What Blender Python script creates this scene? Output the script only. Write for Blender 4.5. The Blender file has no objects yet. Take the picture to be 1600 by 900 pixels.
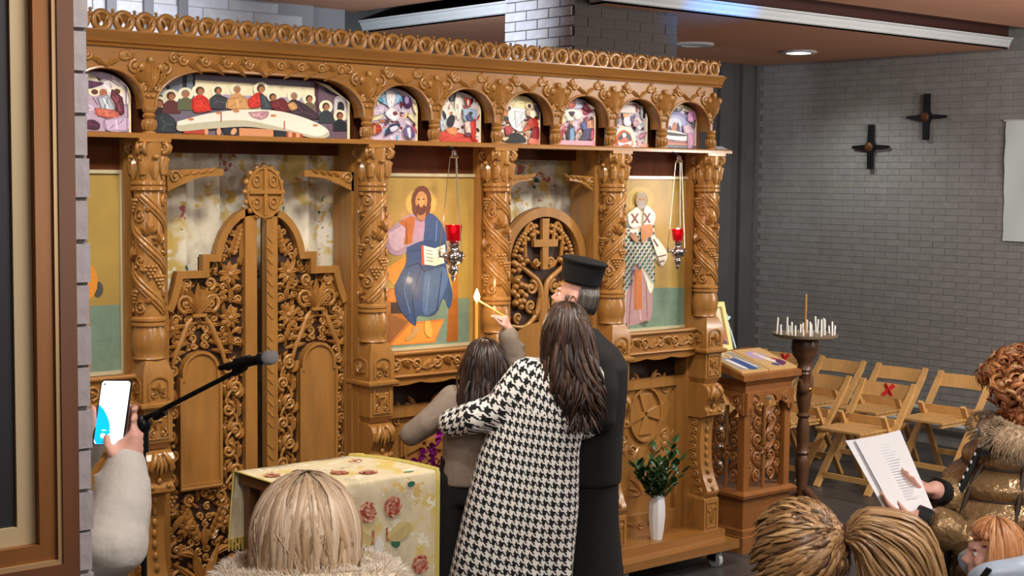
import bpy, bmesh, math, random
from mathutils import Vector, Matrix
random.seed(7)
SC = bpy.context.scene
COL = SC.collection
PI = math.pi
sin, cos = math.sin, math.cos

# ---------------------------------------------------------------- camera
cam_d = bpy.data.cameras.new('camera'); cam = bpy.data.objects.new('camera', cam_d); COL.objects.link(cam)
cam_d.sensor_width = 36.0; cam_d.lens = 51.93; cam_d.clip_start = 0.05
_R = Vector((0.76727325, -0.64124575, 0.00978003)); _U = Vector((0.04018972, 0.0632971, 0.99718517)); _B = Vector((-0.6400598, -0.76472045, 0.07433766))
cam.matrix_world = Matrix(((_R.x, _U.x, _B.x, 0), (_R.y, _U.y, _B.y, 0), (_R.z, _U.z, _B.z, 2.3), (0, 0, 0, 1)))
SC.camera = cam
# ---------------------------------------------------------------- world, lamps, exposure
w = bpy.data.worlds.new('world'); SC.world = w; w.use_nodes = True
w.node_tree.nodes['Background'].inputs[0].default_value = (0.9, 0.88, 0.85, 1)
w.node_tree.nodes['Background'].inputs[1].default_value = 0.05
SC.view_settings.view_transform = 'Standard'; SC.view_settings.look = 'None'
SC.view_settings.exposure = 0.4; SC.view_settings.gamma = 1.0; SC.view_settings.use_curve_mapping = False
def area(name, loc, size, power, col, target=None, sy=None, spread=PI):
    l = bpy.data.lights.new(name, 'AREA'); l.shape = 'RECTANGLE'; l.size = size; l.size_y = sy or size
    l.energy = power; l.color = col; l.spread = spread
    o = bpy.data.objects.new(name, l); COL.objects.link(o); o.location = loc
    d = (Vector(target) - Vector(loc)) if target else Vector((0, 0, -1))
    o.rotation_euler = d.to_track_quat('-Z', 'Y').to_euler(); return o
def spot(name, loc, target, power, col, ang, blend=.6, rad=.06):
    l = bpy.data.lights.new(name, 'SPOT'); l.energy = power; l.color = col; l.spot_size = math.radians(ang); l.spot_blend = blend; l.shadow_soft_size = rad
    o = bpy.data.objects.new(name, l); COL.objects.link(o); o.location = loc
    o.rotation_euler = (Vector(target) - Vector(loc)).to_track_quat('-Z', 'Y').to_euler(); return o
WARM = (1.0, .93, .82); COOL = (.86, .93, 1.0); NEUT = (1.0, .95, .89)
# unseen nave lamps: a ceiling row before the screen; the rest added as fill
for x in (1.9, 3.1, 4.3, 5.5): area('unseen_nave_light', (x, 4.55, 3.5), .28, 11, WARM, (x + .5, 6.1, 1.2), spread=1.75)
area('unseen_nave_light', (1.4, 1.2, 3.5), .7, 40, NEUT)  # unseen panels from here on, added to light the foreground heads and chairs
area('unseen_nave_light', (4.2, 1.2, 3.5), .7, 40, NEUT)
area('unseen_nave_light', (8.2, 3.4, 3.5), .7, 125, NEUT, (9.2, 6.2, .6))
area('unseen_nave_light', (1.0, -2.0, 3.5), 1.2, 50, NEUT)
area('unseen_nave_light', (5.0, -2.0, 3.5), 1.2, 50, NEUT)
area('fill_uplight', (2.0, -1.5, 2.2), .8, 45, NEUT, (2.0, -1.0, 4))  # unseen upward panels, added to brighten the ceiling and its bounce
area('fill_uplight', (-1.6, 2.6, 2.2), .8, 40, NEUT, (-1.0, 3.0, 4))
area('fill_uplight', (9.4, 3.0, 2.3), .8, 60, NEUT, (9.4, 7.0, 3.9))
# ---------------------------------------------------------------- materials
def lin(c):
    return tuple(((v / 255) / 12.92 if v / 255 <= .04045 else ((v / 255 + .055) / 1.055) ** 2.4) for v in c[:3]) + (1.0,)
MATS = {}
def mat(name, col, rough=.6, metal=0, noise=0, scale=8, stretch=None, bump=0, bscale=60, coat=0, emis=None, estr=0, attr=False, trans=0, spec=.5, alpha=1, detail=4, sss=0):
    if name in MATS: return MATS[name]
    m = bpy.data.materials.new(name); m.use_nodes = True; nt = m.node_tree; b = nt.nodes['Principled BSDF']; L = nt.links.new
    b.inputs['Roughness'].default_value = rough; b.inputs['Metallic'].default_value = metal
    b.inputs['Coat Weight'].default_value = coat; b.inputs['Coat Roughness'].default_value = .12
    b.inputs['Specular IOR Level'].default_value = spec; b.inputs['Transmission Weight'].default_value = trans; b.inputs['Alpha'].default_value = alpha
    b.inputs['Base Color'].default_value = lin(col)
    if sss: b.inputs['Subsurface Weight'].default_value = sss; b.inputs['Subsurface Radius'].default_value = (.012, .005, .003)
    tc = nt.nodes.new('ShaderNodeTexCoord'); src = None
    if attr:
        a = nt.nodes.new('ShaderNodeAttribute'); a.attribute_name = 'Col'; src = a.outputs['Color']; L(src, b.inputs['Base Color'])
    if noise:
        mp = nt.nodes.new('ShaderNodeMapping'); mp.inputs['Scale'].default_value = stretch or (1, 1, 1); L(tc.outputs['Object'], mp.inputs['Vector'])
        n = nt.nodes.new('ShaderNodeTexNoise'); n.inputs['Scale'].default_value = scale; n.inputs['Detail'].default_value = detail; n.inputs['Roughness'].default_value = .6
        L(mp.outputs['Vector'], n.inputs['Vector'])
        mr = nt.nodes.new('ShaderNodeMapRange'); mr.inputs[1].default_value = .28; mr.inputs[2].default_value = .72; mr.inputs[3].default_value = 1 - noise; mr.inputs[4].default_value = 1 + noise * .7
        L(n.outputs['Fac'], mr.inputs[0])
        mx = nt.nodes.new('ShaderNodeMix'); mx.data_type = 'RGBA'; mx.blend_type = 'MULTIPLY'; mx.inputs[0].default_value = 1
        if src: L(src, mx.inputs[6])
        else: mx.inputs[6].default_value = lin(col)
        L(mr.outputs[0], mx.inputs[7]); L(mx.outputs[2], b.inputs['Base Color'])
    if bump:
        n2 = nt.nodes.new('ShaderNodeTexNoise'); n2.inputs['Scale'].default_value = bscale; n2.inputs['Detail'].default_value = 3; L(tc.outputs['Object'], n2.inputs['Vector'])
        bp = nt.nodes.new('ShaderNodeBump'); bp.inputs['Strength'].default_value = bump; bp.inputs['Distance'].default_value = .01
        L(n2.outputs['Fac'], bp.inputs['Height']); L(bp.outputs['Normal'], b.inputs['Normal'])
    if emis: b.inputs['Emission Color'].default_value = lin(emis); b.inputs['Emission Strength'].default_value = estr
    MATS[name] = m; return m
OAK = mat('oak', (156, 109, 54), .3, noise=.22, scale=14, stretch=(1.2, 1.2, .18), bump=.05, bscale=40, coat=.25)
OAKX = mat('oak_long', (150, 102, 48), .3, noise=.22, scale=14, stretch=(.15, 1.2, 1.2), bump=.05, bscale=40, coat=.25)
CARV = mat('oak_carved', (160, 112, 56), .27, noise=.16, scale=20, bump=.06, bscale=70, coat=.35)
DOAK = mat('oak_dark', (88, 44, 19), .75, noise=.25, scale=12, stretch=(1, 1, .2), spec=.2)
VDARK = mat('oak_shadow_board', (52, 29, 15), .6, noise=.2, scale=10)  # near-black colour imitates the shade between carvings and inside recesses
CHW = mat('beech_chair', (214, 166, 102), .42, noise=.14, scale=16, stretch=(1, 1, .3), coat=.15)
WALN = mat('walnut_turned', (92, 60, 36), .4, noise=.2, scale=12, coat=.2)
LECT = mat('lectern_oak', (140, 88, 42), .36, noise=.22, scale=14, stretch=(1, 1, .25), coat=.25)
BRK = mat('painted_brick', (132, 130, 128), .75, noise=.14, scale=9, bump=.2, bscale=45, attr=True)
MORT = mat('mortar', (116, 114, 112), .9, noise=.2, scale=20)
GREYW = mat('grey_plaster', (78, 77, 76), .8, noise=.16, scale=4, bump=.15)
TERRA = mat('terracotta_ceiling', (206, 148, 118), .75, noise=.06, scale=2)
DBROWN = mat('dark_recess', (58, 24, 18), .8)  # dark colour stands in for the shade inside the ceiling gap
WHITE = mat('white_paint', (196, 198, 200), .5, noise=.04, scale=5)
FLOORM = mat('floor_tile', (66, 64, 64), .38, noise=.22, scale=6)
BLACKM = mat('black_metal', (16, 16, 18), .4, metal=.2)
CHROME = mat('chrome', (215, 215, 220), .15, metal=1)
BRASS = mat('brass', (200, 150, 70), .28, metal=1)
PAINT = mat('icon_paint', (200, 200, 200), .5, noise=.14, scale=30, attr=True, coat=.06)
PRINT = mat('printed_panel', (200, 200, 200), .5, noise=.06, scale=50, attr=True, coat=.15)
CREAM = mat('cream_edge', (236, 224, 184), .5)
HAIRM = mat('hair', (120, 90, 60), .4, attr=True, spec=.5)
def lockmat():
    m = bpy.data.materials.new('hair_lock'); m.use_nodes = True; nt = m.node_tree; b = nt.nodes['Principled BSDF']; L = nt.links.new; b.inputs['Roughness'].default_value = .36; b.inputs['Specular IOR Level'].default_value = .55
    uv = nt.nodes.new('ShaderNodeUVMap'); mp = nt.nodes.new('ShaderNodeMapping'); mp.inputs['Scale'].default_value = (16, 4, 1); L(uv.outputs[0], mp.inputs[0]); n = nt.nodes.new('ShaderNodeTexNoise'); n.inputs['Scale'].default_value = 1.6; n.inputs['Detail'].default_value = 3; L(mp.outputs[0], n.inputs['Vector'])
    mr = nt.nodes.new('ShaderNodeMapRange'); mr.inputs[1].default_value = .3; mr.inputs[2].default_value = .7; mr.inputs[3].default_value = .66; mr.inputs[4].default_value = 1.28; L(n.outputs['Fac'], mr.inputs[0])
    a = nt.nodes.new('ShaderNodeAttribute'); a.attribute_name = 'Col'; mx = nt.nodes.new('ShaderNodeMix'); mx.data_type = 'RGBA'; mx.blend_type = 'MULTIPLY'; mx.inputs[0].default_value = 1; L(a.outputs['Color'], mx.inputs[6]); L(mr.outputs[0], mx.inputs[7]); L(mx.outputs[2], b.inputs['Base Color'])
    bp = nt.nodes.new('ShaderNodeBump'); bp.inputs['Strength'].default_value = .35; bp.inputs['Distance'].default_value = .002; L(n.outputs['Fac'], bp.inputs['Height']); L(bp.outputs['Normal'], b.inputs['Normal']); return m
LOCKM = lockmat()
SKIN = mat('skin', (224, 168, 142), .5, noise=.08, scale=14, sss=.08)
SKINP = mat('skin_pale', (232, 178, 160), .5, noise=.08, scale=14, sss=.08)
EYEW = mat('eye_white', (235, 232, 228), .3)
EYED = mat('eye_dark', (30, 22, 18), .2)
BLK = mat('black_cloth', (15, 15, 17), .8, noise=.2, scale=30, bump=.1)
BLK2 = mat('black_wool', (12, 12, 13), .85, noise=.15, scale=30, bump=.1)
FELT = mat('black_felt', (9, 9, 10), .9)
TAUPE = mat('taupe_wool', (146, 131, 117), .85, noise=.12, scale=40, bump=.12, bscale=140)
KNIT = mat('offwhite_knit', (208, 204, 197), .85, noise=.06, scale=40, bump=.9, bscale=13)
FUR = mat('fur', (200, 180, 150), .9, attr=True, spec=.15, noise=.2, scale=60)
GOLDJ = mat('bronze_nylon', (156, 126, 88), .26, metal=.4, noise=.2, scale=9, bump=1.0, bscale=30)
BLUEJ = mat('pale_blue_nylon', (178, 194, 214), .4, noise=.08, scale=12, bump=.15, bscale=25)
PAPER = mat('paper', (240, 240, 243), .6)
GREENL = mat('leaf_green', (30, 76, 36), .38, noise=.3, scale=20, coat=.2)
CERAM = mat('white_ceramic', (236, 236, 240), .2, coat=.4)
RED = mat('red_glass', (170, 6, 20), .08, trans=.6, emis=(200, 6, 24), estr=.12, coat=.5)
FLAME = mat('flame', (255, 220, 150), .5, emis=(255, 214, 140), estr=28)
WAX = mat('wax', (232, 232, 226), .5)
BEESW = mat('beeswax', (222, 164, 70), .5, emis=(222, 150, 50), estr=.25)
MAGENTA = mat('orchid_petal', (186, 50, 176), .5, noise=.25, scale=60)
REDT = mat('red_tape', (214, 40, 44), .5)

# ---------------------------------------------------------------- mesh builder
OFF = {}
def lerp(a, b, t): return a + (b - a) * t
class MB:
    def __init__(s): s.v = []; s.f = []; s.c = []; s.col = None; s.uv = {}
    def add(s, vs, fs):
        n = len(s.v); s.v.extend(vs)
        for q in fs: s.f.append([i + n for i in q]); s.c.append(s.col)
    def box(s, x0, x1, y0, y1, z0, z1):
        s.add([(x0, y0, z0), (x1, y0, z0), (x1, y1, z0), (x0, y1, z0), (x0, y0, z1), (x1, y0, z1), (x1, y1, z1), (x0, y1, z1)],
              [(0, 3, 2, 1), (4, 5, 6, 7), (0, 1, 5, 4), (1, 2, 6, 5), (2, 3, 7, 6), (3, 0, 4, 7)])
    def bar(s, a, b, w, h, up=(0, 0, 1)):
        a = Vector(a); b = Vector(b); d = (b - a).normalized(); sd = d.cross(Vector(up))
        if sd.length < 1e-5: sd = d.cross(Vector((0, 1, 0)))
        sd.normalize(); u = sd.cross(d); vs = []
        for p in (a, b):
            for i, j in ((-1, -1), (1, -1), (1, 1), (-1, 1)): vs.append(tuple(p + sd * (i * w / 2) + u * (j * h / 2)))
        s.add(vs, [(0, 1, 2, 3), (7, 6, 5, 4), (0, 4, 5, 1), (1, 5, 6, 2), (2, 6, 7, 3), (3, 7, 4, 0)])
    def prism(s, poly, fn, d0, d1):
        n = len(poly); vs = [tuple(fn(a, b, d0)) for a, b in poly] + [tuple(fn(a, b, d1)) for a, b in poly]
        s.add(vs, [tuple(range(n))[::-1], tuple(range(n, 2 * n))] + [(i, (i + 1) % n, n + (i + 1) % n, n + i) for i in range(n)])
    def band(s, pts, wdt, fn, d0, d1, closed=False):
        # flat band of width wdt along a 2D polyline (left side), extruded
        n = len(pts); ins = []
        for i in range(n):
            p = pts[i]; a = pts[i - 1] if (i or closed) else pts[i]; b = pts[(i + 1) % n] if (i < n - 1 or closed) else pts[i]
            def nr(q, r):
                dx, dy = r[0] - q[0], r[1] - q[1]; l = math.hypot(dx, dy) or 1; return (-dy / l, dx / l)
            n1 = nr(a, p) if a != p else nr(p, b); n2 = nr(p, b) if b != p else n1
            m = (n1[0] + n2[0], n1[1] + n2[1]); l2 = max(.5, (1 + n1[0] * n2[0] + n1[1] * n2[1]))
            ins.append((p[0] + wdt * m[0] / l2, p[1] + wdt * m[1] / l2))
        vs = []
        for P, Q in zip(pts, ins): vs += [fn(P[0], P[1], d0), fn(P[0], P[1], d1), fn(Q[0], Q[1], d1), fn(Q[0], Q[1], d0)]
        fs = []; m = n if closed else n - 1
        for i in range(m):
            a = 4 * i; b = 4 * ((i + 1) % n)
            for k in range(4): fs.append((a + k, a + (k + 1) % 4, b + (k + 1) % 4, b + k))
        if not closed: fs += [(3, 2, 1, 0), (4 * n - 4, 4 * n - 3, 4 * n - 2, 4 * n - 1)]
        s.add([tuple(v) for v in vs], fs)
    def lathe(s, prof, n=16, c=(0, 0, 0), cap=True, a0=0, sq=1):
        vs = []; fs = []; m = len(prof)
        for r, z in prof:
            for k in range(n):
                a = 2 * PI * k / n + a0; vs.append((c[0] + r * cos(a), c[1] + r * sin(a) * sq, c[2] + z))
        for i in range(m - 1):
            for k in range(n): fs.append((i * n + k, i * n + (k + 1) % n, (i + 1) * n + (k + 1) % n, (i + 1) * n + k))
        if cap: fs += [tuple(range(n))[::-1], tuple(range((m - 1) * n, m * n))]
        s.add(vs, fs)
    def loft(s, rings, cap=True, close=True):
        n = len(rings[0]); vs = [tuple(p) for r in rings for p in r]; fs = []
        for i in range(len(rings) - 1):
            for k in range(n if close else n - 1): fs.append((i * n + k, i * n + (k + 1) % n, (i + 1) * n + (k + 1) % n, (i + 1) * n + k))
        if cap: fs += [tuple(range(n))[::-1], tuple(range(len(vs) - n, len(vs)))]
        s.add(vs, fs)
    def tube(s, pts, rad, n=6, cap=True, flat=None):
        P = [Vector(p) for p in pts]; m = len(P)
        if not hasattr(rad, '__len__'): rad = [rad] * m
        rings = []; ref = None
        for i in range(m):
            t = (P[min(i + 1, m - 1)] - P[max(i - 1, 0)])
            if t.length < 1e-9: t = Vector((0, 0, 1))
            t.normalize()
            if ref is None:
                ref = t.orthogonal() if flat is None else Vector(flat)
            u = ref - t * ref.dot(t)
            if u.length < 1e-6: u = t.orthogonal()
            u.normalize(); ref = u; v = t.cross(u)
            rings.append([P[i] + (u * cos(2 * PI * k / n) + v * sin(2 * PI * k / n)) * rad[i] for k in range(n)])
        s.loft(rings, cap)
    def ell(s, c, r, n=12, m=8, ax=None):
        if not hasattr(r, '__len__'): r = (r, r, r)
        X, Y, Z = ax if ax else (Vector((1, 0, 0)), Vector((0, 1, 0)), Vector((0, 0, 1))); c = Vector(c); vs = [tuple(c - Z * r[2])]; fs = []
        for i in range(1, m):
            t = -PI / 2 + PI * i / m
            for k in range(n):
                a = 2 * PI * k / n; vs.append(tuple(c + X * (r[0] * cos(t) * cos(a)) + Y * (r[1] * cos(t) * sin(a)) + Z * (r[2] * sin(t))))
        vs.append(tuple(c + Z * r[2])); L = len(vs) - 1
        for k in range(n):
            fs.append((0, 1 + (k + 1) % n, 1 + k)); fs.append((L, L - n + k, L - n + (k + 1) % n))
            for i in range(m - 2): a = 1 + i * n; fs.append((a + k, a + (k + 1) % n, a + n + (k + 1) % n, a + n + k))
        s.add(vs, fs)
    def ribbon(s, pts, ctr, w, th, n=8, u0=0):
        # flattened lock of hair: wide across, thin outwards from ctr, with its own UVs along the length
        P = [Vector(p) for p in pts]; m = len(P); base = len(s.v); L = 0
        for i in range(m):
            t = (P[min(i + 1, m - 1)] - P[max(i - 1, 0)]).normalized(); c = Vector((ctr[0], ctr[1], max(min(P[i].z, ctr[2] + .2), ctr[2]) if P[i].z > ctr[2] else P[i].z)) if False else Vector(ctr)
            if P[i].z < ctr[2]: c.z = P[i].z
            nn = P[i] - c; nn = nn - t * nn.dot(t); nn = nn.normalized() if nn.length > 1e-4 else t.orthogonal().normalized(); sd = t.cross(nn)
            f = i / (m - 1); k = min(1, .08 + f * 4) * (1 - .85 * max(0, (f - .55) / .45) ** 1.6)
            for j in range(n): a = 2 * PI * j / n; s.v.append(tuple(P[i] + sd * (w * k * cos(a)) + nn * (th * k * sin(a))))
            if i:
                L2 = L + (P[i] - P[i - 1]).length
                for j in range(n):
                    b0 = base + (i - 1) * n; b1 = base + i * n; s.uv[len(s.f)] = ((u0 + j / n, L), (u0 + (j + 1) / n, L), (u0 + (j + 1) / n, L2), (u0 + j / n, L2)); s.f.append([b0 + j, b0 + (j + 1) % n, b1 + (j + 1) % n, b1 + j]); s.c.append(s.col)
                L = L2
    # ---- carved ornament on a surface fn(a, b, depth)
    def leaf(s, fn, a, b, ang, L, W, d=.0, h=.012, curl=0):
        ca, sa = cos(ang), sin(ang); vs = []
        st = ((0, .18, .3), (.3, .9, .9), (.55, 1, 1), (.8, .6, .8), (1, .05, .35))
        for t, wv, hv in st:
            off = curl * L * t * t; x = a + ca * L * t - sa * off; y = b + sa * L * t + ca * off; px, py = -sa * W / 2 * wv, ca * W / 2 * wv
            vs += [fn(x + px, y + py, d), fn(x + px * .35, y + py * .35, d + h * hv), fn(x, y, d + h * hv * .6), fn(x - px * .35, y - py * .35, d + h * hv), fn(x - px, y - py, d)]
        fs = [(5 * i + k, 5 * i + k + 1, 5 * i + k + 6, 5 * i + k + 5) for i in range(4) for k in range(4)]
        s.add([tuple(v) for v in vs], fs)
    def path(s, fn, pts, r, d=0, n=6):
        m = len(pts)
        rr = r if hasattr(r, '__len__') else [r] * m
        s.tube([fn(p[0], p[1], d) for p in pts], rr, n)
    def spiral(s, fn, a, b, R, a0=0, turns=1.4, dr=1, r=.008, d=0.004, ball=True, N=18):
        pts = []; rr = []
        for i in range(N + 1):
            t = i / N; q = R * (1 - .78 * t); an = a0 + dr * turns * 2 * PI * t; pts.append((a + q * cos(an), b + q * sin(an))); rr.append(r * (1.1 - .35 * t))
        s.path(fn, pts, rr, d, 6)
        if ball: s.dome(fn, a, b, R * .3, d)
    def dome(s, fn, a, b, r, d=0, h=None, n=8):
        h = h or r; vs = []; fs = []
        for i in range(3):
            t = PI / 2 * i / 3
            for k in range(n): an = 2 * PI * k / n; vs.append(tuple(fn(a + r * cos(t) * cos(an), b + r * cos(t) * sin(an), d + h * sin(t))))
        vs.append(tuple(fn(a, b, d + h)))
        for i in range(2):
            for k in range(n): fs.append((i * n + k, i * n + (k + 1) % n, (i + 1) * n + (k + 1) % n, (i + 1) * n + k))
        for k in range(n): fs.append((2 * n + k, 2 * n + (k + 1) % n, 3 * n))
        s.add(vs, fs)
    def rosette(s, fn, a, b, R, n=8, d=0, h=.012, rot=0):
        for k in range(n): s.leaf(fn, a, b, rot + 2 * PI * k / n, R, R * .52, d, h)
        s.dome(fn, a, b, R * .27, d + h * .3, R * .25)
    def acanthus(s, fn, a, b, ang, L, d=0, h=.012, n=5, spread=1.9, W=.34):
        for k in range(n):
            t = k / (n - 1) - .5; l = L * (1 - abs(t) * .7)
            s.leaf(fn, a, b, ang + t * spread, l, L * W, d, h, curl=t * .9)
    def grapes(s, fn, a, b, R, d=0, rows=4):
        for i in range(rows):
            for k in range(rows - i): s.dome(fn, a + (k - (rows - i - 1) / 2) * R * 1.9, b - i * R * 1.6, R, d, R * 1.2, 7)
    def wheat(s, fn, a, b, ang, L, W, d=0, n=6):
        ca, sa = cos(ang), sin(ang)
        for i in range(n):
            t = i / n; x, y = a + ca * L * t, b + sa * L * t
            for sg in (-1, 1): s.leaf(fn, x, y, ang + sg * .55, L / n * 1.6, W * .45, d, .012)
        s.leaf(fn, a + ca * L * .95, b + sa * L * .95, ang, L / n * 1.4, W * .4, d, .012)
    def mesh(s, name, smooth=None, off=None, m=None):
        me = bpy.data.meshes.new(name)
        vs = s.v if off is None else [(v[0] - off[0], v[1] - off[1], v[2] - off[2]) for v in s.v]
        me.from_pydata(vs, [], s.f)
        if any(c is not None for c in s.c):
            at = me.color_attributes.new('Col', 'FLOAT_COLOR', 'CORNER'); arr = []
            for c, f in zip(s.c, s.f): arr.extend(list(c or (1, 1, 1, 1)) * len(f))
            at.data.foreach_set('color', arr)
        if s.uv:
            ul = me.uv_layers.new(name='UVMap'); arr = []
            for i, f in enumerate(s.f):
                q = s.uv.get(i); arr.extend([x for p in q for x in p] if q else [0.3, 0.3] * len(f))
            ul.data.foreach_set('uv', arr)
        bm = bmesh.new(); bm.from_mesh(me); bmesh.ops.recalc_face_normals(bm, faces=bm.faces); bm.to_mesh(me); bm.free()
        if smooth:
            me.polygons.foreach_set('use_smooth', [True] * len(me.polygons))
            if smooth < 3: me.set_sharp_from_angle(angle=smooth)
        if m: me.materials.append(m)
        return me
    def build(s, name, m, parent=None, smooth=None, base=None):
        off = OFF.get(parent.name) if parent else base
        me = s.mesh(name, smooth, off, m); o = bpy.data.objects.new(name, me); COL.objects.link(o)
        if parent: o.parent = parent; OFF[o.name] = OFF.get(parent.name, (0, 0, 0))
        elif base: o.location = base; OFF[o.name] = base
        return o
def inst(name, me, parent, loc=(0, 0, 0), rz=0, sc=None):
    o = bpy.data.objects.new(name, me); COL.objects.link(o); o.parent = parent; b = OFF.get(parent.name, (0, 0, 0))
    o.location = (loc[0] - b[0], loc[1] - b[1], loc[2] - b[2]); o.rotation_euler = (0, 0, rz)
    if sc: o.scale = sc
    OFF[o.name] = tuple(loc); return o
def tag(o, label=None, cat=None, group=None, kind=None):
    if label: o['label'] = label
    if cat: o['category'] = cat
    if group: o['group'] = group
    if kind: o['kind'] = kind
    return o
def thing(name, label, cat, loc=(0, 0, 0), rz=0, group=None, world=True):
    # world=True: parts are given in world coordinates; False: in the thing's own coordinates
    o = bpy.data.objects.new(name, None); COL.objects.link(o); o.location = loc; o.rotation_euler = (0, 0, rz); o.empty_display_size = .1
    OFF[o.name] = tuple(loc) if world else (0, 0, 0)
    return tag(o, label, cat, group)
def copy_tree(o, parent=None):
    c = o.copy(); COL.objects.link(c)
    if parent: c.parent = parent
    for ch in list(o.children): copy_tree(ch, c)
    return c
def arcpts(cx, cy, rx, ry, a0, a1, n=12):
    return [(cx + rx * cos(lerp(a0, a1, i / n)), cy + ry * sin(lerp(a0, a1, i / n))) for i in range(n + 1)]
def smoothpts(pts, n=6):
    # Catmull-Rom through 2D/3D points
    out = []; P = [Vector(p) for p in pts]
    for i in range(len(P) - 1):
        p0, p1, p2, p3 = P[max(i - 1, 0)], P[i], P[i + 1], P[min(i + 2, len(P) - 1)]
        for k in range(n):
            t = k / n; out.append(.5 * ((2 * p1) + (p2 - p0) * t + (2 * p0 - 5 * p1 + 4 * p2 - p3) * t * t + (3 * p1 - p0 - 3 * p2 + p3) * t ** 3))
    out.append(P[-1]); return [tuple(p) for p in out]
# ================================================================ the setting
XW, YB, ZC, ZS = 11.1, 9.6, 3.56, 3.41
m = MB(); m.box(-4, XW + .2, -4, YB + .2, -.1, 0); tag(m.build('floor', FLOORM, base=(3, 3, 0)), 'dark grey floor of the hall', 'floor', kind='structure')
fl = bpy.data.objects['floor']
tile = MB(); tile.box(-.296, .296, -.296, .296, 0, .004); tile_me = tile.mesh('floor_tile', m=FLOORM)
for i in range(7):
    for j in range(8):
        inst('floor_tile', tile_me, fl, (5.3 + i * .6, 2.9 + j * .6, 0))
m = MB(); m.box(-4, XW, -4, 6.66, ZC, ZC + .12); m.box(-4, 6.44, 6.66, YB, ZC, ZC + .12)
tag(m.build('ceiling', TERRA, base=(3, 3, ZC)), 'terracotta coloured main ceiling', 'ceiling', kind='structure')
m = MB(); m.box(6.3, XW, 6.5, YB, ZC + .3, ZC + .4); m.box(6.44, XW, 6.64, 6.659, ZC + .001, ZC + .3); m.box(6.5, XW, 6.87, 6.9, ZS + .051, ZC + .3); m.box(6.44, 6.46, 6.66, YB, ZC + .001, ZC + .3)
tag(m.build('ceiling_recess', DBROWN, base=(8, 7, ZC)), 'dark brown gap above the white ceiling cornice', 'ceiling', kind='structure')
m = MB(); m.box(6.5, XW, 6.86, YB, ZS, ZS + .05)
tag(m.build('ceiling_soffit', TERRA, base=(8, 8, ZS)), 'lowered terracotta ceiling panel edged by white cornice', 'ceiling', kind='structure')
# white cornices along the two edges of the lowered ceiling
prof = [(0, 0), (.0, .012), (-.014, .018), (-.018, .035), (-.03, .055), (-.036, .072), (-.052, .078), (-.052, .09), (0, .09)]
m = MB(); m.loft([[(6.5 + p, y, ZS - .004 + z) for p, z in prof] for y in (6.862, YB - .02)])
tag(m.build('trim_1', WHITE, base=(6.5, 8, ZS)), 'white moulded cornice on the left edge of the lowered ceiling', 'cornice', kind='structure')
m = MB(); m.loft([[(x, 6.86 + p, ZS - .004 + z) for p, z in prof] for x in (6.448, XW - .02)])
tag(m.build('trim_2', WHITE, base=(9, 6.86, ZS)), 'white moulded cornice with a blue glow running to the right wall', 'cornice', kind='structure')
def brickcol(base, var=.05):
    k = 1 + random.uniform(-var, var); b = lin(base); return (b[0] * k, b[1] * k, b[2] * k * random.uniform(.97, 1.05), 1)
# ---- right wall: mortar slab and bricks
m = MB(); m.box(XW, XW + .2, -4, YB + .2, 0, 3.9); wr = tag(m.build('wall_right', MORT, base=(XW, 3, 0)), 'grey painted brick wall on the right with two dark star crosses', 'wall', kind='structure')
def brick_meshes(base, sx, sy, sz, n=5):
    out = []
    for i in range(n):
        b = MB(); b.col = brickcol(base); b.box(-sx / 2, sx / 2, -sy / 2, sy / 2, -sz / 2, sz / 2); out.append(b.mesh('brick', m=BRK))
    return out
WB = (136, 134, 131); ch, bl = .0575, .245
bms = brick_meshes(WB, .006, bl - .005, ch - .0035); rest = MB(); cnt = 0; cand = []
for r in range(int(3.42 / ch)):
    z = (r + .5) * ch
    for k in range(16):
        y = 5.7 + (k + (r % 2) * .5) * bl; hb = min(bl / 2, YB - .06 - y)
        if hb > .02: cand.append((y - (bl / 2 - hb) / 2 if hb < bl / 2 else y, z, min(1, (bl / 2 + hb) / bl)))
cand.sort(key=lambda q: q[0] + (0 if .45 < q[1] < 2.0 else 1.6))
for y, z, k in cand:
    if cnt < 300: inst('brick', random.choice(bms), wr, (XW - .001, y, z), sc=(1, k, 1)); cnt += 1
    else: rest.col = brickcol(WB); rest.box(XW - .004, XW + .007, y - bl * k / 2 + .0025, y + bl * k / 2 - .0025, z - ch / 2 + .00175, z + ch / 2 - .00175)
for r in range(int(3.55 / .0575)):
    for k in range(20):
        y = 5.7 - (k + 1 - (r % 2) * .5) * bl; rest.col = brickcol(WB); rest.box(XW - .009, XW + .007, y - bl / 2 + .004, y + bl / 2 - .004, (r + .5) * ch - ch / 2 + .003, (r + .5) * ch + ch / 2 - .003)
tag(rest.build('brick_courses', BRK, wr), kind='stuff')
# heating pipes along the foot of the right wall
t = thing('heating_pipe', 'pair of white heating pipes low along the right wall behind the chairs', 'pipe', (XW - .06, 7, .2))
for z in (.325, .20):
    m = MB(); m.tube([(XW - .08, 4.5, z), (XW - .08, 9.5, z)], .022, 10); m.build('pipe', WHITE, t, 1)
for y in (5.2, 6.7, 8.2, 9.3):
    m = MB(); m.bar((XW - .045, y, .14), (XW - .045, y, .36), .02, .04); m.build('pipe_bracket', BLACKM, t)
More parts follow.
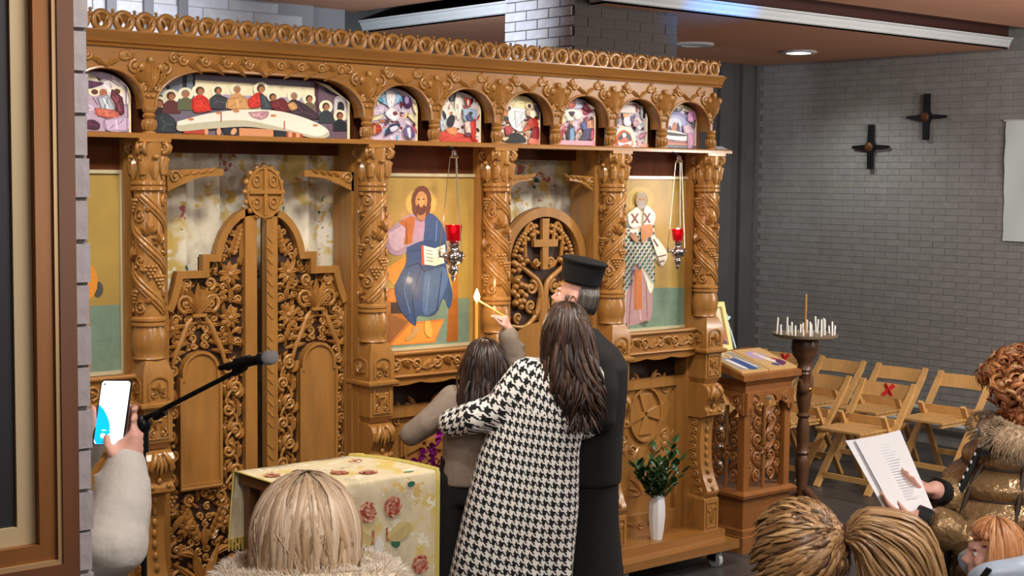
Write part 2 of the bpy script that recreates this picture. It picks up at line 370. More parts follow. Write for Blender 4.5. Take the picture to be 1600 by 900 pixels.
# ---- back wall with pilasters, pale lit wall behind the screen with window bars
m = MB(); m.box(-4, XW, YB, YB + .2, 0, 3.9); wb = tag(m.build('wall_back', GREYW, base=(3, YB, 0)), 'dark grey back wall with shallow pilasters', 'wall', kind='structure')
for x0, x1 in ((10.55, 10.72), (10.86, 11.02), (9.7, 9.9)):
    m = MB(); m.box(x0, x1, YB - .05, YB, 0, ZS); m.build('pilaster', GREYW, wb)
PALEB = (196, 198, 204)
m = MB(); m.box(2.2, 5.98, YB - .12, YB, 0, ZC); pw = tag(m.build('wall_pale', mat('pale_mortar', (150, 152, 156), .9), base=(4, YB - .06, 0)), 'pale painted brick wall seen above the carved screen', 'wall', kind='structure')
pb = brick_meshes(PALEB, .40, .012, .070)
for r in range(8):
    z = 2.98 + r * .076
    for k in range(10):
        x = 2.4 + (k + (r % 2) * .5) * .41
        if x < 5.8: inst('brick', random.choice(pb), pw, (x, YB - .123, z))
for x in (4.37, 4.64, 4.90):
    m = MB(); m.box(x - .035, x + .035, YB - .16, YB - .126, 2.2, ZC - .01); m.build('window_bar', mat('bar_grey', (112, 114, 118), .6), pw)
m = MB(); m.box(5.98, 6.3, YB - .06, YB, 0, ZC); m.build('wall_return', mat('pale_wall_shade', (140, 142, 146), .8), pw)  # dim end of the pale wall, its shade painted as greyer colour
# enclosing walls behind the camera
m = MB(); m.box(-4.2, -4, -4, YB, 0, 3.9); tag(m.build('wall_left', GREYW, base=(-4, 3, 0)), 'grey wall far to the left', 'wall', kind='structure')
m = MB(); m.box(-4, XW, -4.2, -4, 0, 3.9); tag(m.build('wall_front', GREYW, base=(3, -4, 0)), 'grey wall behind the viewer', 'wall', kind='structure')
# ---- brick pillar behind the screen (supports the lowered ceiling)
PX0, PX1, PY0, PY1 = 6.35, 7.29, 7.01, 7.68
m = MB(); m.box(PX0 + .006, PX1 - .006, PY0 + .006, PY1, 0, ZC + .3); pl = tag(m.build('brick_pillar', mat('pillar_mortar', (92, 90, 90), .9), base=((PX0 + PX1) / 2, 7.35, 0)), 'thick grey brick pillar rising behind the carved screen', 'pillar', kind='structure')
c2 = .0635; bm_lit = brick_meshes((176, 176, 180), .014, .212, c2 - .008); bm_shade = brick_meshes((70, 62, 57), .230, .008, c2 - .003)  # lit face pale, shaded face dark: the light is painted into the bricks
for r in range(20):
    z = 2.60 + r * c2
    if z > ZC + .2: break
    for k in range(4):
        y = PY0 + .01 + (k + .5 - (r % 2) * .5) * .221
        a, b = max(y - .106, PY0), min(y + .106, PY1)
        if b - a > .04: inst('brick', random.choice(bm_lit), pl, (PX0 + .002, (a + b) / 2, z), sc=(1, (b - a) / .212, 1))
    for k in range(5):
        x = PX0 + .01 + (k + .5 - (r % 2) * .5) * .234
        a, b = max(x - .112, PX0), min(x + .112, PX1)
        if b - a > .04: inst('brick', random.choice(bm_shade), pl, ((a + b) / 2, PY0 + .002, z), sc=((b - a) / .224, 1, 1))
# ---- near pillar at the left with the picture frame
NX0, NX1, NY = .12, .888, 2.0
m = MB(); m.box(NX0, NX1 - .001, NY + .004, 2.62, 0, ZC); np_ = tag(m.build('brick_pillar', mat('near_mortar', (116, 113, 115), .9, bump=.4, bscale=80), base=(.5, 2.3, 0)), 'grey brick pillar close by on the left behind the gilt frame', 'pillar', kind='structure')
bm3 = brick_meshes((142, 138, 142), .182, .011, .0545)
for r in range(52):
    z = .33 + r * .0595
    for k in range(5):
        x = NX1 - (k + .5 + (r % 2) * .5) * .19; a, b = max(x - .091, NX0), x + .091
        if r % 2 and k == 0: inst('brick', random.choice(bm3), np_, (NX1 - .045, NY, z + random.uniform(-.002, .002)), sc=(.48, 1, 1))
        if b - a > .03: inst('brick', random.choice(bm3), np_, ((a + b) / 2, NY, z + random.uniform(-.001, .001)), sc=((b - a) / .182, 1, 1))
# ---- round ceiling lamps in the lowered ceiling
def downlight(x, y, lit, label):
    t = thing('ceiling_lamp', label, 'ceiling lamp', (x, y, ZS), group='round ceiling lamps')
    m = MB(); m.lathe([(.10, 0), (.155, 0), (.16, -.012), (.15, -.02), (.105, -.02), (.10, 0)], 24, (x, y, ZS), cap=False); m.build('rim', WHITE, t, 1)
    m = MB(); m.lathe([(.0, -.012), (.1, -.014), (.105, -.004)], 24, (x, y, ZS), cap=False); m.build('diffuser', mat('lamp_lit', (255, 255, 250), .5, emis=(250, 255, 250), estr=14) if lit else mat('lamp_off', (190, 178, 168), .5), t, 1)
downlight(10.1, 8.26, True, 'lit round lamp in the lowered ceiling near the right wall')
downlight(8.95, 8.4, False, 'unlit round lamp in the lowered ceiling beside the brick pillar')
spot('ceiling_lamp_light', (10.1, 8.26, ZS - .05), (10.6, 8.2, 0), 45, (.95, 1, .97), 130, .8)
# blue glow: coloured spot beside the pillar, aimed at the right cornice
spot('blue_uplight', (7.55, 5.9, 3.2), (7.55, 6.86, 3.46), 60, (.0, .28, 1.0), 50, .9, .05)
spot('cool_uplight', (4.9, 7.3, 2.9), (6.45, 8.3, 3.41), 170, (.80, .9, 1.0), 84, .9, .05)
area('unseen_wall_wash', (4.4, 8.5, 3.5), .7, 24, (.86, .92, 1.0), (4.0, 9.6, 3.3))  # unseen area lamp brightening the pale wall bricks
# ---- star crosses on the right wall
def starcross(y, z, label):
    t = thing('wall_cross', label, 'cross', (XW, y, z), group='dark metal star crosses on the wall')
    m = MB(); f = lambda a, b, d: (XW - d, y - a, z + b)
    for sg in (1, -1):
        m.prism([(-.05 * 1, 0), (-.028, .05 * sg), (-.022, .2 * sg), (.03, .2 * sg), (.03, .06 * sg), (.055, 0)], f, .02, .05)
    m.build('upright_arm', BLACKM, t)
    m = MB()
    for sg in (1, -1): m.prism([(0, .045), (.05 * sg, .022), (.2 * sg, .01), (.2 * sg, -.012), (.05 * sg, -.022), (0, -.045)], f, .022, .042)
    m.build('cross_arm', BLACKM, t)
    m = MB(); m.dome(f, -.012, 0, .045, .05, .014, 12); m.build('copper_boss', mat('copper', (92, 58, 34), .55, metal=.5), t, 1)
    m = MB(); m.tube([f(0, 0, 0), f(0, 0, .05)], .012, 8); m.build('wall_pin', BLACKM, t)
starcross(7.62, 2.865, 'upper dark star-shaped metal cross on the right brick wall')
starcross(8.20, 2.61, 'lower dark star-shaped metal cross, nearer the screen')
# white sheet hung on the right wall
t = thing('wall_banner', 'white paper sheet hung on the right wall at the picture edge', 'banner', (XW, 6.4, 2.3))
m = MB(); n = 12; R = []
for i in range(n + 1):
    z = lerp(2.81, 1.815, i / n); R.append([(XW - .022 - .008 * sin(k * 1.3 + i * .5), 6.85 - k * .09 + .004 * sin(i * 2.1), z) for k in range(9)])
m.loft(R, cap=False, close=False); m.build('sheet', mat('white_sheet', (206, 216, 214), .7), t, 3)
m = MB(); m.tube([(XW - .02, 6.87, 2.815), (XW - .02, 6.1, 2.815)], .01, 8); m.build('rod', WHITE, t)
# ---- gilt picture frame on the near pillar
t = thing('picture_frame', 'large gilt and brown picture frame hanging on the near brick pillar', 'picture frame', (.5, 1.97, 2.3))
Fn = lambda a, b, d: (a, NY - .004 - d, b)
def frame_ring(m, x0, x1, z0, z1, w, d0, d1): m.band([(x0, z0), (x1, z0), (x1, z1), (x0, z1)], w, Fn, d0, d1, closed=True)
fx0, fx1, fz0, fz1 = .2, .852, 1.728, 2.95
G1 = mat('gilt_brown', (128, 82, 40), .35, metal=.3, noise=.2, scale=20, stretch=(1, 1, .1)); G2 = mat('gilt_bright', (196, 138, 66), .3, metal=.5); G3 = mat('frame_brown', (92, 54, 30), .4, noise=.2, scale=20, stretch=(1, 1, .1)); CM = mat('cream_mat', (168, 150, 116), .6)
for nm, i, wd, d0, d1, mt in (('outer_edge', 0, .005, 0, .03, G2), ('brown_moulding', .005, .024, 0, .045, G3), ('gilt_bead', .029, .006, 0, .042, mat('gilt_pale', (170, 140, 100), .35, metal=.4)), ('gilt_moulding', .035, .024, 0, .036, G1), ('cream_mat', .059, .026, 0, .022, CM)):
    m = MB(); frame_ring(m, fx0 + i, fx1 - i, fz0 + i, fz1 - i, wd, d0, d1); m.build(nm, mt, t)
m = MB(); m.box(fx0 + .08, fx1 - .08, NY - .02, NY - .006, fz0 + .08, fz1 - .08); m.build('painting', mat('dark_painting', (14, 16, 26), .5, noise=.4, scale=6), t)
# ================================================================ carved oak screen (on castors)
YC, YPN = 6.0, 6.08                      # column axis, panel plane
XL, XR = 2.06, 6.61
IC = thing('icon_screen', 'long carved golden oak icon screen with arches, columns and openwork doors', 'screen', (4.36, 6.2, 0))
def PF(Y, x0=0, sx=1): return lambda a, b, d: (x0 + sx * a, Y - d, b)
m = MB(); m.box(XL, 6.63, 5.78, 6.42, .11, .16); m.build('platform_board', OAKX, IC)
m = MB(); m.box(XL, 6.612, 5.88, 6.42, .16, .21); m.build('platform_step', OAKX, IC)
# castors
def castor(x, y):
    c = MB(); c.tube([(x - .014, y, .045), (x + .014, y, .045)], .045, 18); o = c.build('castor', mat('castor_wheel', (196, 204, 206), .3), IC, 1)
    c = MB(); c.box(x - .024, x - .018, y - .02, y + .05, .04, .105); c.box(x + .018, x + .024, y - .02, y + .05, .04, .105); c.box(x - .035, x + .035, y - .03, y + .06, .1, .11); c.build('castor_fork', CHROME, o)
for x in (2.3, 3.4, 4.6, 5.73, 6.5):
    castor(x, 5.85)
    castor(x + .03, 6.34)
# ---- columns: shared meshes
RC = .066
def CY(r): return lambda a, b, d: ((r + d) * sin(a / r), -(r + d) * cos(a / r), b)
def shaft_mesh(sg):
    # two-start spiral of paired ridges, the bands between them filled with vine scrolls, leaves and grapes
    m = MB(); m.lathe([(RC - .004, 1.67), (RC - .004, 2.225)], 32); f = CY(RC); half = PI * RC; K = .2 / half
    def run(z0):
        return [(a, z0 - a * K) for a in [i * 2 * half / 40 for i in range(41)]]
    for st in range(-3, 4):
        z0 = 2.15 + st * .2
        for dz, r in ((0, .0115), (.024, .0085), (-.021, .006)):
            seg = [(a * sg, b + dz) for a, b in run(z0 + .2) if 1.684 < b + dz < 2.216]
            if len(seg) > 2: m.path(f, seg, r, -.001, 6)
    for st in range(-3, 4):
        for k in range(9):
            a = (k + .5) / 9 * 2 * half; b = 2.25 + st * .2 - a * K
            if not 1.715 < b < 2.185: continue
            q = (k + 2 * st) % 4
            if q == 0: m.grapes(f, a * sg, b + .026, .0095, -.002, 4)
            elif q == 1: m.spiral(f, a * sg, b, .031, 1.5, 1.35, sg, .0065, 0, N=12); m.leaf(f, (a + .02) * sg, b + .026, PI / 2 - 1.2 * sg, .04, .026, -.002, .014)
            elif q == 2: m.acanthus(f, a * sg, b - .03, PI / 2 + .3 * sg, .058, -.002, .016, 5)
            else: m.spiral(f, a * sg, b + .01, .025, -1, 1.3, -sg, .006, 0, N=10); m.leaf(f, a * sg, b - .012, -PI / 2 + .7 * sg, .042, .026, -.002, .014); m.dome(f, (a - .024) * sg, b - .022, .009, -.002, .012)
    return m.mesh('shaft', 1.4, m=CARV)
SH = {1: shaft_mesh(1), -1: shaft_mesh(-1)}
m = MB(); m.lathe([(.068, 2.225), (.077, 2.232), (.077, 2.244), (.068, 2.25), (.076, 2.256), (.076, 2.268), (.066, 2.275)], 24); COLLAR = m.mesh('collar', .6, m=CARV)
m = MB(); m.lathe([(.066, 1.632), (.077, 1.638), (.077, 1.648), (.069, 1.654), (.078, 1.66), (.078, 1.67), (.066, 1.678)], 24); COLLAR2 = m.mesh('collar', .6, m=CARV)
m = MB(); m.lathe([(.062, 1.484), (.072, 1.492), (.066, 1.502), (.074, 1.53), (.078, 1.565), (.074, 1.605), (.066, 1.634)], 24); VASE = m.mesh('vase_base', .9, m=OAK)
def capital_mesh():
    m = MB(); m.lathe([(.062, 2.27), (.064, 2.31), (.067, 2.37), (.072, 2.41), (.074, 2.44)], 20); m.box(-.075, .075, -.075, .075, 2.44, 2.456)
    f = CY(.066)
    for k in range(8):
        a = k / 8 * 2 * PI * .066; L = .13 if k % 2 else .1
        m.leaf(f, a, 2.275, PI / 2, L, .05, .002, .016)
        m.dome(f, a, 2.275 + L, .013, .012, .016)
    for k in range(4):
        an = PI / 4 + k * PI / 2
        for s in (-1, 1):
            c = (.076 * cos(an + s * .2), .076 * sin(an + s * .2), 2.418); pts = []
            for i in range(12):
                t = i / 11; q = .026 * (1 - .75 * t); b = -PI / 2 + t * 9
                pts.append((c[0] + cos(an) * q * cos(b) * 1.0, c[1] + sin(an) * q * cos(b), c[2] + q * sin(b)))
            m.tube(pts, [.011 - .006 * i / 11 for i in range(12)], 6)
        m.ell((.082 * cos(an), .082 * sin(an), 2.425), .019, 8, 6)
        m.tube([(.07 * cos(an), .07 * sin(an), 2.30), (.074 * cos(an), .074 * sin(an), 2.34), (.086 * cos(an), .086 * sin(an), 2.375), (.096 * cos(an), .096 * sin(an), 2.36)], [.018, .02, .015, .007], 6)
    return m.mesh('capital', 1.4, m=CARV)
CAP = capital_mesh()
# pedestals
def sq(hx, y0, y1, z): return [(-hx, y0, z), (hx, y0, z), (hx, y1, z), (-hx, y1, z)]
def pedestal_mesh():
    m = MB()
    m.loft([sq(.072, -.085, .1, 1.30), sq(.072, -.085, .1, 1.425), sq(.05, -.062, .1, 1.486)])
    m.loft([sq(.085, -.1, .1, 1.276), sq(.09, -.105, .1, 1.284), sq(.09, -.105, .1, 1.296), sq(.08, -.09, .1, 1.302)])
    m.loft([sq(.068, -.08, .1, 1.125), sq(.068, -.08, .1, 1.278)]); m.loft([sq(.052, -.05, .1, 1.085), sq(.068, -.08, .1, 1.125)])
    f = lambda y, z, x: (x, y, z)
    pf = [(-.05, 1.09), (-.085, 1.075), (-.103, 1.05), (-.105, 1.02), (-.092, .985), (-.075, .96), (-.075, .945), (-.098, .925), (-.098, .905), (-.05, .885), (.1, .885), (.1, 1.09)]
    m.prism(pf, f, -.066, .066)
    pf = smoothpts([(-.045, .89), (-.034, .8), (-.03, .7), (-.038, .6), (-.06, .52), (-.09, .46), (-.097, .435), (-.08, .41), (-.05, .40)], 3) + [(.1, .40), (.1, .89)]
    m.prism(pf, f, -.05, .05)
    m.loft([sq(.062, -.085, .1, .21), sq(.062, -.085, .1, .395), sq(.05, -.06, .1, .415)])
    return m.mesh('pedestal', .5, m=OAK)
PED = pedestal_mesh()
def ped_carving_mesh():
    m = MB(); f = PF(-.086)
    m.band([(-.05, 1.318)] + arcpts(0, 1.385, .05, .035, PI, 0, 8) + [(.05, 1.318)], -.008, f, 0, .006)
    for s in (-1, 1):
        m.acanthus(f, 0, 1.35, PI / 2 + s * .55, .045, 0, .012, 4); m.spiral(f, s * .024, 1.338, .018, PI / 2, 1.1, s, .005, .002, N=10)
    f = PF(-.081); m.band([(-.052, 1.14), (.052, 1.14), (.052, 1.265), (-.052, 1.265)], .008, f, 0, .006, True)
    for s in (-1, 1):
        m.spiral(f, s * .024, 1.165, .02, PI / 2, 1.1, -s, .005, .002, N=10); m.leaf(f, s * .01, 1.18, PI / 2 + s * -.35, .06, .02, 0, .012); m.dome(f, s * .028, 1.235, .009)
    m.leaf(f, 0, 1.22, 0, .02, .012, 0, .01); m.leaf(f, 0, 1.22, PI, .02, .012, 0, .01)
    for s in (-1, 1):      # console acanthus, curling over the roll
        m.tube([(s * .02, -.09, 1.078), (s * .03, -.11, 1.055), (s * .042, -.113, 1.03), (s * .05, -.104, 1.01), (s * .042, -.108, 1.0)], [.011, .014, .013, .011, .007], 7)
        m.tube([(s * .012, -.1, 1.06), (s * .018, -.113, 1.03), (s * .022, -.104, .995)], [.006, .009, .004], 6)
    m.tube([(0, -.09, 1.07), (0, -.112, 1.03), (0, -.1, .98)], [.008, .013, .004], 6); m.ell((0, -.085, .955), (.012, .012, .016), 8, 6)
    m.ell((-.04, -.095, .93), (.014, .012, .012), 8, 6); m.ell((.04, -.095, .93), (.014, .012, .012), 8, 6)
    up = m; m = lg = MB(); sds = {-1: MB(), 1: MB()}     # leaf rib down the S-shaped leg and running scroll on its sides
    for k in range(9): m.ell((0, [-.038, -.036, -.033, -.031, -.034, -.042, -.055, -.072, -.09][k] - .004, .86 - k * .05), (.012, .008, .018), 8, 6)
    for k in range(9):
        z = .85 - k * .052; y = [-.018, -.014, -.01, -.008, -.01, -.018, -.032, -.05, -.066][k] + .03
        for s in (-1, 1):
            g = lambda a, b, d, s=s: (s * (.05 + d), a, b); m = sds[s]
            m.spiral(g, y, z, .024, 1.2, 1.2, 1, .006, .003, N=9); m.leaf(g, y + .03, z - .02, 1.9, .03, .018, 0, .008)
    m = MB()
    f = PF(-.086); m.band([(-.045, .225), (.045, .225), (.045, .38), (-.045, .38)], .007, f, 0, .005, True)
    for s in (-1, 1): m.leaf(f, 0, .25, PI / 2 + s * .3, .09, .03, 0, .012, curl=-s * .4); m.spiral(f, s * .022, .335, .015, 0, 1, s, .004, .002, N=8)
    ft = m; m = up
    for s in (-1, 1):
        g = lambda a, b, d, s=s: (s * (.072 + d), a, b)
        m.band([(-.065, 1.318)] + arcpts(0, 1.385, .065, .03, PI, 0, 8) + [(.065, 1.318)], -.008, g, 0, .006); m.acanthus(g, 0, 1.335, PI / 2, .06, 0, .012, 5)
    return [('block_carving', up.mesh('block_carving', 1.4, m=CARV)), ('leg_rib', lg.mesh('leg_rib', 1.4, m=CARV)), ('leg_scrolls', sds[-1].mesh('leg_scrolls', 1.4, m=CARV)), ('leg_scrolls', sds[1].mesh('leg_scrolls', 1.4, m=CARV)), ('foot_carving', ft.mesh('foot_carving', 1.4, m=CARV))]
PCV = ped_carving_mesh()
COLX = [2.14, 2.937, 4.128, 4.915, 5.755, 6.525]
for i, x in enumerate(COLX):
    c = inst('column', SH[-1 if i in (2, 4) else 1], IC, (x, YC, 0))
    for nm, me in (('capital', CAP), ('collar', COLLAR), ('collar', COLLAR2), ('vase_base', VASE)):
        o = bpy.data.objects.new(nm, me); COL.objects.link(o); o.parent = c
    p = inst('pedestal', PED, IC, (x, YC, 0))
    for nm, me in PCV: o = bpy.data.objects.new(nm, me); COL.objects.link(o); o.parent = p
# backing posts behind columns and header boards
for x in COLX:
    m = MB(); m.box(x - .085, x + .085, 6.06, 6.16, .21, 2.455); m.build('post', OAK, IC)
# ---- shelf, arcade, cornice, crest
m = MB(); m.loft([[(x, 5.93, 2.456), (x, 5.93, 2.472), (x, 5.938, 2.478), (x, 6.3, 2.478), (x, 6.3, 2.456)] for x in (XL, 6.66)]); m.build('shelf', OAKX, IC)
ARX = [2.125, 2.535, 2.945, 4.09, 4.50, 4.91, 5.32, 5.73, 6.14, 6.55]; YA = 5.99
ar = MB(); edge = MB(); fA = PF(YA); ZT = 2.848
def arch_profile(x0, x1):
    w = (x1 - x0) / 2 - .026; cx = (x0 + x1) / 2; out = [(x0, 2.585), (cx - w, 2.585)]
    if w < .3: out += arcpts(cx, 2.60, w, .155, PI, 0, 22)
    else: out += arcpts(cx - w + .26, 2.60, .26, .165, PI, PI / 2, 12) + arcpts(cx + w - .26, 2.60, .26, .165, PI / 2, 0, 12)
    return out + [(cx + w, 2.585), (x1, 2.585)]
for x0, x1 in zip(ARX[:-1], ARX[1:]):
    pr = arch_profile(x0, x1); vs = []; fs = []
    for x, z in pr: vs += [(x, YA, z), (x, YA, ZT), (x, YA + .085, ZT), (x, YA + .085, z)]
    for i in range(len(pr) - 1):
        for k in range(4): fs.append((4 * i + k, 4 * i + (k + 1) % 4, 4 * i + 4 + (k + 1) % 4, 4 * i + 4 + k))
    ar.add(vs, fs); edge.path(fA, pr[1:-1], .007, .002, 6)
ar.build('arcade', OAKX, IC); edge.build('arch_bead', OAKX, IC, 1)
for i, x in enumerate(ARX):
    p = MB()
    for an in (-.5, 0, .5): p.leaf(fA, x - .02 * an, 2.66, PI / 2 - an, .15 - .03 * abs(an), .056, 0, .028, curl=an * .25); p.ell(fA(x + .068 * an * 1.3, 2.795 - .03 * abs(an) * 2, .012), (.016, .012, .02), 8, 6)
    for s in ((-1, 1) if i < len(ARX) - 1 else (-1,)):
        p.spiral(fA, x + s * .07, 2.762, .032, PI / 2, 1.3, -s, .009, .004, N=12); p.spiral(fA, x + s * .03, 2.675, .017, PI / 2, 1.2, -s, .007, .004, N=10)
        p.spiral(fA, x + s * .115, 2.81, .024, PI / 2, 1.2, s, .0075, .003, N=10); p.leaf(fA, x + s * .03, 2.69, PI / 2 - s * .85, .09, .034, 0, .02, curl=s * .4); p.dome(fA, x + s * .012, 2.64, .011, 0, .014)
    p.build('palmette', CARV, IC, 1.4)
    if i < len(ARX) - 1:
        cx = (x + ARX[i + 1]) / 2; W = ARX[i + 1] - x; n = 2 if W < .6 else 8
        for k in range(n):
            q = MB(); px = cx + (k - (n - 1) / 2) * .11; s = -1 if px < cx else 1
            q.spiral(fA, px + s * .03, 2.805, .024, 0, 1.3, s, .008, .003, N=12); q.leaf(fA, px + s * .015, 2.795, PI / 2 + s * (PI / 2 + .25), .09, .03, 0, .016, curl=.3 * s); q.leaf(fA, px + s * .04, 2.79, PI / 2 - s * .9, .05, .024, 0, .014)
            if n > 2: q.leaf(fA, px, 2.785, PI / 2 + .8 * s, .06, .03, 0, .02); q.dome(fA, px + s * .05, 2.83, .01, 0, .014)
            q.build('frieze_scroll', CARV, IC, 1.4)
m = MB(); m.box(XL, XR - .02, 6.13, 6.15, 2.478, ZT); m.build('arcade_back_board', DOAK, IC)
m = MB(); m.loft([[(x, YA + .06, ZT - .004), (x, YA - .012, ZT - .004), (x, YA - .016, ZT + .004), (x, YA - .008, ZT + .008), (x, YA - .02, ZT + .014), (x, YA - .026, ZT + .03), (x, YA - .045, ZT + .048), (x, YA - .05, ZT + .058), (x, YA + .06, ZT + .058)] for x in (XL, XR)]); m.build('cornice', OAKX, IC, .5)
m = MB(); m.lathe([(.03, 0), (.03, .012), (.018, .016), (.022, .03), (.03, .05), (.028, .075), (.02, .085), (.026, .092), (.03, .105), (.022, .118), (.026, .124), (.03, .135), (.03, .15)], 14)
for k in range(10):
    a = k * PI / 5; m.tube([(.024 * cos(a), .024 * sin(a), .022), (.031 * cos(a), .031 * sin(a), .05), (.027 * cos(a), .027 * sin(a), .08)], .0045, 5)
CLN = m.mesh('colonnette', .7, m=CARV)
for x in ARX: inst('colonnette', CLN, IC, (x, YA + .012, 2.478), sc=(1, 1, .75))
# crest of open loops along the top
m = MB(); f = PF(0)
ringp = [(.037 * cos(a), .045 + .037 * sin(a)) for a in [i * 2 * PI / 24 for i in range(25)]]
m.tube([(x, 0, z) for x, z in ringp], .0135, 8)
hole = [(.0095 * cos(a), .034 + .012 * sin(a)) for a in [i * 2 * PI / 16 for i in range(16)]]; rim = [(.03 * cos(a), .045 + .03 * sin(a)) for a in [i * 2 * PI / 16 for i in range(16)]]
m.loft([[(x, -.004, z) for x, z in rim], [(x, .004, z) for x, z in hole], [(x, .010, z) for x, z in hole], [(x, .006, z) for x, z in rim]], cap=False)
for s in (-1, 1): m.tube([(s * .03, -.006, .068), (s * .02, -.012, .06), (s * .012, -.012, .045), (s * .014, -.008, .03)], [.008, .008, .006, .003], 6)
m.ell((.05, 0, .072), (.011, .012, .013), 8, 6); m.ell((.05, 0, .09), .008, 8, 6); m.ell((0, 0, .086), (.012, .012, .009), 8, 6)
LOOP = m.mesh('crest_loop', 1.4, m=CARV)
cr = MB(); cr.box(XL, XR, YA - .03, YA + .05, ZT + .056, ZT + .066); crest = cr.build('crest', OAKX, IC)
for k in range(45): inst('crest_loop', LOOP, crest, (XL + .06 + k * .1005, YA - .005, ZT + .058))
# ---- header boards and door jambs
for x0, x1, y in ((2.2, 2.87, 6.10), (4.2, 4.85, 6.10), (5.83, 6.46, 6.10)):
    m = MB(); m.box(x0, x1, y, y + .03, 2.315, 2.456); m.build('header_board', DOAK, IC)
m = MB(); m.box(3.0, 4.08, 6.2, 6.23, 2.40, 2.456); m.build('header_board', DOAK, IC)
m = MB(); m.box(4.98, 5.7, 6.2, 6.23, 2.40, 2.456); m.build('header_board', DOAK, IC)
for x0, x1, y0 in ((3.0, 3.068, 6.08), (4.055, 4.12, 6.02), (4.97, 5.03, 6.08), (5.652, 5.712, 6.045)):
    m = MB(); m.box(x0, x1, y0, 6.24, .21, 2.456); m.build('door_jamb', OAK, IC)
# ---- icon bays: sill beam with scrolls, recess, panel with oval cross
def bay(x0, x1, dark=False):
    f = PF(5.995); m = MB(); m.box(x0, x1, 5.995, 6.1, 1.29, 1.412); b = m.build('sill_beam', OAKX, IC)
    m = MB(); m.tube([(x0, 5.995, 1.415), (x1, 5.995, 1.415)], .013, 10); m.tube([(x0, 5.992, 1.30), (x1, 5.992, 1.30)], .009, 8); m.build('moulding', OAKX, b, 1)
    n = 5; w = (x1 - x0) / n; m = MB()
    m.path(f, smoothpts([(x0 + w * (k + .0), 1.358 + (.028 if k % 2 else -.028)) for k in range(n + 1)], 5), .0065, .002, 6)
    for k in range(n):
        s = 1 if k % 2 else -1; cx = x0 + w * (k + .5); m.spiral(f, cx, 1.358, .034, -s * PI / 2, 1.3, s, .007, .003, N=12)
        m.leaf(f, cx + w * .3, 1.358 - s * .03, s * 1.0, .05, .022, 0, .014); m.leaf(f, cx - w * .3, 1.358 - s * .02, PI - s * .8, .045, .022, 0, .014)
        m.leaf(f, cx + w * .45, 1.335 + (.04 if s < 0 else 0), .2 * s, .035, .018, 0, .012)
    m.build('sill_carving', CARV, b, 1.4)
    sc = []
    for i in range(21): t = i / 20; sc.append((lerp(x0, x1, t), 1.27 - .016 * abs(sin(t * PI * 3)) ** .6))
    m = MB(); m.prism([(x0, 1.292), *[(a, z) for a, z in sc], (x1, 1.292)], f, -.02, -.002); m.build('scalloped_apron', OAKX, b)
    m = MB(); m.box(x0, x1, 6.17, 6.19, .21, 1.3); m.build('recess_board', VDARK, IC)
    m = MB(); m.box(x0 - .02, x1 + .02, 6.085, 6.12, 1.075, 1.135); m.box(x0 - .02, x0 + .07, 6.085, 6.12, .21, 1.075); m.box(x1 - .07, x1 + .02, 6.085, 6.12, .21, 1.075); m.box(x0 + .07, x1 - .07, 6.085, 6.12, .21, .33); p = m.build('lower_frame', OAK, IC)
    m = MB(); m.box(x0 + .06, x1 - .06, 6.108, 6.125, .32, 1.08); m.build('lower_panel', OAK, p)
    cx = (x0 + x1) / 2; g = PF(6.108); m = MB()
    m.band(arcpts(cx, .92, .135, .165, 0, 2 * PI, 32)[:-1], .014, g, 0, .018, True)
    for k in range(4):
        a = k * PI / 2; ca, sa = cos(a), sin(a); l = .15 if k % 2 else .12; wq = .055
        q = [(-.012, .012), (-wq, l), (wq, l), (.012, .012)]
        m.prism([(cx + x * ca - y * sa, .92 + x * sa + y * ca) for x, y in q], g, 0, .012)
    m.build('oval_cross', OAK, p, .5)
    for sx in (-1, 1):
        for sz in (-1, 1):
            m = MB(); m.acanthus(g, cx + sx * (x1 - x0 - .14) * .46, .92 + sz * .2, math.atan2(-sz, -sx) + sz * sx * .5, .13, 0, .01, 5); m.spiral(g, cx + sx * .1, .92 + sz * .205, .03, 0, 1.2, sx * sz, .006, .002)
            m.spiral(g, cx + sx * .165, .92 + sz * .135, .028, 1, 1.2, -sx * sz, .006, .002); m.leaf(g, cx + sx * .04, .92 + sz * .19, sz * PI / 2 - sx * sz * .7, .09, .03, 0, .01); m.leaf(g, cx + sx * .14, .92 + sz * .17, sz * 1.2 if sx > 0 else PI - sz * 1.2, .07, .03, 0, .01); m.build('corner_carving', CARV, p, 1.4)
    m = MB()
    for sx in (-1, 1):
        for k in range(3): m.leaf(g, cx + sx * .01, .44, PI / 2 - sx * (.4 + k * .4), .14 - k * .02, .03, 0, .01, curl=-sx * .4)
    m.build('leaf_fan', CARV, p, 1.4)
    h = PF(6.085); m = MB()
    for sx in (-1, 1): m.spiral(h, cx + sx * .045, .27, .03, 0, 1.2, sx, .006, .002); m.leaf(h, cx + sx * .07, .27, .2 if sx > 0 else PI - .2, .1, .03, 0, .01)
    m.build('rail_carving', CARV, p, 1.4)
bay(2.2, 2.865); bay(4.195, 4.845); bay(5.825, 6.455)
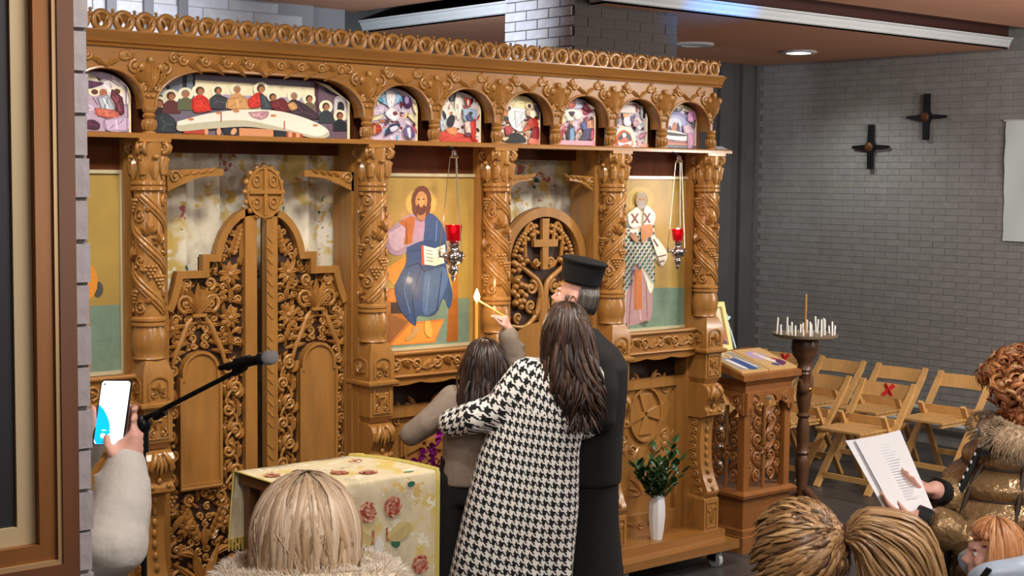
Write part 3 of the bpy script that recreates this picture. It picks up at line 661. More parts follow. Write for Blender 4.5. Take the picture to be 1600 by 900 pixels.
# ================================================================ doors of the screen
YD = 6.12
def contour():
    L = [(0, 1.69), (.02, 1.735), (.042, 1.80), (.056, 1.862), (.184, 1.862), (.184, 1.935), (.25, 1.935)]
    return L + [(.262, 1.985), (.285, 2.04), (.318, 2.085), (.36, 2.122), (.405, 2.142), (.466, 2.15)]
def royal_leaf(x0, sx, nm):
    f = PF(YD, x0, sx); W = .466
    cn = contour(); m = MB(); m.band(cn, -.034, f, -.02, .022); D = m.build('royal_door', OAK, IC)
    m = MB(); m.prism([(0, .235)] + [(a, b - .012) for a, b in cn] + [(W, .235)], f, -.03, -.018); m.build('back_board', VDARK, D)  # added backing, its dark colour paints the shade of the gaps
    m = MB(); m.box(*sorted((x0 + sx * (W - .062), x0 + sx * W)), YD - .022, YD + .02, .235, 2.15); m.box(*sorted((x0, x0 + sx * .016)), YD - .012, YD + .02, .235, 1.7); m.box(*sorted((x0, x0 + sx * W)), YD - .02, YD + .02, .225, .29); m.build('stile', OAK, D)
    # arched smooth panel
    cx, hw, zt, zb = .172, .108, 1.392, .862
    pts = [(cx - hw, zb), (cx - hw, zt - .02), (cx - hw + .012, zt - .02), (cx - hw + .012, zt)] + arcpts(cx, zt, hw - .012, .1, PI, 0, 14) + [(cx + hw - .012, zt - .02), (cx + hw, zt - .02), (cx + hw, zb)]
    m = MB(); m.prism(pts, f, -.02, .016); p = m.build('arched_panel', OAK, D)
    m = MB(); m.band(pts, -.014, f, .012, .026, True); m.tube([f(cx - hw, zb - .006, .018), f(cx + hw, zb - .006, .018)], .011, 8); m.build('panel_edge', OAK, p, .5)
    # openwork carving of the head of the leaf
    m = MB(); d = -.006
    pc, pz = .172, 1.655
    m.prism([(pc - .035, pz - .008), (pc + .035, pz - .008), (pc + .035, pz + .008), (pc - .035, pz + .008)], f, d, d + .022)
    for an in (-.55, -.25, 0, .25, .55): m.leaf(f, pc, pz, PI / 2 + an, .15 - .03 * abs(an), .036, d, .022, curl=an * .5)
    for s in (-1, 1):
        m.spiral(f, pc + s * .064, 1.713, .045, -PI / 2, 1.35, s, .0105, d + .006, N=16); m.spiral(f, pc + s * .058, 1.80, .03, -PI / 2, 1.3, s, .009, d + .006, N=14)
        m.leaf(f, pc + s * .02, 1.67, PI / 2 - s * 1.2, .07, .03, d, .02, curl=-s * .4); m.leaf(f, pc + s * .03, 1.74, PI / 2 - s * .9, .06, .024, d, .018, curl=-s * .3)
        m.leaf(f, pc + s * .11, 1.70, PI / 2 - s * .5, .06, .022, d, .018)
        # acanthus sweeping down beside the arched panel
        pts = smoothpts([(pc + s * .03, 1.645), (pc + s * .06, 1.61), (pc + s * .085, 1.55), (pc + s * .12, 1.48), (pc + s * .135, 1.42)], 5); m.path(f, [q[:2] for q in pts], [.008 + .008 * sin(PI * i / (len(pts) - 1)) for i in range(len(pts))], d + .004, 6)
        for k, (aa, zz) in enumerate(((.06, 1.60), (.08, 1.555), (.1, 1.51), (.118, 1.47))):
            m.leaf(f, pc + s * aa, zz, PI / 2 + s * (.75), .055, .026, d, .018, curl=s * .5); m.leaf(f, pc + s * aa, zz, PI / 2 - s * (1.1), .055, .026, d, .018, curl=-s * .5)
        m.spiral(f, pc + s * .03, 1.592, .02, -PI / 2, 1.2, s, .007, d + .004, N=10); m.spiral(f, pc + s * .035, 1.55, .022, -PI / 2, 1.2, -s, .007, d + .004, N=10); m.spiral(f, pc + s * .025, 1.515, .018, 0, 1.2, s, .006, d + .004, N=10)
    for zz, an in ((1.76, 1.8), (1.71, 1.2), (1.56, 1.9), (1.51, 1.3)):
        m.leaf(f, .335, zz, an, .07, .03, d, .02, curl=.4); m.leaf(f, .345, zz, an - 1.1, .06, .026, d, .02, curl=-.4); m.leaf(f, .33, zz, an + 1.2, .055, .026, d, .02, curl=.5)
        m.spiral(f, .378, zz + .01, .02, PI, 1.2, -1, .006, d + .004, N=10); m.spiral(f, .298, zz + .02, .018, 0, 1.2, 1, .006, d + .004, N=10)
    for zz in (1.56, 1.47, 1.66): m.leaf(f, .035, zz, 1.9, .06, .028, d, .02, curl=.4); m.spiral(f, .055, zz - .02, .022, 0, 1.2, 1, .007, d + .004, N=10)
    m.leaf(f, .075, 1.72, 1.3, .09, .03, d, .018); m.spiral(f, .085, 1.80, .024, -1, 1.2, 1, .007, d + .004, N=10)
    m.wheat(f, .352, 1.93, 1.25, .13, .055, d, 6); m.leaf(f, .395, 1.88, 1.5, .16, .028, d, .016); m.leaf(f, .30, 1.90, 1.9, .07, .026, d, .016)
    m.build('head_carving', CARV, D, 1.4)
    rr = random.Random(3); m = MB()      # small background foliage between the main scrolls
    def top_of(a):
        for (a0, z0), (a1, z1) in zip(cn[:-1], cn[1:]):
            if a0 <= a <= a1 and a1 > a0: return lerp(z0, z1, (a - a0) / (a1 - a0))
        return 1.9
    for i in range(9):
        for j in range(46):
            a = .03 + i * .046 + rr.uniform(-.008, .008); z = .31 + j * .04 + rr.uniform(-.008, .008)
            if a > .395 or z > top_of(a) - .06: continue
            if cx - hw - .012 < a < cx + hw + .012 and .84 < z < 1.51: continue
            q = rr.random(); s_ = 1 if rr.random() < .5 else -1
            if q < .45: m.leaf(f, a, z, rr.uniform(0, 6.28), .05, .024, d - .01, .016, curl=.5 * s_)
            elif q < .8: m.spiral(f, a, z, .02, rr.uniform(0, 6.28), 1.2, s_, .0065, d - .006, N=9)
            else: m.acanthus(f, a, z, rr.uniform(.6, 2.5), .045, d - .01, .014, 3, 1.4)
    tag(m.build('small_foliage', CARV, D, 1.4), kind='stuff')
    for a, b, r in ((.335, 1.84, .062), (.335, 1.635, .058), (.035, 1.60, .055)):
        m = MB(); m.rosette(f, a, b, r, 9, d + .004, .014, .2); m.build('rosette', CARV, D, 1.4)
    # vertical runs beside the panel
    m = MB()
    for k in range(6):
        z = 1.40 - k * .098; s = 1 if k % 2 else -1
        m.spiral(f, .342 + s * .018, z, .036, -s * PI / 2, 1.35, s, .0095, d + .004, N=14); m.leaf(f, .342 - s * .03, z - .045, PI / 2 + s * .5, .08, .028, d, .02, curl=-s * .5)
        m.leaf(f, .342 + s * .035, z - .05, PI / 2 - s * .9, .06, .026, d, .018, curl=s * .4); m.leaf(f, .342, z - .055, -PI / 2 + s * .4, .055, .026, d, .018); m.dome(f, .342 - s * .042, z + .012, .012, d, .018)
        m.spiral(f, .034 - s * .008, z, .024, -s * PI / 2, 1.3, s, .008, d + .004, N=12); m.leaf(f, .034 + s * .012, z - .045, PI / 2 - s * .5, .06, .024, d, .018, curl=s * .5); m.dome(f, .04, z - .05, .011, d, .016)
    m.path(f, smoothpts([(.342 + (.03 if k % 2 else -.03), 1.44 - k * .098) for k in range(7)], 5), .008, d + .002, 6)
    m.build('side_carving', CARV, D, 1.4)
    # foot field: fan of leaves, wheat ears, flowers and scrolls
    m = MB(); q = .2
    for an in (-1.0, -.6, -.22, .22, .6, 1.0): m.leaf(f, q, .34, PI / 2 + an, .24, .05, d, .024, curl=an * .3)
    for s in (-1, 1):
        m.wheat(f, q + s * .03, .60, PI / 2 - s * .45, .17, .06, d, 6); m.spiral(f, q + s * .13, .44, .05, -PI / 2, 1.4, s, .011, d + .004, N=16); m.spiral(f, q + s * .15, .57, .04, PI / 2, 1.3, -s, .01, d + .004, N=14)
        m.spiral(f, q + s * .08, .80, .03, -PI / 2, 1.3, s, .009, d + .004, N=12); m.leaf(f, q + s * .05, .52, PI / 2 - s * .8, .1, .04, d, .022, curl=-s * .5); m.leaf(f, q + s * .16, .66, PI / 2 + s * .3, .1, .035, d, .02, curl=s * .4)
        m.leaf(f, q + s * .17, .33, PI / 2 + s * .2, .09, .035, d, .02, curl=s * .4); m.spiral(f, q + s * .06, .34, .03, 0, 1.3, s, .009, d + .004, N=12); m.grapes(f, q + s * .17, .82, .011, d + .004, 3)
        m.spiral(f, q + s * .17, .76, .024, 0, 1.2, s, .008, d + .004, N=10)
    m.spiral(f, q, .82, .026, 0, 1.2, 1, .008, d + .004); m.leaf(f, q, .56, PI / 2, .11, .04, d, .022)
    m.build('foot_carving', CARV, D, 1.4)
    for a, b, r in ((.1, .67, .05), (.3, .67, .05)):
        m = MB(); m.rosette(f, a, b, r, 7, d + .004, .014); m.build('rosette', CARV, D, 1.4)
    return D
dl = royal_leaf(3.07, 1, 'L'); dr = royal_leaf(4.052, -1, 'R')
# rope-carved astragal and the oval cross crowning the doors
m = MB(); m.box(3.583, 3.622, YD - .032, YD - .018, .235, 2.12); o = m.build('astragal', OAK, dr)
m = MB()
for k in range(34):
    if (k // 5) % 2 == 0 or k % 5 > 0: m.bar((3.589, YD - .034, .3 + k * .052), (3.616, YD - .034, .27 + k * .052), .012, .006, (0, 1, 0))
m.build('rope_carving', CARV, dr)
f = PF(YD - .028); m = MB(); cx, cz = 3.572, 2.222
m.prism(arcpts(cx, cz, .098, .122, 0, 2 * PI, 36)[:-1], f, -.012, .006); k = m.build('cross_medallion', OAK, dr)
m = MB(); m.band(arcpts(cx, cz, .098, .122, 0, 2 * PI, 36)[:-1], .012, f, .004, .014, True)
for k2 in range(16): a = k2 * PI / 8; m.dome(f, cx + .1 * cos(a), cz + .123 * sin(a), .016, -.004, .014)
m.prism([(cx - .008, cz - .11), (cx + .008, cz - .11), (cx + .008, cz + .11), (cx - .008, cz + .11)], f, .004, .018); m.prism([(cx - .088, cz - .008), (cx + .088, cz - .008), (cx + .088, cz + .008), (cx - .088, cz + .008)], f, .003, .02)
for s in (-1, 1):
    for s2 in (-1, 1):
        m.band(arcpts(cx + s * .045, cz + s2 * .052, .024, .03, 0, 2 * PI, 14)[:-1], .008, f, .004, .014, True); m.dome(f, cx + s * .045, cz + s2 * .052, .01, .004, .01)
m.build('cross_relief', CARV, k, .6)
# carved brackets in the upper corners of the openings
def bracket(x, sx, L=.28, z=2.30):
    f = PF(6.07, x, sx); m = MB()
    top = smoothpts([(0, z + .02), (L * .4, z + .024), (L, z + .028)], 5); bot = smoothpts([(L, z - .002), (L * .6, z - .012), (L * .3, z - .04), (0, z - .075)], 5)
    m.prism([q[:2] for q in top] + [q[:2] for q in bot], f, -.02, .01); o = m.build('bracket', OAK, IC)
    m = MB(); m.spiral(f, .035, z - .01, .03, 0, 1.4, 1, .007, .012)
    for k in range(4): m.leaf(f, .08 + k * .04, z - .004 + k * .005, .5, .05, .02, .01, .01)
    m.build('bracket_carving', CARV, o, 1.4)
bracket(3.06, 1); bracket(4.055, -1); bracket(4.99, 1, .22, 2.29); bracket(5.68, -1, .2, 2.29)
# ---- side door: arched leaf with cross, grapes and tree
f = PF(YD); cx, hw, zs = 5.345, .30, 1.86
out = [(cx - hw, .235), (cx - hw, zs)] + arcpts(cx, zs, hw, .28, PI, 0, 24) + [(cx + hw, zs), (cx + hw, .235)]
m = MB(); m.band(out, -.05, f, -.02, .02); D = m.build('side_door', OAK, IC)
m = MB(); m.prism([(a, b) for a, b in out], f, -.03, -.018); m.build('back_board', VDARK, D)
low = [(cx - hw, .235), (cx - hw, 1.44)] + arcpts(cx, 1.38, hw - .05, .13, PI * .92, PI * .08, 14) + [(cx + hw, 1.44), (cx + hw, .235)]
m = MB(); m.prism(low, f, -.018, .012); m.build('plain_panel', OAK, D)
m = MB(); d = -.004
m.prism([(cx - .018, 1.80), (cx + .018, 1.80), (cx + .026, 2.08), (cx - .026, 2.08)], f, d, .02); m.prism([(cx - .085, 1.925), (cx + .085, 1.925), (cx + .09, 1.965), (cx - .09, 1.965)], f, d + .002, .023)
for s in (-1, 1):
    m.path(f, [q[:2] for q in smoothpts([(cx + s * .13, 1.87), (cx + s * .135, 2.0), (cx + s * .10, 2.055), (cx + s * .075, 2.02), (cx + s * .07, 1.96)], 5)], .011, d + .006, 6)
m.build('door_cross', CARV, D, .7)
m = MB()
for s in (-1, 1):
    m.path(f, [q[:2] for q in smoothpts([(cx + s * .008, 1.46), (cx + s * .01, 1.6), (cx + s * .03, 1.72), (cx + s * .1, 1.78), (cx + s * .215, 1.85)], 6)], [.024 - .012 * i / 24 for i in range(25)], d + .004, 7)
    m.path(f, [q[:2] for q in smoothpts([(cx + s * .02, 1.64), (cx + s * .05, 1.55), (cx + s * .13, 1.49), (cx + s * .24, 1.50)], 6)], [.018 - .008 * i / 18 for i in range(19)], d + .004, 7)
    m.spiral(f, cx + s * .085, 1.70, .04, PI / 2, 1.3, s, .011, d + .004); m.spiral(f, cx + s * .09, 1.60, .035, -PI / 2, 1.3, s, .010, d + .004)
    m.spiral(f, cx + s * .18, 1.54, .03, -PI / 2, 1.3, s, .009, d + .004); m.leaf(f, cx + s * .04, 1.80, PI / 2 - s * .9, .08, .03, d, .02); m.leaf(f, cx + s * .15, 1.77, -s * .4 + (0 if s > 0 else PI), .08, .03, d, .02)
    for k in range(3): m.leaf(f, cx + s * .21, 1.60 + k * .06, PI / 2 + s * (.5 - k * .4), .07, .03, d, .018)
    m.spiral(f, cx + s * .05, 1.84, .025, 0, 1.3, s, .008, d + .004); m.leaf(f, cx + s * .04, 1.52, PI / 2 - s * .5, .07, .03, d, .02)
m.build('tree_carving', CARV, D, 1.4)
for s in (-1, 1):
    m = MB()
    for k in range(13):
        t = PI / 2 - s * (.28 + k * .105); rr = .0155
        for j in (0, 1):
            if j and k % 2: continue
            q = .215 - j * .036; m.dome(f, cx + q * cos(t), zs - .03 + (q + .005) * sin(t) * .98 - (.0 if k < 11 else .02 * (k - 10)), rr, d, .022)
    m.build('grapes', CARV, D, 1.4); m = MB()
    for ax, az in ((.16, 1.68), (.13, 1.66), (.19, 1.66), (.145, 1.63), (.175, 1.63), (.16, 1.60), (.2, 1.71), (.13, 1.71), (.16, 1.72), (.215, 1.68), (.2, 1.62), (.19, 1.745)): m.dome(f, cx + s * ax, az, .02, d, .028)
    m.build('grape_cluster', CARV, D, 1.4); m = MB()
    for ax, az in ((.18, 1.80), (.15, 1.83), (.12, 1.85), (.2, 1.83), (.165, 1.86)): m.dome(f, cx + s * ax, az, .018, d, .026)
    m.build('grape_cluster', CARV, D, 1.4)
# ---- curtains behind the doors
def clothmat(name, base, yel, dark, spots):
    mm = bpy.data.materials.new(name); mm.use_nodes = True; nt = mm.node_tree; b = nt.nodes['Principled BSDF']; L = nt.links.new; b.inputs['Roughness'].default_value = .65
    tc = nt.nodes.new('ShaderNodeTexCoord')
    def noise(sc, dt): n = nt.nodes.new('ShaderNodeTexNoise'); n.inputs['Scale'].default_value = sc; n.inputs['Detail'].default_value = dt; L(tc.outputs['Object'], n.inputs['Vector']); return n.outputs['Fac']
    def ramp(src, stops):
        r = nt.nodes.new('ShaderNodeValToRGB'); e = r.color_ramp.elements; e[0].position, e[0].color = stops[0][0], stops[0][1]; e[1].position, e[1].color = stops[-1][0], stops[-1][1]
        for p, c in stops[1:-1]: q = e.new(p); q.color = c
        L(src, r.inputs[0]); return r.outputs[0]
    c1 = ramp(noise(6, 5), [(.36, lin(dark)), (.46, lin(base)), (.54, lin(base)), (.62, lin(yel))])
    def mix(f, a, bcol):
        x = nt.nodes.new('ShaderNodeMix'); x.data_type = 'RGBA'; L(f, x.inputs[0]); L(a, x.inputs[6]); x.inputs[7].default_value = lin(bcol); return x.outputs[2]
    cur = c1
    for sc, th, colr in spots:
        v = nt.nodes.new('ShaderNodeTexNoise'); v.inputs['Scale'].default_value = sc; v.inputs['Detail'].default_value = 3; v.inputs['Roughness'].default_value = .7
        mp = nt.nodes.new('ShaderNodeMapping'); mp.inputs['Location'].default_value = (sc * 3.1, th * 17, sc); L(tc.outputs['Object'], mp.inputs['Vector']); L(mp.outputs['Vector'], v.inputs['Vector'])
        r = ramp(v.outputs['Fac'], [(th, (0, 0, 0, 1)), (th + .02, (1, 1, 1, 1))]); cur = mix(r, cur, colr)
    L(cur, b.inputs['Base Color']); return mm
CURT = clothmat('curtain_brocade', (232, 222, 200), (216, 186, 108), (204, 194, 176), [(5, .57, (240, 234, 220)), (6.5, .60, (222, 186, 96)), (7, .635, (190, 104, 96)), (9, .655, (52, 100, 84))])
def curtain(x0, x1, y, z0, z1, label):
    t = thing('door_curtain', label, 'curtain', ((x0 + x1) / 2, y, z0), group='floral brocade curtains behind the doors'); n = int((x1 - x0) / .02); m = MB()
    m.loft([[(x0 + (x1 - x0) * k / n, y + .022 * sin(k * .75) + .008 * sin(k * 2.1 + i * .4), z) for k in range(n + 1)] for i, z in enumerate([lerp(z0, z1, j / 12) for j in range(13)])], cap=False, close=False)
    m.build('cloth', CURT, t, 3); m = MB(); m.tube([(x0, y, z1), (x1, y, z1)], .012, 8); m.build('rod', BRASS, t, 1)
curtain(2.96, 4.3, 6.32, .26, 2.43, 'cream floral brocade curtain behind the double doors')
curtain(4.93, 5.97, 6.32, .26, 2.43, 'cream floral brocade curtain behind the arched side door')
# ================================================================ icons (flat painted panels)
def hx(s): return tuple(int(s[i:i + 2], 16) for i in (0, 2, 4))
class Paint:
    # paints flat shapes; q maps drawing coordinates to the panel, each stroke lies a hair above the last
    def __init__(s, q, Y, step=.00022): s.q = q; s.Y = Y; s.k = 1; s.m = MB(); s.st = step; s.fold = False
    def poly(s, pts, c, sm=0):
        if sm: pts = [p[:2] for p in smoothpts(list(pts) + [pts[0]], sm)][:-1]
        P = [s.q(*p) for p in pts]; d = s.Y - s.k * s.st; s.k += 1; s.m.col = lin(hx(c)); n = len(P)
        s.m.add([(a, d, b) for a, b in P], [tuple(range(n))])
    def ell(s, x, y, rx, ry, c, rot=0, n=14):
        cr, sr = cos(rot), sin(rot); s.poly([(x + rx * cos(t) * cr - ry * sin(t) * sr, y + rx * cos(t) * sr + ry * sin(t) * cr) for t in [2 * PI * i / n for i in range(n)]], c)
    def line(s, pts, w, c):
        for a, b in zip(pts[:-1], pts[1:]):
            dx, dy = b[0] - a[0], b[1] - a[1]; l = math.hypot(dx, dy) or 1; nx, ny = -dy / l * w / 2, dx / l * w / 2
            s.poly([(a[0] + nx, a[1] + ny), (b[0] + nx, b[1] + ny), (b[0] - nx, b[1] - ny), (a[0] - nx, a[1] - ny)], c)
    def draw(s, txt):
        for ln in txt.strip().split('\n'):
            w = ln.split()
            if not w: continue
            if w[0] == 'e': v = [float(x) for x in w[2:]]; s.ell(v[0], v[1], v[2], v[3], w[1], v[4] if len(v) > 4 else 0)
            else:
                v = [float(x) for x in w[2:]]; pts = list(zip(v[::2], v[1::2]))
                if w[0] == 'p': s.poly(pts, w[1])
                elif w[0] == 't': s.poly(pts, w[1], 4)
                elif w[0] == 's':
                    s.poly(pts, w[1], 4)
                    if s.fold:
                        cx_ = sum(p[0] for p in pts) / len(pts); cy_ = sum(p[1] for p in pts) / len(pts); base = hx(w[1]); n = len(pts)
                        dk = '%02x%02x%02x' % tuple(int(v * .5) for v in base); lt = '%02x%02x%02x' % tuple(min(255, int(v * 1.2 + 26)) for v in base)
                        sz = max(max(p[0] for p in pts) - min(p[0] for p in pts), max(p[1] for p in pts) - min(p[1] for p in pts))
                        for i in range(n):
                            p0, p1 = pts[i], pts[(i + 1) % n]; s.line([p0, p1], min(sz, 130) * .03, dk)
                            mid = ((p0[0] + p1[0]) / 2, (p0[1] + p1[1]) / 2)
                            if i % 2 == 0: s.line([(lerp(mid[0], cx_, .25), lerp(mid[1], cy_, .25)), (lerp(mid[0], cx_, .95), lerp(mid[1], cy_, .95))], min(sz, 120) * .045, lt)
                            else: s.line([(lerp(p0[0], cx_, .3), lerp(p0[1], cy_, .3)), (lerp(mid[0], cx_, .8), lerp(mid[1], cy_, .8))], min(sz, 120) * .03, dk)
                elif w[0] == 'l': s.line(pts[1:], pts[0][0], w[1])
def QM(x0, x1, tl, tr, bl, br, X0, X1, Z0, Z1, ox=0, oy=0, sc=1):
    def q(x, y):
        x = ox + x / sc; y = oy + y / sc; u = (x - x0) / (x1 - x0); t = tl + (tr - tl) * u; b = bl + (br - bl) * u
        u = min(max(u, 0), 1); v = min(max((y - t) / (b - t), 0), 1); return (lerp(X0, X1, u), lerp(Z1, Z0, v))
    return q
def face(p, x, y, r, hair='5a3420', skin='b98050', beard=None, halo=None):
    if halo: p.ell(x, y + r * .2, r * 2.0, r * 2.0, halo); p.ell(x, y + r * .2, r * 1.85, r * 1.85, 'f0e6c4')
    p.ell(x, y, r, r * 1.15, hair); p.ell(x + r * .12, y + r * .25, r * .68, r * .85, skin)
    if beard: p.ell(x + r * .1, y + r * .9, r * .6, r * .45, beard)
def big_icon(X0, X1, label, painter, q):
    Z0, Z1 = 1.424, 2.312; t = thing('icon_painting', label, 'icon', ((X0 + X1) / 2, 6.09, Z0), group='large painted icons in the screen bays')
    m = MB(); m.box(X0, X1, 6.092, 6.112, Z0, Z1); m.build('panel', mat('gold_ground', (172, 142, 70), .5, metal=.15, noise=.16, scale=5, coat=.08), t)
    p = Paint(q, 6.0915, .00012); painter(p); p.m.build('painting', PAINT, t)
    fr = PF(6.093); m = MB(); m.band([(X0 - .006, Z0 - .006), (X1 + .006, Z0 - .006), (X1 + .006, Z1 + .006), (X0 - .006, Z1 + .006)], .016, fr, -.01, .012, True); m.build('slim_frame', mat('pale_slip', (206, 196, 160), .3, metal=.3), t)
    return t
# seated figure with an open book
def paint_seated(p):
    p.draw('''p 6f8472 120 640 492 640 492 860 120 860
e bfa050 285 222 66 66
e c8aa58 285 222 60 60
p b06a28 118 592 205 585 235 700 240 760 150 845 118 850
p c87a2c 122 600 195 592 205 640 130 650
p 9c5c22 405 640 442 632 444 825 395 832
p a8662a 420 500 440 498 442 640 420 640
p 3a2a24 163 652 215 650 220 700 163 700
p c4742c 150 842 235 742 388 728 372 760 345 832
p d88a34 165 838 240 752 380 738 340 825
p 8e5a2a 155 700 235 735 160 830 125 840
s d98a2c 128 512 190 470 230 455 225 530 178 572 150 545
e 6a6a66 138 520 14 26 -.5
s a88a9a 122 350 160 330 190 300 240 268 300 262 310 300 305 400 240 420 215 440 180 446 148 420
s c4a6b0 150 350 200 320 230 300 235 380 190 425 160 400
p b0662a 192 300 240 276 262 282 246 395 214 402 222 330
l 8a4a20 5 0 222 300 228 395
e c88c5a 150 312 16 26 .3
l c88c5a 9 0 150 290 158 268
s 38507a 298 258 342 278 378 330 388 400 330 420 296 400 300 320
s 2e4670 226 412 300 384 388 394 390 490 404 560 418 625 404 684 380 640 350 702 312 716 272 712 264 756 236 732 200 682 178 592 200 530 222 480
s 46628e 302 524 378 500 398 552 372 640 340 694 300 708 292 640
l 5a7aa4 6 0 320 540 308 690
l 22345a 5 0 285 500 250 640 262 740
l 5a7aa4 5 0 350 300 345 390
l 22345a 4 0 240 430 300 420 380 430
l 22345a 4 0 372 520 352 690
l 5a7aa4 4 0 235 520 215 600 240 700
l 1e2e50 5 0 225 500 275 480 300 520
s b8905a 252 760 278 765 262 800 232 820 222 812 246 790
s c8a048 302 738 326 740 332 800 316 806 300 780
p b04a2c 283 405 298 404 300 492 286 488
p ece4d2 294 406 340 420 342 496 298 488
p e4dcc8 340 420 384 404 388 482 342 496
l 7a6a5a 3 0 302 425 332 432
l 7a6a5a 3 0 302 440 332 447
l 7a6a5a 3 0 304 456 334 463
l 7a6a5a 3 0 304 470 334 477
l 7a6a5a 3 0 348 430 376 420
l 7a6a5a 3 0 348 446 378 436
l 7a6a5a 3 0 350 462 380 452
e 6a3a24 285 208 40 62
e 6a3a24 285 240 38 45
p a87848 266 250 302 250 300 292 284 300 266 290
e b8864e 283 212 25 42
e 5e3420 281 248 22 26
e c89a5c 283 214 11 26
e 3a2418 272 205 5 3
e 3a2418 292 205 5 3
e 8a4a34 282 240 8 3''')
qC = QM(597, 744, 272, 279, 547.5, 538, 4.21, 4.845, 1.424, 2.312, 560, 240, 2.8125)
big_icon(4.21, 4.845, 'large icon of a seated bearded figure in a blue robe with an open book', paint_seated, qC)
# standing bishop in a cross-patterned robe
def paint_bishop(p):
    p.draw('''p 6e8672 500 447 830 447 830 660 500 660
e c0a456 628 28 60 62
s b08a8a 572 330 600 300 650 330 688 470 682 592 640 612 600 626 562 634 556 600 574 480
l 8a5e62 5 0 600 400 590 620
l d4b0ac 5 0 622 400 640 600
l d4b0ac 6 0 575 480 572 620
l 9a6a6c 5 0 660 420 668 596
p c07038 608 362 640 358 644 548 610 552
l a85a2a 4 0 614 380 618 545
s e8e2cc 576 92 618 60 654 54 686 96 694 200 744 286 720 345 692 306 692 436 676 470 650 380 618 330 596 350 588 440 562 492 552 420 548 250
''')
    rob = [(552, 200), (600, 180), (690, 180), (692, 436), (650, 380), (610, 320), (588, 440), (562, 480)]
    def inside(x, y, P):
        c = False; j = len(P) - 1
        for i in range(len(P)):
            if (P[i][1] > y) != (P[j][1] > y) and x < (P[j][0] - P[i][0]) * (y - P[i][1]) / (P[j][1] - P[i][1]) + P[i][0]: c = not c
            j = i
        return c
    for r in range(22):
        for k in range(12):
            x, y = 544 + k * 19 + (r % 2) * 9.5, 140 + r * 16
            if inside(x, y, rob) or (inside(x, y, [(560, 140), (600, 150), (590, 300), (556, 420), (548, 300)])) or inside(x, y, [(660, 120), (690, 110), (690, 220), (670, 260)]):
                p.poly([(x - 6.5, y - 3), (x - 2.6, y - 3), (x - 2.6, y - 8), (x + 2.6, y - 8), (x + 2.6, y - 3), (x + 6.5, y - 3), (x + 6.5, y + 3), (x + 2.6, y + 3), (x + 2.6, y + 8), (x - 2.6, y + 8), (x - 2.6, y + 3), (x - 6.5, y + 3)], '27505c' if (r + k) % 3 else '3a6a58')
    p.draw('''s ece6d4 668 200 700 215 742 288 722 342 700 300
l 6a4630 6 0 700 300 738 290
l 6a4630 6 0 706 325 730 318
l 5a3a28 7 0 680 215 700 250
s ece6d4 572 98 612 62 626 120 610 156 580 150
s ece6d4 640 70 656 60 686 98 680 140 640 150
l 6a3c24 8 0 586 92 614 138
l 6a3c24 8 0 614 92 588 138
l 6a3c24 8 0 640 92 664 138
l 6a3c24 8 0 664 92 640 138
s b8824e 628 150 672 146 676 190 652 214 634 232 628 200
e b08058 600 205 12 26 -.6
p 5a4a32 552 620 575 612 575 632 555 638
p 5a4a32 640 606 660 600 662 614 642 618
e 8c7a5e 628 30 26 36
e a8885a 627 28 18 28
e 9a9484 627 52 17 20
e 9a8a70 627 4 20 12
e 4a3a2a 620 26 4 2.5
e 4a3a2a 635 26 4 2.5''')
qN = QM(973, 1078, 272, 277, 519, 509.5, 5.845, 6.455, 1.424, 2.312, 800, 300, 3)
big_icon(5.845, 6.455, 'large icon of a standing bishop in a white and blue cross-patterned robe', paint_bishop, qN)
# mirror bay: seated veiled figure, mostly hidden by the near pillar
def paint_left(p):
    p.draw('''p 6f8472 0 66 100 66 100 100 0 100
p b86a2a 0 52 76 50 76 100 0 100
p c8762e 10 60 68 58 66 96 14 98
p b06428 68 20 74 20 76 60 68 60
s 7a2a30 15 30 30 16 50 14 62 28 68 50 60 80 40 92 16 84
s 34507c 30 40 48 36 54 60 46 86 30 80
e 4a4a44 82 58 4 4
e d98a2c 74 54 8 9
e 8a3038 38 18 11 13
e b8864e 39 19 6 8
e b8864e 52 44 5 6''')
big_icon(2.225, 2.853, 'large gold icon at the far left, half hidden behind the near brick pillar', paint_left, lambda x, y: (lerp(2.225, 2.853, min(max(x, 0), 100) / 100), lerp(2.312, 1.424, min(max(y, 0), 100) / 100)))
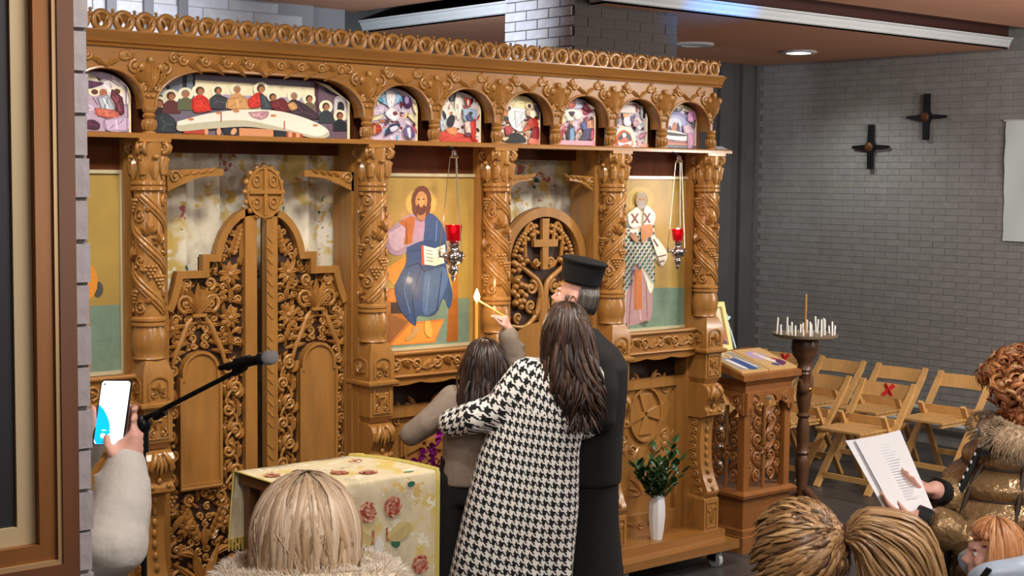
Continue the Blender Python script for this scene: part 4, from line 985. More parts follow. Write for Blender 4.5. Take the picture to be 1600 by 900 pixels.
# ---- small arched icons along the shelf
def arch_icon(x0, x1, label, q, txt, bg, wide=False, extra=None):
    X0, X1 = x0 + .03, x1 - .052; Z0, Z1 = 2.479, 2.742; t = thing('arched_icon', label, 'icon', ((X0 + X1) / 2, 6.07, Z0), group='arched icons on the shelf of the screen')
    cx, w = (X0 + X1) / 2, (X1 - X0) / 2
    out = [(X0, Z0), (X1, Z0)] + ([(X1, 2.64)] + arcpts(cx, 2.64, w, .1, 0, PI, 16)[1:-1] + [(X0, 2.64)] if not wide else [(X1, 2.66), (X1 - .12, 2.735), (X1 - .2, 2.752), (X0 + .1, 2.752), (X0 + .03, 2.72), (X0, 2.66)])
    f = PF(6.07); m = MB(); m.prism(out, f, -.014, 0); m.build('board', CREAM, t)
    p = Paint(q(X0, X1, Z0), 6.0696, .00008); p.m.col = lin(hx(bg)); p.m.add([(a, 6.0698, b) for a, b in ([(a if a < X1 - .001 else X1 - .014, b) for a, b in out])], [tuple(range(len(out)))])
    inner = Paint(lambda x, y: (x, y), 6.0696)
    rr = random.Random(len(txt)); cols = [l.split()[1] for l in txt.strip().split('\n')]; P2_ = Paint(lambda x, y: (x, y), 6.0696, 0)
    if not wide:
        p.q, qq = (lambda x, y: (x, y)), p.q
        for i in range(90):       # loose brushwork of rocks and drapery under the figures
            x, z = rr.uniform(X0 + .01, X1 - .02), rr.uniform(Z0 + .01, Z1 - .03); c = rr.choice(cols); a = rr.uniform(0, 3.14)
            p.ell(x, z, rr.uniform(.006, .022), rr.uniform(.004, .01), c, a, 8)
        p.q = qq
    p.fold = True; p.draw(txt); p.fold = False
    if extra: extra(p)
    # keep paint inside the arched outline
    def clampz(a):
        if wide: return 2.752 if X0 + .1 < a < X1 - .2 else (lerp(2.66, 2.752, min(1, (a - X0) / .1)) if a <= X0 + .1 else lerp(2.66, 2.752, min(1, (X1 - a) / .2)))
        u = min(1, abs(a - cx) / w); return 2.64 + .1 * math.sqrt(max(0, 1 - u * u))
    p.m.v = [(min(a, X1 - .014), y, min(b, clampz(min(a, X1 - .014)))) for a, y, b in p.m.v]
    p.m.build('painting', PRINT, t); return t
def cq(ox, oy, sc, x0, x1, t, b):
    return lambda X0, X1, Z0: QM(x0, x1, t, t, b, b, X0, X1, Z0, 2.742, ox, oy, sc)
arch_icon(2.535, 2.945, 'small arched icon of figures in violet rocks, beside the near pillar', cq(0, 0, 3, 137, 220, 103, 208), '''e eadfc0 460 380 90 70
l 3a3450 8 0 460 320 460 420
e 5a4a80 458 350 12 24
s b8a0b8 420 480 520 420 640 380 650 620 420 620
s e4d8dc 520 380 580 350 640 400 640 480 560 440
e f0e4c8 530 415 24 24
e f0e4c8 610 405 24 24
e 5a3424 530 418 12 14
e 5a3424 608 410 12 14
e b06a50 560 420 14 20
s 6a2c3c 590 400 625 440 632 520 610 530 585 450
s b4bcc8 540 450 575 430 600 500 560 530
s d8a0a0 435 470 470 430 500 490 490 540 440 540
e e8d0b0 458 420 18 18
e 4a2c20 458 422 10 12
s d06a58 530 500 600 510 610 550 540 540
s 4a1c38 490 570 520 560 545 580 540 610 500 605
s e8dcec 430 550 500 560 480 610 425 610
s c8b0d0 560 560 640 540 640 610 570 615
s 5a2850 500 360 560 370 540 385 510 400''', 'cbb8cf')
def supper(p):
    for x, y, r, body, hair in ((75, 290, 34, '2c1c22', '4a2a20'), (160, 230, 34, '5a2a2a', '4a2a20'), (262, 210, 32, '5c6046', '8a7a68'), (365, 185, 34, 'd0301e', '5a3420'), (495, 180, 30, '3c4450', '4a3a30'), (635, 170, 30, 'd09a60', 'a08a70'), (905, 232, 30, '6a1c22', '4a2a20'), (1070, 222, 30, '3a2430', '9a8a78'), (1190, 245, 30, '6a5c46', '4a2e22'), (1325, 310, 32, '2a343a', '4a2a20'), (1438, 385, 30, '1e262e', '4a2a20')):
        p.ell(x, y, r * 1.75, r * 1.75, 'f2e8ca')
        p.poly([(x - r * .6, y + r * .9), (x + r * .6, y + r * .9), (x + r * 1.8, y + r * 2.0), (x + r * 2.0, y + r * 4.2), (x - r * 1.8, y + r * 4.2), (x - r * 1.7, y + r * 2.0)], body)
        p.ell(x, y - r * .1, r * .95, r * 1.05, hair); p.ell(x + r * .15, y + r * .15, r * .62, r * .8, 'a86c46')
    p.fold = True; p.draw('''s 2c343c 30 400 110 370 180 420 200 520 150 530 30 520
s d0301e 310 260 400 240 440 330 430 350 320 360
s 3a3c44 430 250 470 220 560 240 560 320 450 330
s cf9a62 560 250 690 230 730 330 560 330
e f2e8ca 812 165 60 60
e 5a3420 810 160 32 36
e b07848 815 168 20 28
s d0301e 715 250 780 195 830 210 820 300 740 325 712 300
s 3a4650 800 205 850 230 900 320 820 330
s 6a1c22 880 270 980 240 1040 340 950 350 890 320
s 3a2430 1020 290 1100 260 1260 380 1240 410 1060 430
s cf9a62 1010 290 1060 270 1090 320 1040 340
t e6e0d2 195 440 420 370 700 335 960 350 1190 420 1330 500 1330 560 1240 570 980 500 700 430 420 450 215 510
t b8b49c 190 460 215 470 420 440 700 428 980 490 1240 556 1335 520 1335 560 1230 574 980 520 700 480 420 500 210 520
s c09098 710 360 860 350 850 400 800 420 740 400
e c08050 620 350 24 12
e c08050 490 365 22 10
e c08050 290 420 22 12
e c08050 900 385 24 10
e c08050 1230 465 22 10
l b04030 8 0 508 360 508 440
l b04030 8 0 985 430 985 500
p a83c26 240 520 400 505 400 545 240 540
p 20242c 520 490 640 490 620 550 540 550
p c88a60 640 490 900 500 900 570 640 555
p 20242c 905 505 1000 515 1000 570 910 570
p a83c26 1000 515 1130 540 1130 572 1000 572
e d09a74 400 520 14 30
e d09a74 490 520 16 34
e d09a74 600 520 20 30 .5
e d09a74 1030 545 16 28
e d09a74 1090 550 16 26''')
arch_icon(2.945, 4.09, 'wide icon of a long supper table with haloed figures, above the double doors', lambda X0, X1, Z0: QM(241, 555, 104, 122, 212, 220, X0, X1, Z0, 2.755, 240, 100, 4.85), '''p f0e6c2 330 90 1240 150 1240 330 330 330
p 7a8292 20 220 100 120 240 40 330 34 330 240 200 240 60 250
p 20202a 245 30 275 30 275 160 245 170
p 20202a 318 30 334 30 334 150 318 150
s 2c3440 60 230 80 150 150 140 150 240
s b8c4d0 80 220 95 160 130 160 130 220
p 4a2434 1236 110 1270 110 1270 400 1240 400
p 6c5464 1270 110 1420 130 1500 260 1500 580 1380 580 1290 330
p 2a2030 1300 110 1460 130 1500 210 1330 190
s d8d0d4 1390 400 1400 240 1460 230 1500 300 1500 420
s 26242e 1420 330 1430 270 1470 280 1475 340
p b0a0b8 520 210 1240 240 1240 270 520 240''', '6e6474', True, supper)
o2 = (560, 110, 6.923)
arch_icon(4.09, 4.50, 'arched icon with a white figure in a blue halo above three fallen figures', cq(*o2, 581, 667, 134, 224), '''e e6dca8 240 490 105 75 -.3
s 9cc0e0 265 240 330 195 400 180 500 200 545 260 520 330 470 370 420 395 340 355 270 300
s 5aa8cc 270 290 330 300 350 340 300 340
s efe8ec 370 210 460 205 480 280 450 400 400 400 375 300
s 4a4a78 150 290 210 240 250 270 240 370 180 380
e e8e4ea 225 270 22 60
s 4a2a54 550 260 620 260 660 330 640 390 580 380
e a898c8 600 300 24 50
s ece0b0 660 340 725 380 725 480 680 430
s ece0b0 600 480 660 460 725 560 725 600
s efe6ec 430 390 520 470 470 560 390 520 360 460
s d8c4dc 130 480 300 380 360 400 340 470 200 520
p 7a2c34 445 450 480 440 500 475 470 495 440 480
s a8341c 175 660 220 590 300 610 320 680 260 720 190 710
s d88a5a 230 620 260 610 250 720 225 700
s 2e2a54 380 640 440 590 520 590 500 650 420 700 350 740
s d8d8ea 400 640 470 610 500 640 430 690
s 6a5c98 560 650 600 600 660 640 680 740 580 740
s e8e4f0 590 640 630 630 640 740 610 740
s c05868 640 590 700 650 700 700 660 660
e b06a3c 265 595 22 16
e 5a2c30 430 570 18 14''', 'cdb8cc')
arch_icon(4.50, 4.91, 'arched icon of white rocks with two groups of figures and red ground', cq(*o2, 687, 775, 142, 228), '''s f2eadc 990 250 1060 240 1090 350 1180 480 1060 560 990 400
s f2eadc 1160 260 1230 260 1240 420 1200 560 1150 420
s 2a2c34 1065 230 1110 220 1165 250 1150 320 1110 345 1070 290
l d8d8dc 4 0 1090 240 1110 330
l d8d8dc 4 0 1130 240 1115 330
e b05a68 980 310 50 38
s c03c2c 890 720 1000 680 1200 700 1400 760 1400 810 900 810
s e08a54 1040 660 1160 640 1180 720 1080 720
s 1e1c2c 1050 560 1100 500 1150 520 1130 620 1080 640
e b87a50 1108 480 18 22
s c8ccd8 870 480 930 430 950 540 900 560
s d8b8ac 890 550 940 540 970 680 920 700
s b8c4c8 960 540 1010 450 1050 560 1020 680 980 680
s 2a2a40 1000 450 1040 500 1030 560 1000 520
s 9cb0c8 1240 420 1400 430 1400 560 1260 560
s d8b8ac 1260 580 1330 560 1350 700 1280 700
s c02c20 1330 570 1395 540 1395 760 1350 760
s 4a4a70 1270 500 1330 480 1370 560 1290 560
e 2c2820 1330 470 26 20
s b02c1c 1255 290 1330 310 1325 400 1280 380
s f0e8dc 1285 315 1310 320 1305 380 1290 370
l b04a3c 10 0 1070 380 1070 440
l b04a3c 10 0 1160 370 1180 420
e 5a2c3a 930 720 26 18
e 5a2c3a 1300 720 40 26
s b83024 890 700 930 760 900 790''', 'd8d0d0')
o3 = (770, 120, 7.5)
arch_icon(4.91, 5.32, 'arched icon with a large white striding figure over a dark pit', cq(*o3, 783, 860, 149, 230), '''s e8d8a0 160 290 300 235 480 235 560 300 560 400 300 400 150 380
s efecec 280 400 340 370 470 390 490 480 420 560 450 670 340 640 280 560 250 460
s dcdce4 340 420 440 430 420 560 360 620
s 14161a 220 790 230 730 360 680 470 740 470 800 300 810
s b84a26 390 690 560 620 580 560 500 560 440 660
s b03020 490 560 560 480 640 570 560 620
s 8c1c28 560 620 640 600 640 760 540 740
s d87a68 530 740 640 760 640 815 510 810
s a83c40 210 620 280 600 320 660 240 720
s 4a2a3c 140 430 200 420 200 520 150 530
e efe8d0 155 375 40 36
e 5a3020 160 385 22 26
e efe8d0 265 380 36 34
e 5a3020 268 388 20 24
e efe8d0 510 350 40 38
e 5a3020 512 352 24 28
s c08050 180 420 240 410 250 480 190 480
s 2e3038 190 520 240 490 260 520 200 550
s d8dce2 110 520 210 550 200 590 120 590
e e8e4e8 160 680 36 50
e 8c1c2c 245 550 14 10
s c0a890 470 400 560 380 600 470 480 470
e e8e4c8 550 450 34 46
s e8c8a0 170 750 260 740 210 790
s 2a2438 560 320 630 370 630 520 600 440''', 'd8c4b4')
arch_icon(5.32, 5.73, 'arched icon of a dark-robed standing figure between two groups below a red disc', cq(*o3, 877, 946, 155, 232), '''s b8b8d4 900 300 1010 260 1150 270 1200 340 1100 390 930 380
e b04838 1010 325 66 70
e e0803c 1012 345 20 20
s f0e8dc 930 430 1000 395 1120 410 1130 500 1010 540 930 520
s 2a1c26 1000 560 1040 600 1070 690 1050 780 990 790 960 690
s 6a94b8 1000 640 1050 630 1055 770 1000 780
e b87a58 1014 560 18 22
s c88890 860 580 930 560 930 680 900 740 850 760
s 9a2438 880 680 920 640 915 760 840 770
s 506ca8 800 510 850 480 860 590 810 600
s d8c8a0 870 470 930 480 950 560 880 570
s 4a2438 880 440 940 440 900 490
s 3a2440 980 430 1050 430 1020 490
s 6a2438 1150 300 1200 340 1280 360 1240 420 1160 390
s ece0c8 1180 310 1280 370 1240 390
s 4a5a98 1130 560 1180 540 1190 640 1140 640
s c88c70 1190 540 1270 500 1270 620 1200 640
s 3a3458 1160 640 1260 620 1240 740 1110 780
s b84c64 1240 650 1275 620 1270 760 1230 740
e 5a3020 1160 530 20 22
e 5a3020 1240 500 22 22
e e0d4cc 965 490 22 28
e e0d4cc 1065 490 22 28
s b0486a 800 370 860 350 860 400 810 420
p d898a8 800 775 1290 775 1290 830 800 830''', 'd2bccb')
o4 = (950, 130, 8.183)
arch_icon(5.73, 6.14, 'arched icon with an orange cave and white figures near the right end', cq(*o4, 963, 1026, 160, 234), '''s e8d8c0 280 260 380 235 480 260 470 290 300 290
p c04a28 270 285 480 280 480 292 270 296
p d8ccc8 230 300 450 300 450 400 230 400
l c04a28 8 0 470 290 470 400
s c8d0d8 510 280 560 270 570 460 520 450
s 1e1828 545 330 575 330 575 450 545 450
s ece0c0 190 760 240 600 320 570 420 620 440 840 190 840
s c85a20 200 830 215 700 300 625 390 680 415 840
s 2a1430 228 750 300 650 380 690 390 760
e f0e8e4 310 690 26 30
s d06040 270 760 300 720 350 730 350 770
s f2ece8 225 770 300 800 400 765 390 830 350 800 270 830 240 830
s 405a90 150 480 210 450 240 540 190 560
s 8a9ac0 160 460 200 440 200 510 160 510
s b05878 150 620 190 660 180 700 150 680
s 9aa0a8 440 560 540 520 530 580 460 640
s a04868 460 740 530 660 590 650 530 720
s e0a060 280 415 350 410 340 470 290 460
s e8e0ec 290 470 370 450 380 560 300 560
s 5a4a70 370 450 430 420 410 520 370 500
s c04a38 110 780 160 770 160 840 110 840
s b89098 400 520 450 480 480 540 420 580
e d8c0c8 480 590 30 20 .5
p c87c58 500 810 600 800 600 840 500 840
s 4a1c3c 150 260 250 260 190 320 130 380''', 'd2c6cc')
arch_icon(6.14, 6.55, 'rightmost arched icon with a blue-violet halo above a white draped bier', cq(*o4, 1046, 1103, 160, 236), '''s ead8b0 880 320 1000 250 1120 250 1220 330 1200 380 1000 300 900 380
e 7a78a8 985 500 160 150
e a0a4cc 985 510 120 115
e ccd0e0 975 520 80 85
s 2a2028 960 340 985 290 1010 350 980 360
l 2a2028 14 0 880 320 930 370
l 2a2028 14 0 1065 295 1025 360
s c07a58 930 610 960 510 990 520 1000 620
s 3a344a 1000 620 1005 500 1030 560 1030 630
s 4a3a4a 905 610 915 550 935 610
s efe8e0 800 700 850 610 1100 650 1130 730 1080 755 900 740
s 1a1418 860 640 900 640 1100 665 1090 690 900 685
s 8c1c28 800 720 900 760 1130 760 1130 790 810 790
p c86a30 800 790 1130 795 1130 815 800 812
s 2a1024 780 810 1200 815 1190 860 1040 850 800 850
s b87ca8 1130 340 1200 330 1220 480 1120 470
s a86a90 1120 640 1190 640 1200 780 1130 860
s c8a8b8 1060 550 1140 530 1150 640 1080 640
s 4a1c30 800 380 860 290 870 360 830 420
s 3a2430 1180 480 1210 460 1210 560 1180 540
s d8b8c8 770 660 810 640 800 830 780 820''', 'c9b8d0')
# ================================================================ lectern right of the screen
LX0, LX1, LY0, LY1 = 6.86, 7.30, 5.96, 6.30
t = thing('lectern', 'carved oak lectern with a slanted top holding icons, right of the screen', 'lectern', (7.08, 6.13, 0))
m = MB(); m.loft([[(LX0 - a, LY0 - a, z), (LX1 + a, LY0 - a, z), (LX1 + a, LY1 + a, z), (LX0 - a, LY1 + a, z)] for a, z in ((.02, 0), (.02, .1), (.012, .105), (.012, .14), (.0, .15), (.0, .33), (.03, .345), (.035, .365), (.01, .385))]); m.build('base', LECT, t)
for x in (LX0 + .03, LX1 - .03):
    for y in (LY0 + .03, LY1 - .03):
        m = MB(); m.box(x - .026, x + .026, y - .026, y + .026, .38, 1.0); m.build('post', LECT, t)
sl = lambda y: lerp(1.112, 1.215, (y - 5.92) / .36)
m = MB(); m.loft([[(x, 5.92, sl(5.92) - .035), (x, 5.92, sl(5.92)), (x, 6.28, sl(6.28)), (x, 6.36, sl(6.28)), (x, 6.36, sl(6.28) - .04)] for x in (6.80, 7.345)]); top = m.build('slanted_top', LECT, t)
m = MB(); m.loft([[(LX0 - a, LY0 - a, z), (LX1 + a, LY0 - a, z), (LX1 + a, LY1 + a, z), (LX0 - a, LY1 + a, z)] for a, z in ((.0, .985), (.0, 1.04), (.02, 1.06), (.03, 1.08))]); m.build('moulding', LECT, t)
def apron(f, L, nm):
    pts = [(0, 1.0), (L, 1.0), (L, .86), (L - .05, .875), (L - .075, .93)] + arcpts(L / 2, .93, .06, .05, 0, PI, 8) + [(.075, .93), (.05, .875), (0, .86)]
    m = MB(); m.prism(pts, f, 0, .02); o = m.build('apron', LECT, t)
    for s in (-1, 1): m = MB(); m.spiral(f, L / 2 + s * L * .32, .945, .04, PI / 2, 1.3, s, .009, .02); m.leaf(f, L / 2 + s * L * .22, .97, PI / 2 - s * 1.3, .07, .03, .018, .012); m.leaf(f, L / 2 + s * L * .43, .93, -PI / 2, .06, .03, .018, .012); m.build('apron_carving', LECT, o, 1.4)
apron(lambda a, b, d: (LX0 + a, LY0 + .002 - d, b), LX1 - LX0, 'f'); apron(lambda a, b, d: (LX0 + .002 - d, LY1 - a, b), LY1 - LY0, 's')
def openwork(f, L):
    m = MB(); c = L / 2
    m.path(f, [(c, .39), (c, .9)], .014, 0, 6)
    for k in range(4):
        z = .47 + k * .11
        for s in (-1, 1):
            m.spiral(f, c + s * .062, z, .042, -PI / 2, 1.3, s, .011, 0, N=12); m.leaf(f, c + s * .02, z + .03, PI / 2 - s * .9, .1, .04, 0, .016); m.spiral(f, c + s * .12, z + .05, .03, PI / 2, 1.2, -s, .01, 0, N=10); m.leaf(f, c + s * .14, z - .02, PI / 2 + s * .3, .07, .03, 0, .014)
    m.rosette(f, c, .63, .05, 8, .004, .014)
    m.build('openwork_panel', LECT, t, 1.4)
openwork(lambda a, b, d: (LX0 + .05 + a, LY0 + .035 - d, b), LX1 - LX0 - .1); openwork(lambda a, b, d: (LX0 + .03 - d, LY1 - .05 - a, b), LY1 - LY0 - .1)
# two flat icons lying on the slanted top
def flat_icon(x0, x1, y0, y1, label, bg, txt):
    o = thing('flat_icon', label, 'icon', ((x0 + x1) / 2, (y0 + y1) / 2, sl(5.98)), group='icons lying on the lectern')
    f = lambda a, b, d: (a, b, sl(b) + d); m = MB(); m.prism([(x0, y0), (x1, y0), (x1, y1), (x0, y1)], f, .001, .012); m.build('board', mat('icon_board', (196, 160, 104), .45), o)
    p = Paint(lambda x, y: (lerp(x0, x1, x / 100), lerp(y1, y0, y / 100)), 0); p.poly([(8, 8), (92, 8), (92, 92), (8, 92)], bg); p.draw(txt)
    p.m.v = [(a, b, sl(b) + .0125 - d) for a, d, b in p.m.v]; p.m.build('painting', PRINT, o)
flat_icon(6.815, 7.06, 5.95, 6.26, 'flat icon of a blue-robed figure on the left half of the lectern', '9a9488', '''s 34508c 40 30 60 40 72 70 70 92 40 90 34 60
s e8e8ea 20 40 34 44 40 88 28 80
s e8e8ea 66 30 74 50 80 80 74 84
e e8d8b0 48 24 13 13
e a87850 48 25 7 9''')
flat_icon(7.07, 7.335, 5.95, 6.26, 'flat icon with white and purple figures on the right half of the lectern', 'c8a878', '''e b8a0c8 40 34 26 20
s e8e4ea 40 30 52 34 62 60 74 70 66 76 50 64
s 5a2a60 62 70 84 60 90 78 60 90
s a83048 70 50 82 56 80 64 70 62
s 3a4a78 40 74 56 80 50 90 36 84
e e8d0a8 46 30 8 8''')
# framed icon leaning behind, with a ribbon spray
t = thing('framed_icon', 'small icon in a pale yellow frame leaning at the back of the lectern', 'icon', (7.02, 6.3, 1.225))
def lean(a, b, d): return (6.86 + a, 6.30 + b * .28 - d, 1.222 + b)
m = MB(); m.band([(0, 0), (.24, 0), (.24, .3), (0, .3)], .03, lean, 0, .022, True); m.build('frame', mat('pale_frame', (232, 214, 140), .45), t)
m = MB(); m.prism([(.02, .02), (.22, .02), (.22, .28), (.02, .28)], lean, -.004, .006); m.build('panel', mat('icon_pale', (214, 204, 170), .5), t)
p = Paint(lambda x, y: (x, y), 0); p.poly([(.14, .04), (.2, .05), (.195, .16), (.17, .19), (.145, .14)], 'b84a48', 3); p.poly([(.04, .04), (.13, .04), (.13, .16), (.09, .24), (.05, .2)], '3a4a80', 3); p.ell(.1, .2, .03, .035, 'e0c890'); p.ell(.1, .2, .016, .02, 'a87850'); p.poly([(.13, .035), (.21, .035), (.2, .06), (.14, .06)], '5a2a40')
p.m.v = [lean(a, b, .0065 - d) for a, d, b in p.m.v]; p.m.build('painting', PRINT, t)
t = thing('ribbon_spray', 'pale blue ribbon bow and spray hanging beside the framed icon', 'ribbon', (7.16, 6.33, 1.25))
m = MB()
for k, (a, L) in enumerate(((.5, .05), (2.3, .05), (1.4, .045), (3.6, .04), (5.4, .05))): m.leaf(lambda u, v, d: (7.125 + u, 6.37 - d, 1.40 + v), 0, 0, a, L, .03, 0, .012)
m.build('bow', mat('blue_ribbon', (188, 222, 226), .5), t, .9)
m = MB(); m.tube([(7.125, 6.37, 1.40), (7.15, 6.35, 1.33), (7.19, 6.34, 1.222)], [.012, .01, .008], 6); m.tube([(7.125, 6.372, 1.40), (7.10, 6.37, 1.47), (7.085, 6.36, 1.46)], [.01, .012, .006], 6); m.build('ribbon_tail', mat('blue_ribbon', (188, 222, 226)), t, 1)
# ================================================================ candle stand
cx, cy = 8.07, 6.48
t = thing('candle_stand', 'tall turned dark wood candle stand with a round tray before the chairs', 'candle stand', (cx, cy, 0))
m = MB(); m.lathe([(r * .74, z) for r, z in [(.05, .06), (.055, .1), (.07, .14), (.05, .2), (.065, .3), (.072, .36), (.05, .40), (.07, .42), (.05, .44), (.06, .5), (.06, .6), (.045, .66), (.07, .68), (.045, .7), (.06, .75), (.074, .82), (.06, .9), (.05, .95), (.07, .97), (.055, .99), (.06, 1.0)]], 16, (cx, cy, 0)); m.build('turned_pole', WALN, t, .8)
m = MB(); m.lathe([(.06, 1.0), (.045, 1.03), (.055, 1.06), (.085, 1.1), (.095, 1.15), (.09, 1.2), (.08, 1.225)], 16, (cx, cy, 0)); m.build('cup', WALN, t, .8)
m = MB(); m.lathe([(.0, 1.222), (.19, 1.222), (.222, 1.232), (.226, 1.25), (.218, 1.25), (.2, 1.24), (0, 1.24)], 32, (cx, cy, 0), cap=False); m.build('tray', mat('tray_metal', (150, 134, 108), .4, metal=.4), t, .7)
for k in range(3):
    a = k * 2 * PI / 3 + .4; m = MB(); m.tube([(cx + .04 * cos(a), cy + .04 * sin(a), .16), (cx + .14 * cos(a), cy + .14 * sin(a), .1), (cx + .24 * cos(a), cy + .24 * sin(a), .03), (cx + .28 * cos(a), cy + .28 * sin(a), .02)], [.035, .03, .025, .02], 8); m.build('foot', WALN, t, 1)
for k in range(2):
    a = 3.6 + k * 3.0; m = MB(); m.tube([(cx + .05 * cos(a), cy + .05 * sin(a), .86), (cx + .1 * cos(a), cy + .1 * sin(a), .88), (cx + .13 * cos(a), cy + .13 * sin(a), .94)], [.03, .03, .016], 8); m.build('side_scroll', WALN, t, 1)
m = MB(); m.tube([(cx - .03, cy - .07, .99), (cx - .03, cy - .075, .9)], .005, 6); m.ell((cx - .03, cy - .078, .87), (.018, .01, .018), 8, 6); m.build('brass_pendant', BRASS, t, 1)
rnd = random.Random(5); wx = MB(); wx.lathe([(.0065, 0), (.0065, 1), (.003, 1.05)], 7); WXM = wx.mesh('thin_candle', 1, m=WAX)
m = MB(); m.lathe([(.009, 0), (.009, .28), (.003, .285)], 8, (cx - .005, cy, 1.24)); tag(m.build('tall_candle', mat('old_beeswax', (176, 126, 70), .5), base=(cx, cy, 1.24)), 'single tall beeswax candle at the middle of the round candle tray', 'candle')
for k in range(24):
    a = 2 * PI * k / 24 * 1.0 + rnd.uniform(-.1, .1); r = .195 if k % 2 else .13
    o = bpy.data.objects.new('thin_candle', WXM); COL.objects.link(o); o.location = (cx + r * cos(a), cy + r * sin(a), 1.241); o.scale = (1, 1, rnd.uniform(.04, .115)); o.rotation_euler = (rnd.uniform(-.06, .06), rnd.uniform(-.06, .06), 0)
    tag(o, 'short thin white candle standing upright on the round candle tray', 'candle', 'thin white candles on the round tray')
# ================================================================ folding chairs by the right wall
def make_chair():
    t = thing('folding_chair', 'x', 'chair', (0, 0, 0), 0, 'wooden folding chairs by the right wall', world=False)
    for s in (-1, 1):
        m = MB(); m.bar((-.28, s * .225, 0), (.27, s * .225, .72), .028, .048, (0, 1, 0)); m.tube([(.255, s * .239, .70), (.255, s * .211, .70)], .001, 4); m.bar((.262, s * .225, .71), (.302, s * .225, .775), .027, .04, (0, 1, 0)); m.build('back_leg_rail', CHW, t)
        m = MB(); m.bar((.27, s * .19, 0), (-.05, s * .19, .56), .026, .042, (0, 1, 0)); m.build('rear_leg', CHW, t)
        m = MB(); m.bar((-.33, s * .17, .435), (.1, s * .17, .435), .026, .03, (0, 0, 1)); m.build('seat_rail', CHW, t)
    m = MB(); n = 6
    m.loft([[(.255 - .0 + .03 * (1 - abs(2 * i / n - 1)) , lerp(-.225, .225, i / n), .655), (.30 + .03 * (1 - abs(2 * i / n - 1)), lerp(-.225, .225, i / n), .755), (.285 + .03 * (1 - abs(2 * i / n - 1)), lerp(-.225, .225, i / n), .762), (.24 + .03 * (1 - abs(2 * i / n - 1)), lerp(-.225, .225, i / n), .66)] for i in range(n + 1)]); m.build('top_slat', CHW, t, .6)
    m = MB(); m.box(.075, .093, -.21, .21, .445, .53); m.build('lower_back_rail', CHW, t)
    for k in range(7):
        x = -.345 + k * .06; m = MB(); m.box(x, x + .054, -.2, .2, .45, .466); m.build('seat_slat', CHW, t)
    m = MB(); m.box(-.235, -.215, -.21, .21, .07, .11); m.build('front_rung', CHW, t); m = MB(); m.box(.19, .21, -.18, .18, .12, .16); m.build('rear_rung', CHW, t)
    return t
ch0 = make_chair(); spots = [(10.02, 8.52, 'folding chair by the wall with a red tape cross, behind the candle stand', 1), (10.02, 7.88, 'back row folding chair just right of the candle stand', 0), (10.02, 7.26, 'middle folding chair of the back row by the wall', 0), (10.02, 6.65, 'rightmost back row folding chair, beside the curly-haired woman', 0),
    (9.12, 7.35, 'front row folding chair partly behind the candle stand', 0), (9.12, 6.74, 'front row folding chair with a red tape cross on its back', 1), (9.12, 7.95, 'front row folding chair glimpsed between the lectern and the candle stand', 0)]
for i, (x, y, lb, red) in enumerate(spots):
    c = ch0 if i == 0 else copy_tree(ch0); c.location = (x, y, 0); c.rotation_euler = (0, 0, random.uniform(-.05, .05)); c['label'] = lb
    spots[i] = (c, red)
for c, red in spots:
    if red:
        m = MB()
        for s in (-1, 1): m.bar((.268, -.04 * s - .01, .668), (.298, .04 * s - .01, .752), .03, .006, (1, 0, .2))
        m.build('red_tape', REDT, c)
# ================================================================ table with the brocade runner
TZ = 1.03
t = thing('table', 'small dark wood table standing before the double doors', 'table', (3.45, 5.31, 0))
m = MB(); m.box(3.13, 3.77, 5.08, 5.555, TZ - .05, TZ - .012); m.build('table_top', WALN, t)
for x in (3.17, 3.73):
    for y in (5.12, 5.515): m = MB(); m.box(x - .025, x + .025, y - .025, y + .025, 0, TZ - .05); m.build('leg', WALN, t)
BROC = clothmat('brocade', (224, 210, 176), (218, 194, 116), (206, 192, 160), [(13, .60, (240, 234, 214)), (9, .63, (216, 182, 110))])
t = thing('tablecloth', 'cream and gold floral brocade cloth hanging over the small table', 'tablecloth', (3.45, 5.31, TZ))
cl = MB(); rows = []
def wv(k, i): return .008 * sin(k * .9 + i * .2) * min(1, i / 4)
xs = [k / 14 for k in range(15)]
for i in range(13):
    z = lerp(.735, TZ - .008, i / 12); rows.append([(lerp(3.088 + .025 * i / 12, 3.78, u), 5.572 + .01 * sin(u * 16), z) for u in xs])
for i in range(9):
    v = i / 8; rows.append([(lerp(3.115, lerp(3.71, 3.825, v), u), lerp(5.568, 5.065, v), TZ + .001 + (.012 * u * u * sin(PI * v) if u > .6 else 0)) for u in xs])
for i in range(13):
    z = lerp(TZ - .01, .28, i / 12); rows.append([(lerp(3.105, 3.822 - .02 * i / 12, u), 5.058 - .012 * i / 12 * (1 + sin(u * 14 + .5)) , z) for u in xs])
cl.loft(rows, cap=False, close=False); cl.build('cloth', BROC, t, 3)
GT = mat('gold_braid', (216, 200, 110), .5, metal=.15, noise=.12, scale=60)
m = MB(); m.tube([(r[-1][0], r[-1][1] - .002, r[-1][2] + .002) for r in rows], .011, 6); m.build('gold_braid', GT, t, 1)
m = MB(); m.tube([(r[0][0], r[0][1] - .002, r[0][2] + .002) for r in rows], .004, 6); m.build('gold_braid', GT, t, 1)
m = MB()
for k in range(42): x = 3.09 + k * .0165; m.tube([(x, 5.572, .74), (x, 5.574, .685)], .0045, 4)
m.build('fringe', GT, t)
def flush(nm, fn):
    global p
    p.m.v = [fn(a, d, b) for a, d, b in p.m.v]; p.m.build(nm, PRINT, t); p = Paint(lambda x, y: (x, y), 0)
fronts = lambda a, d, b: (a, 5.0565 - .012 * (TZ - b) / .75 * (1 + sin((a - 3.105) / .71 * 14 + .5)) + d - .0015, b)
tops = lambda a, d, b: (a, b, TZ + .004 - d)
p = Paint(lambda x, y: (x, y), 0)
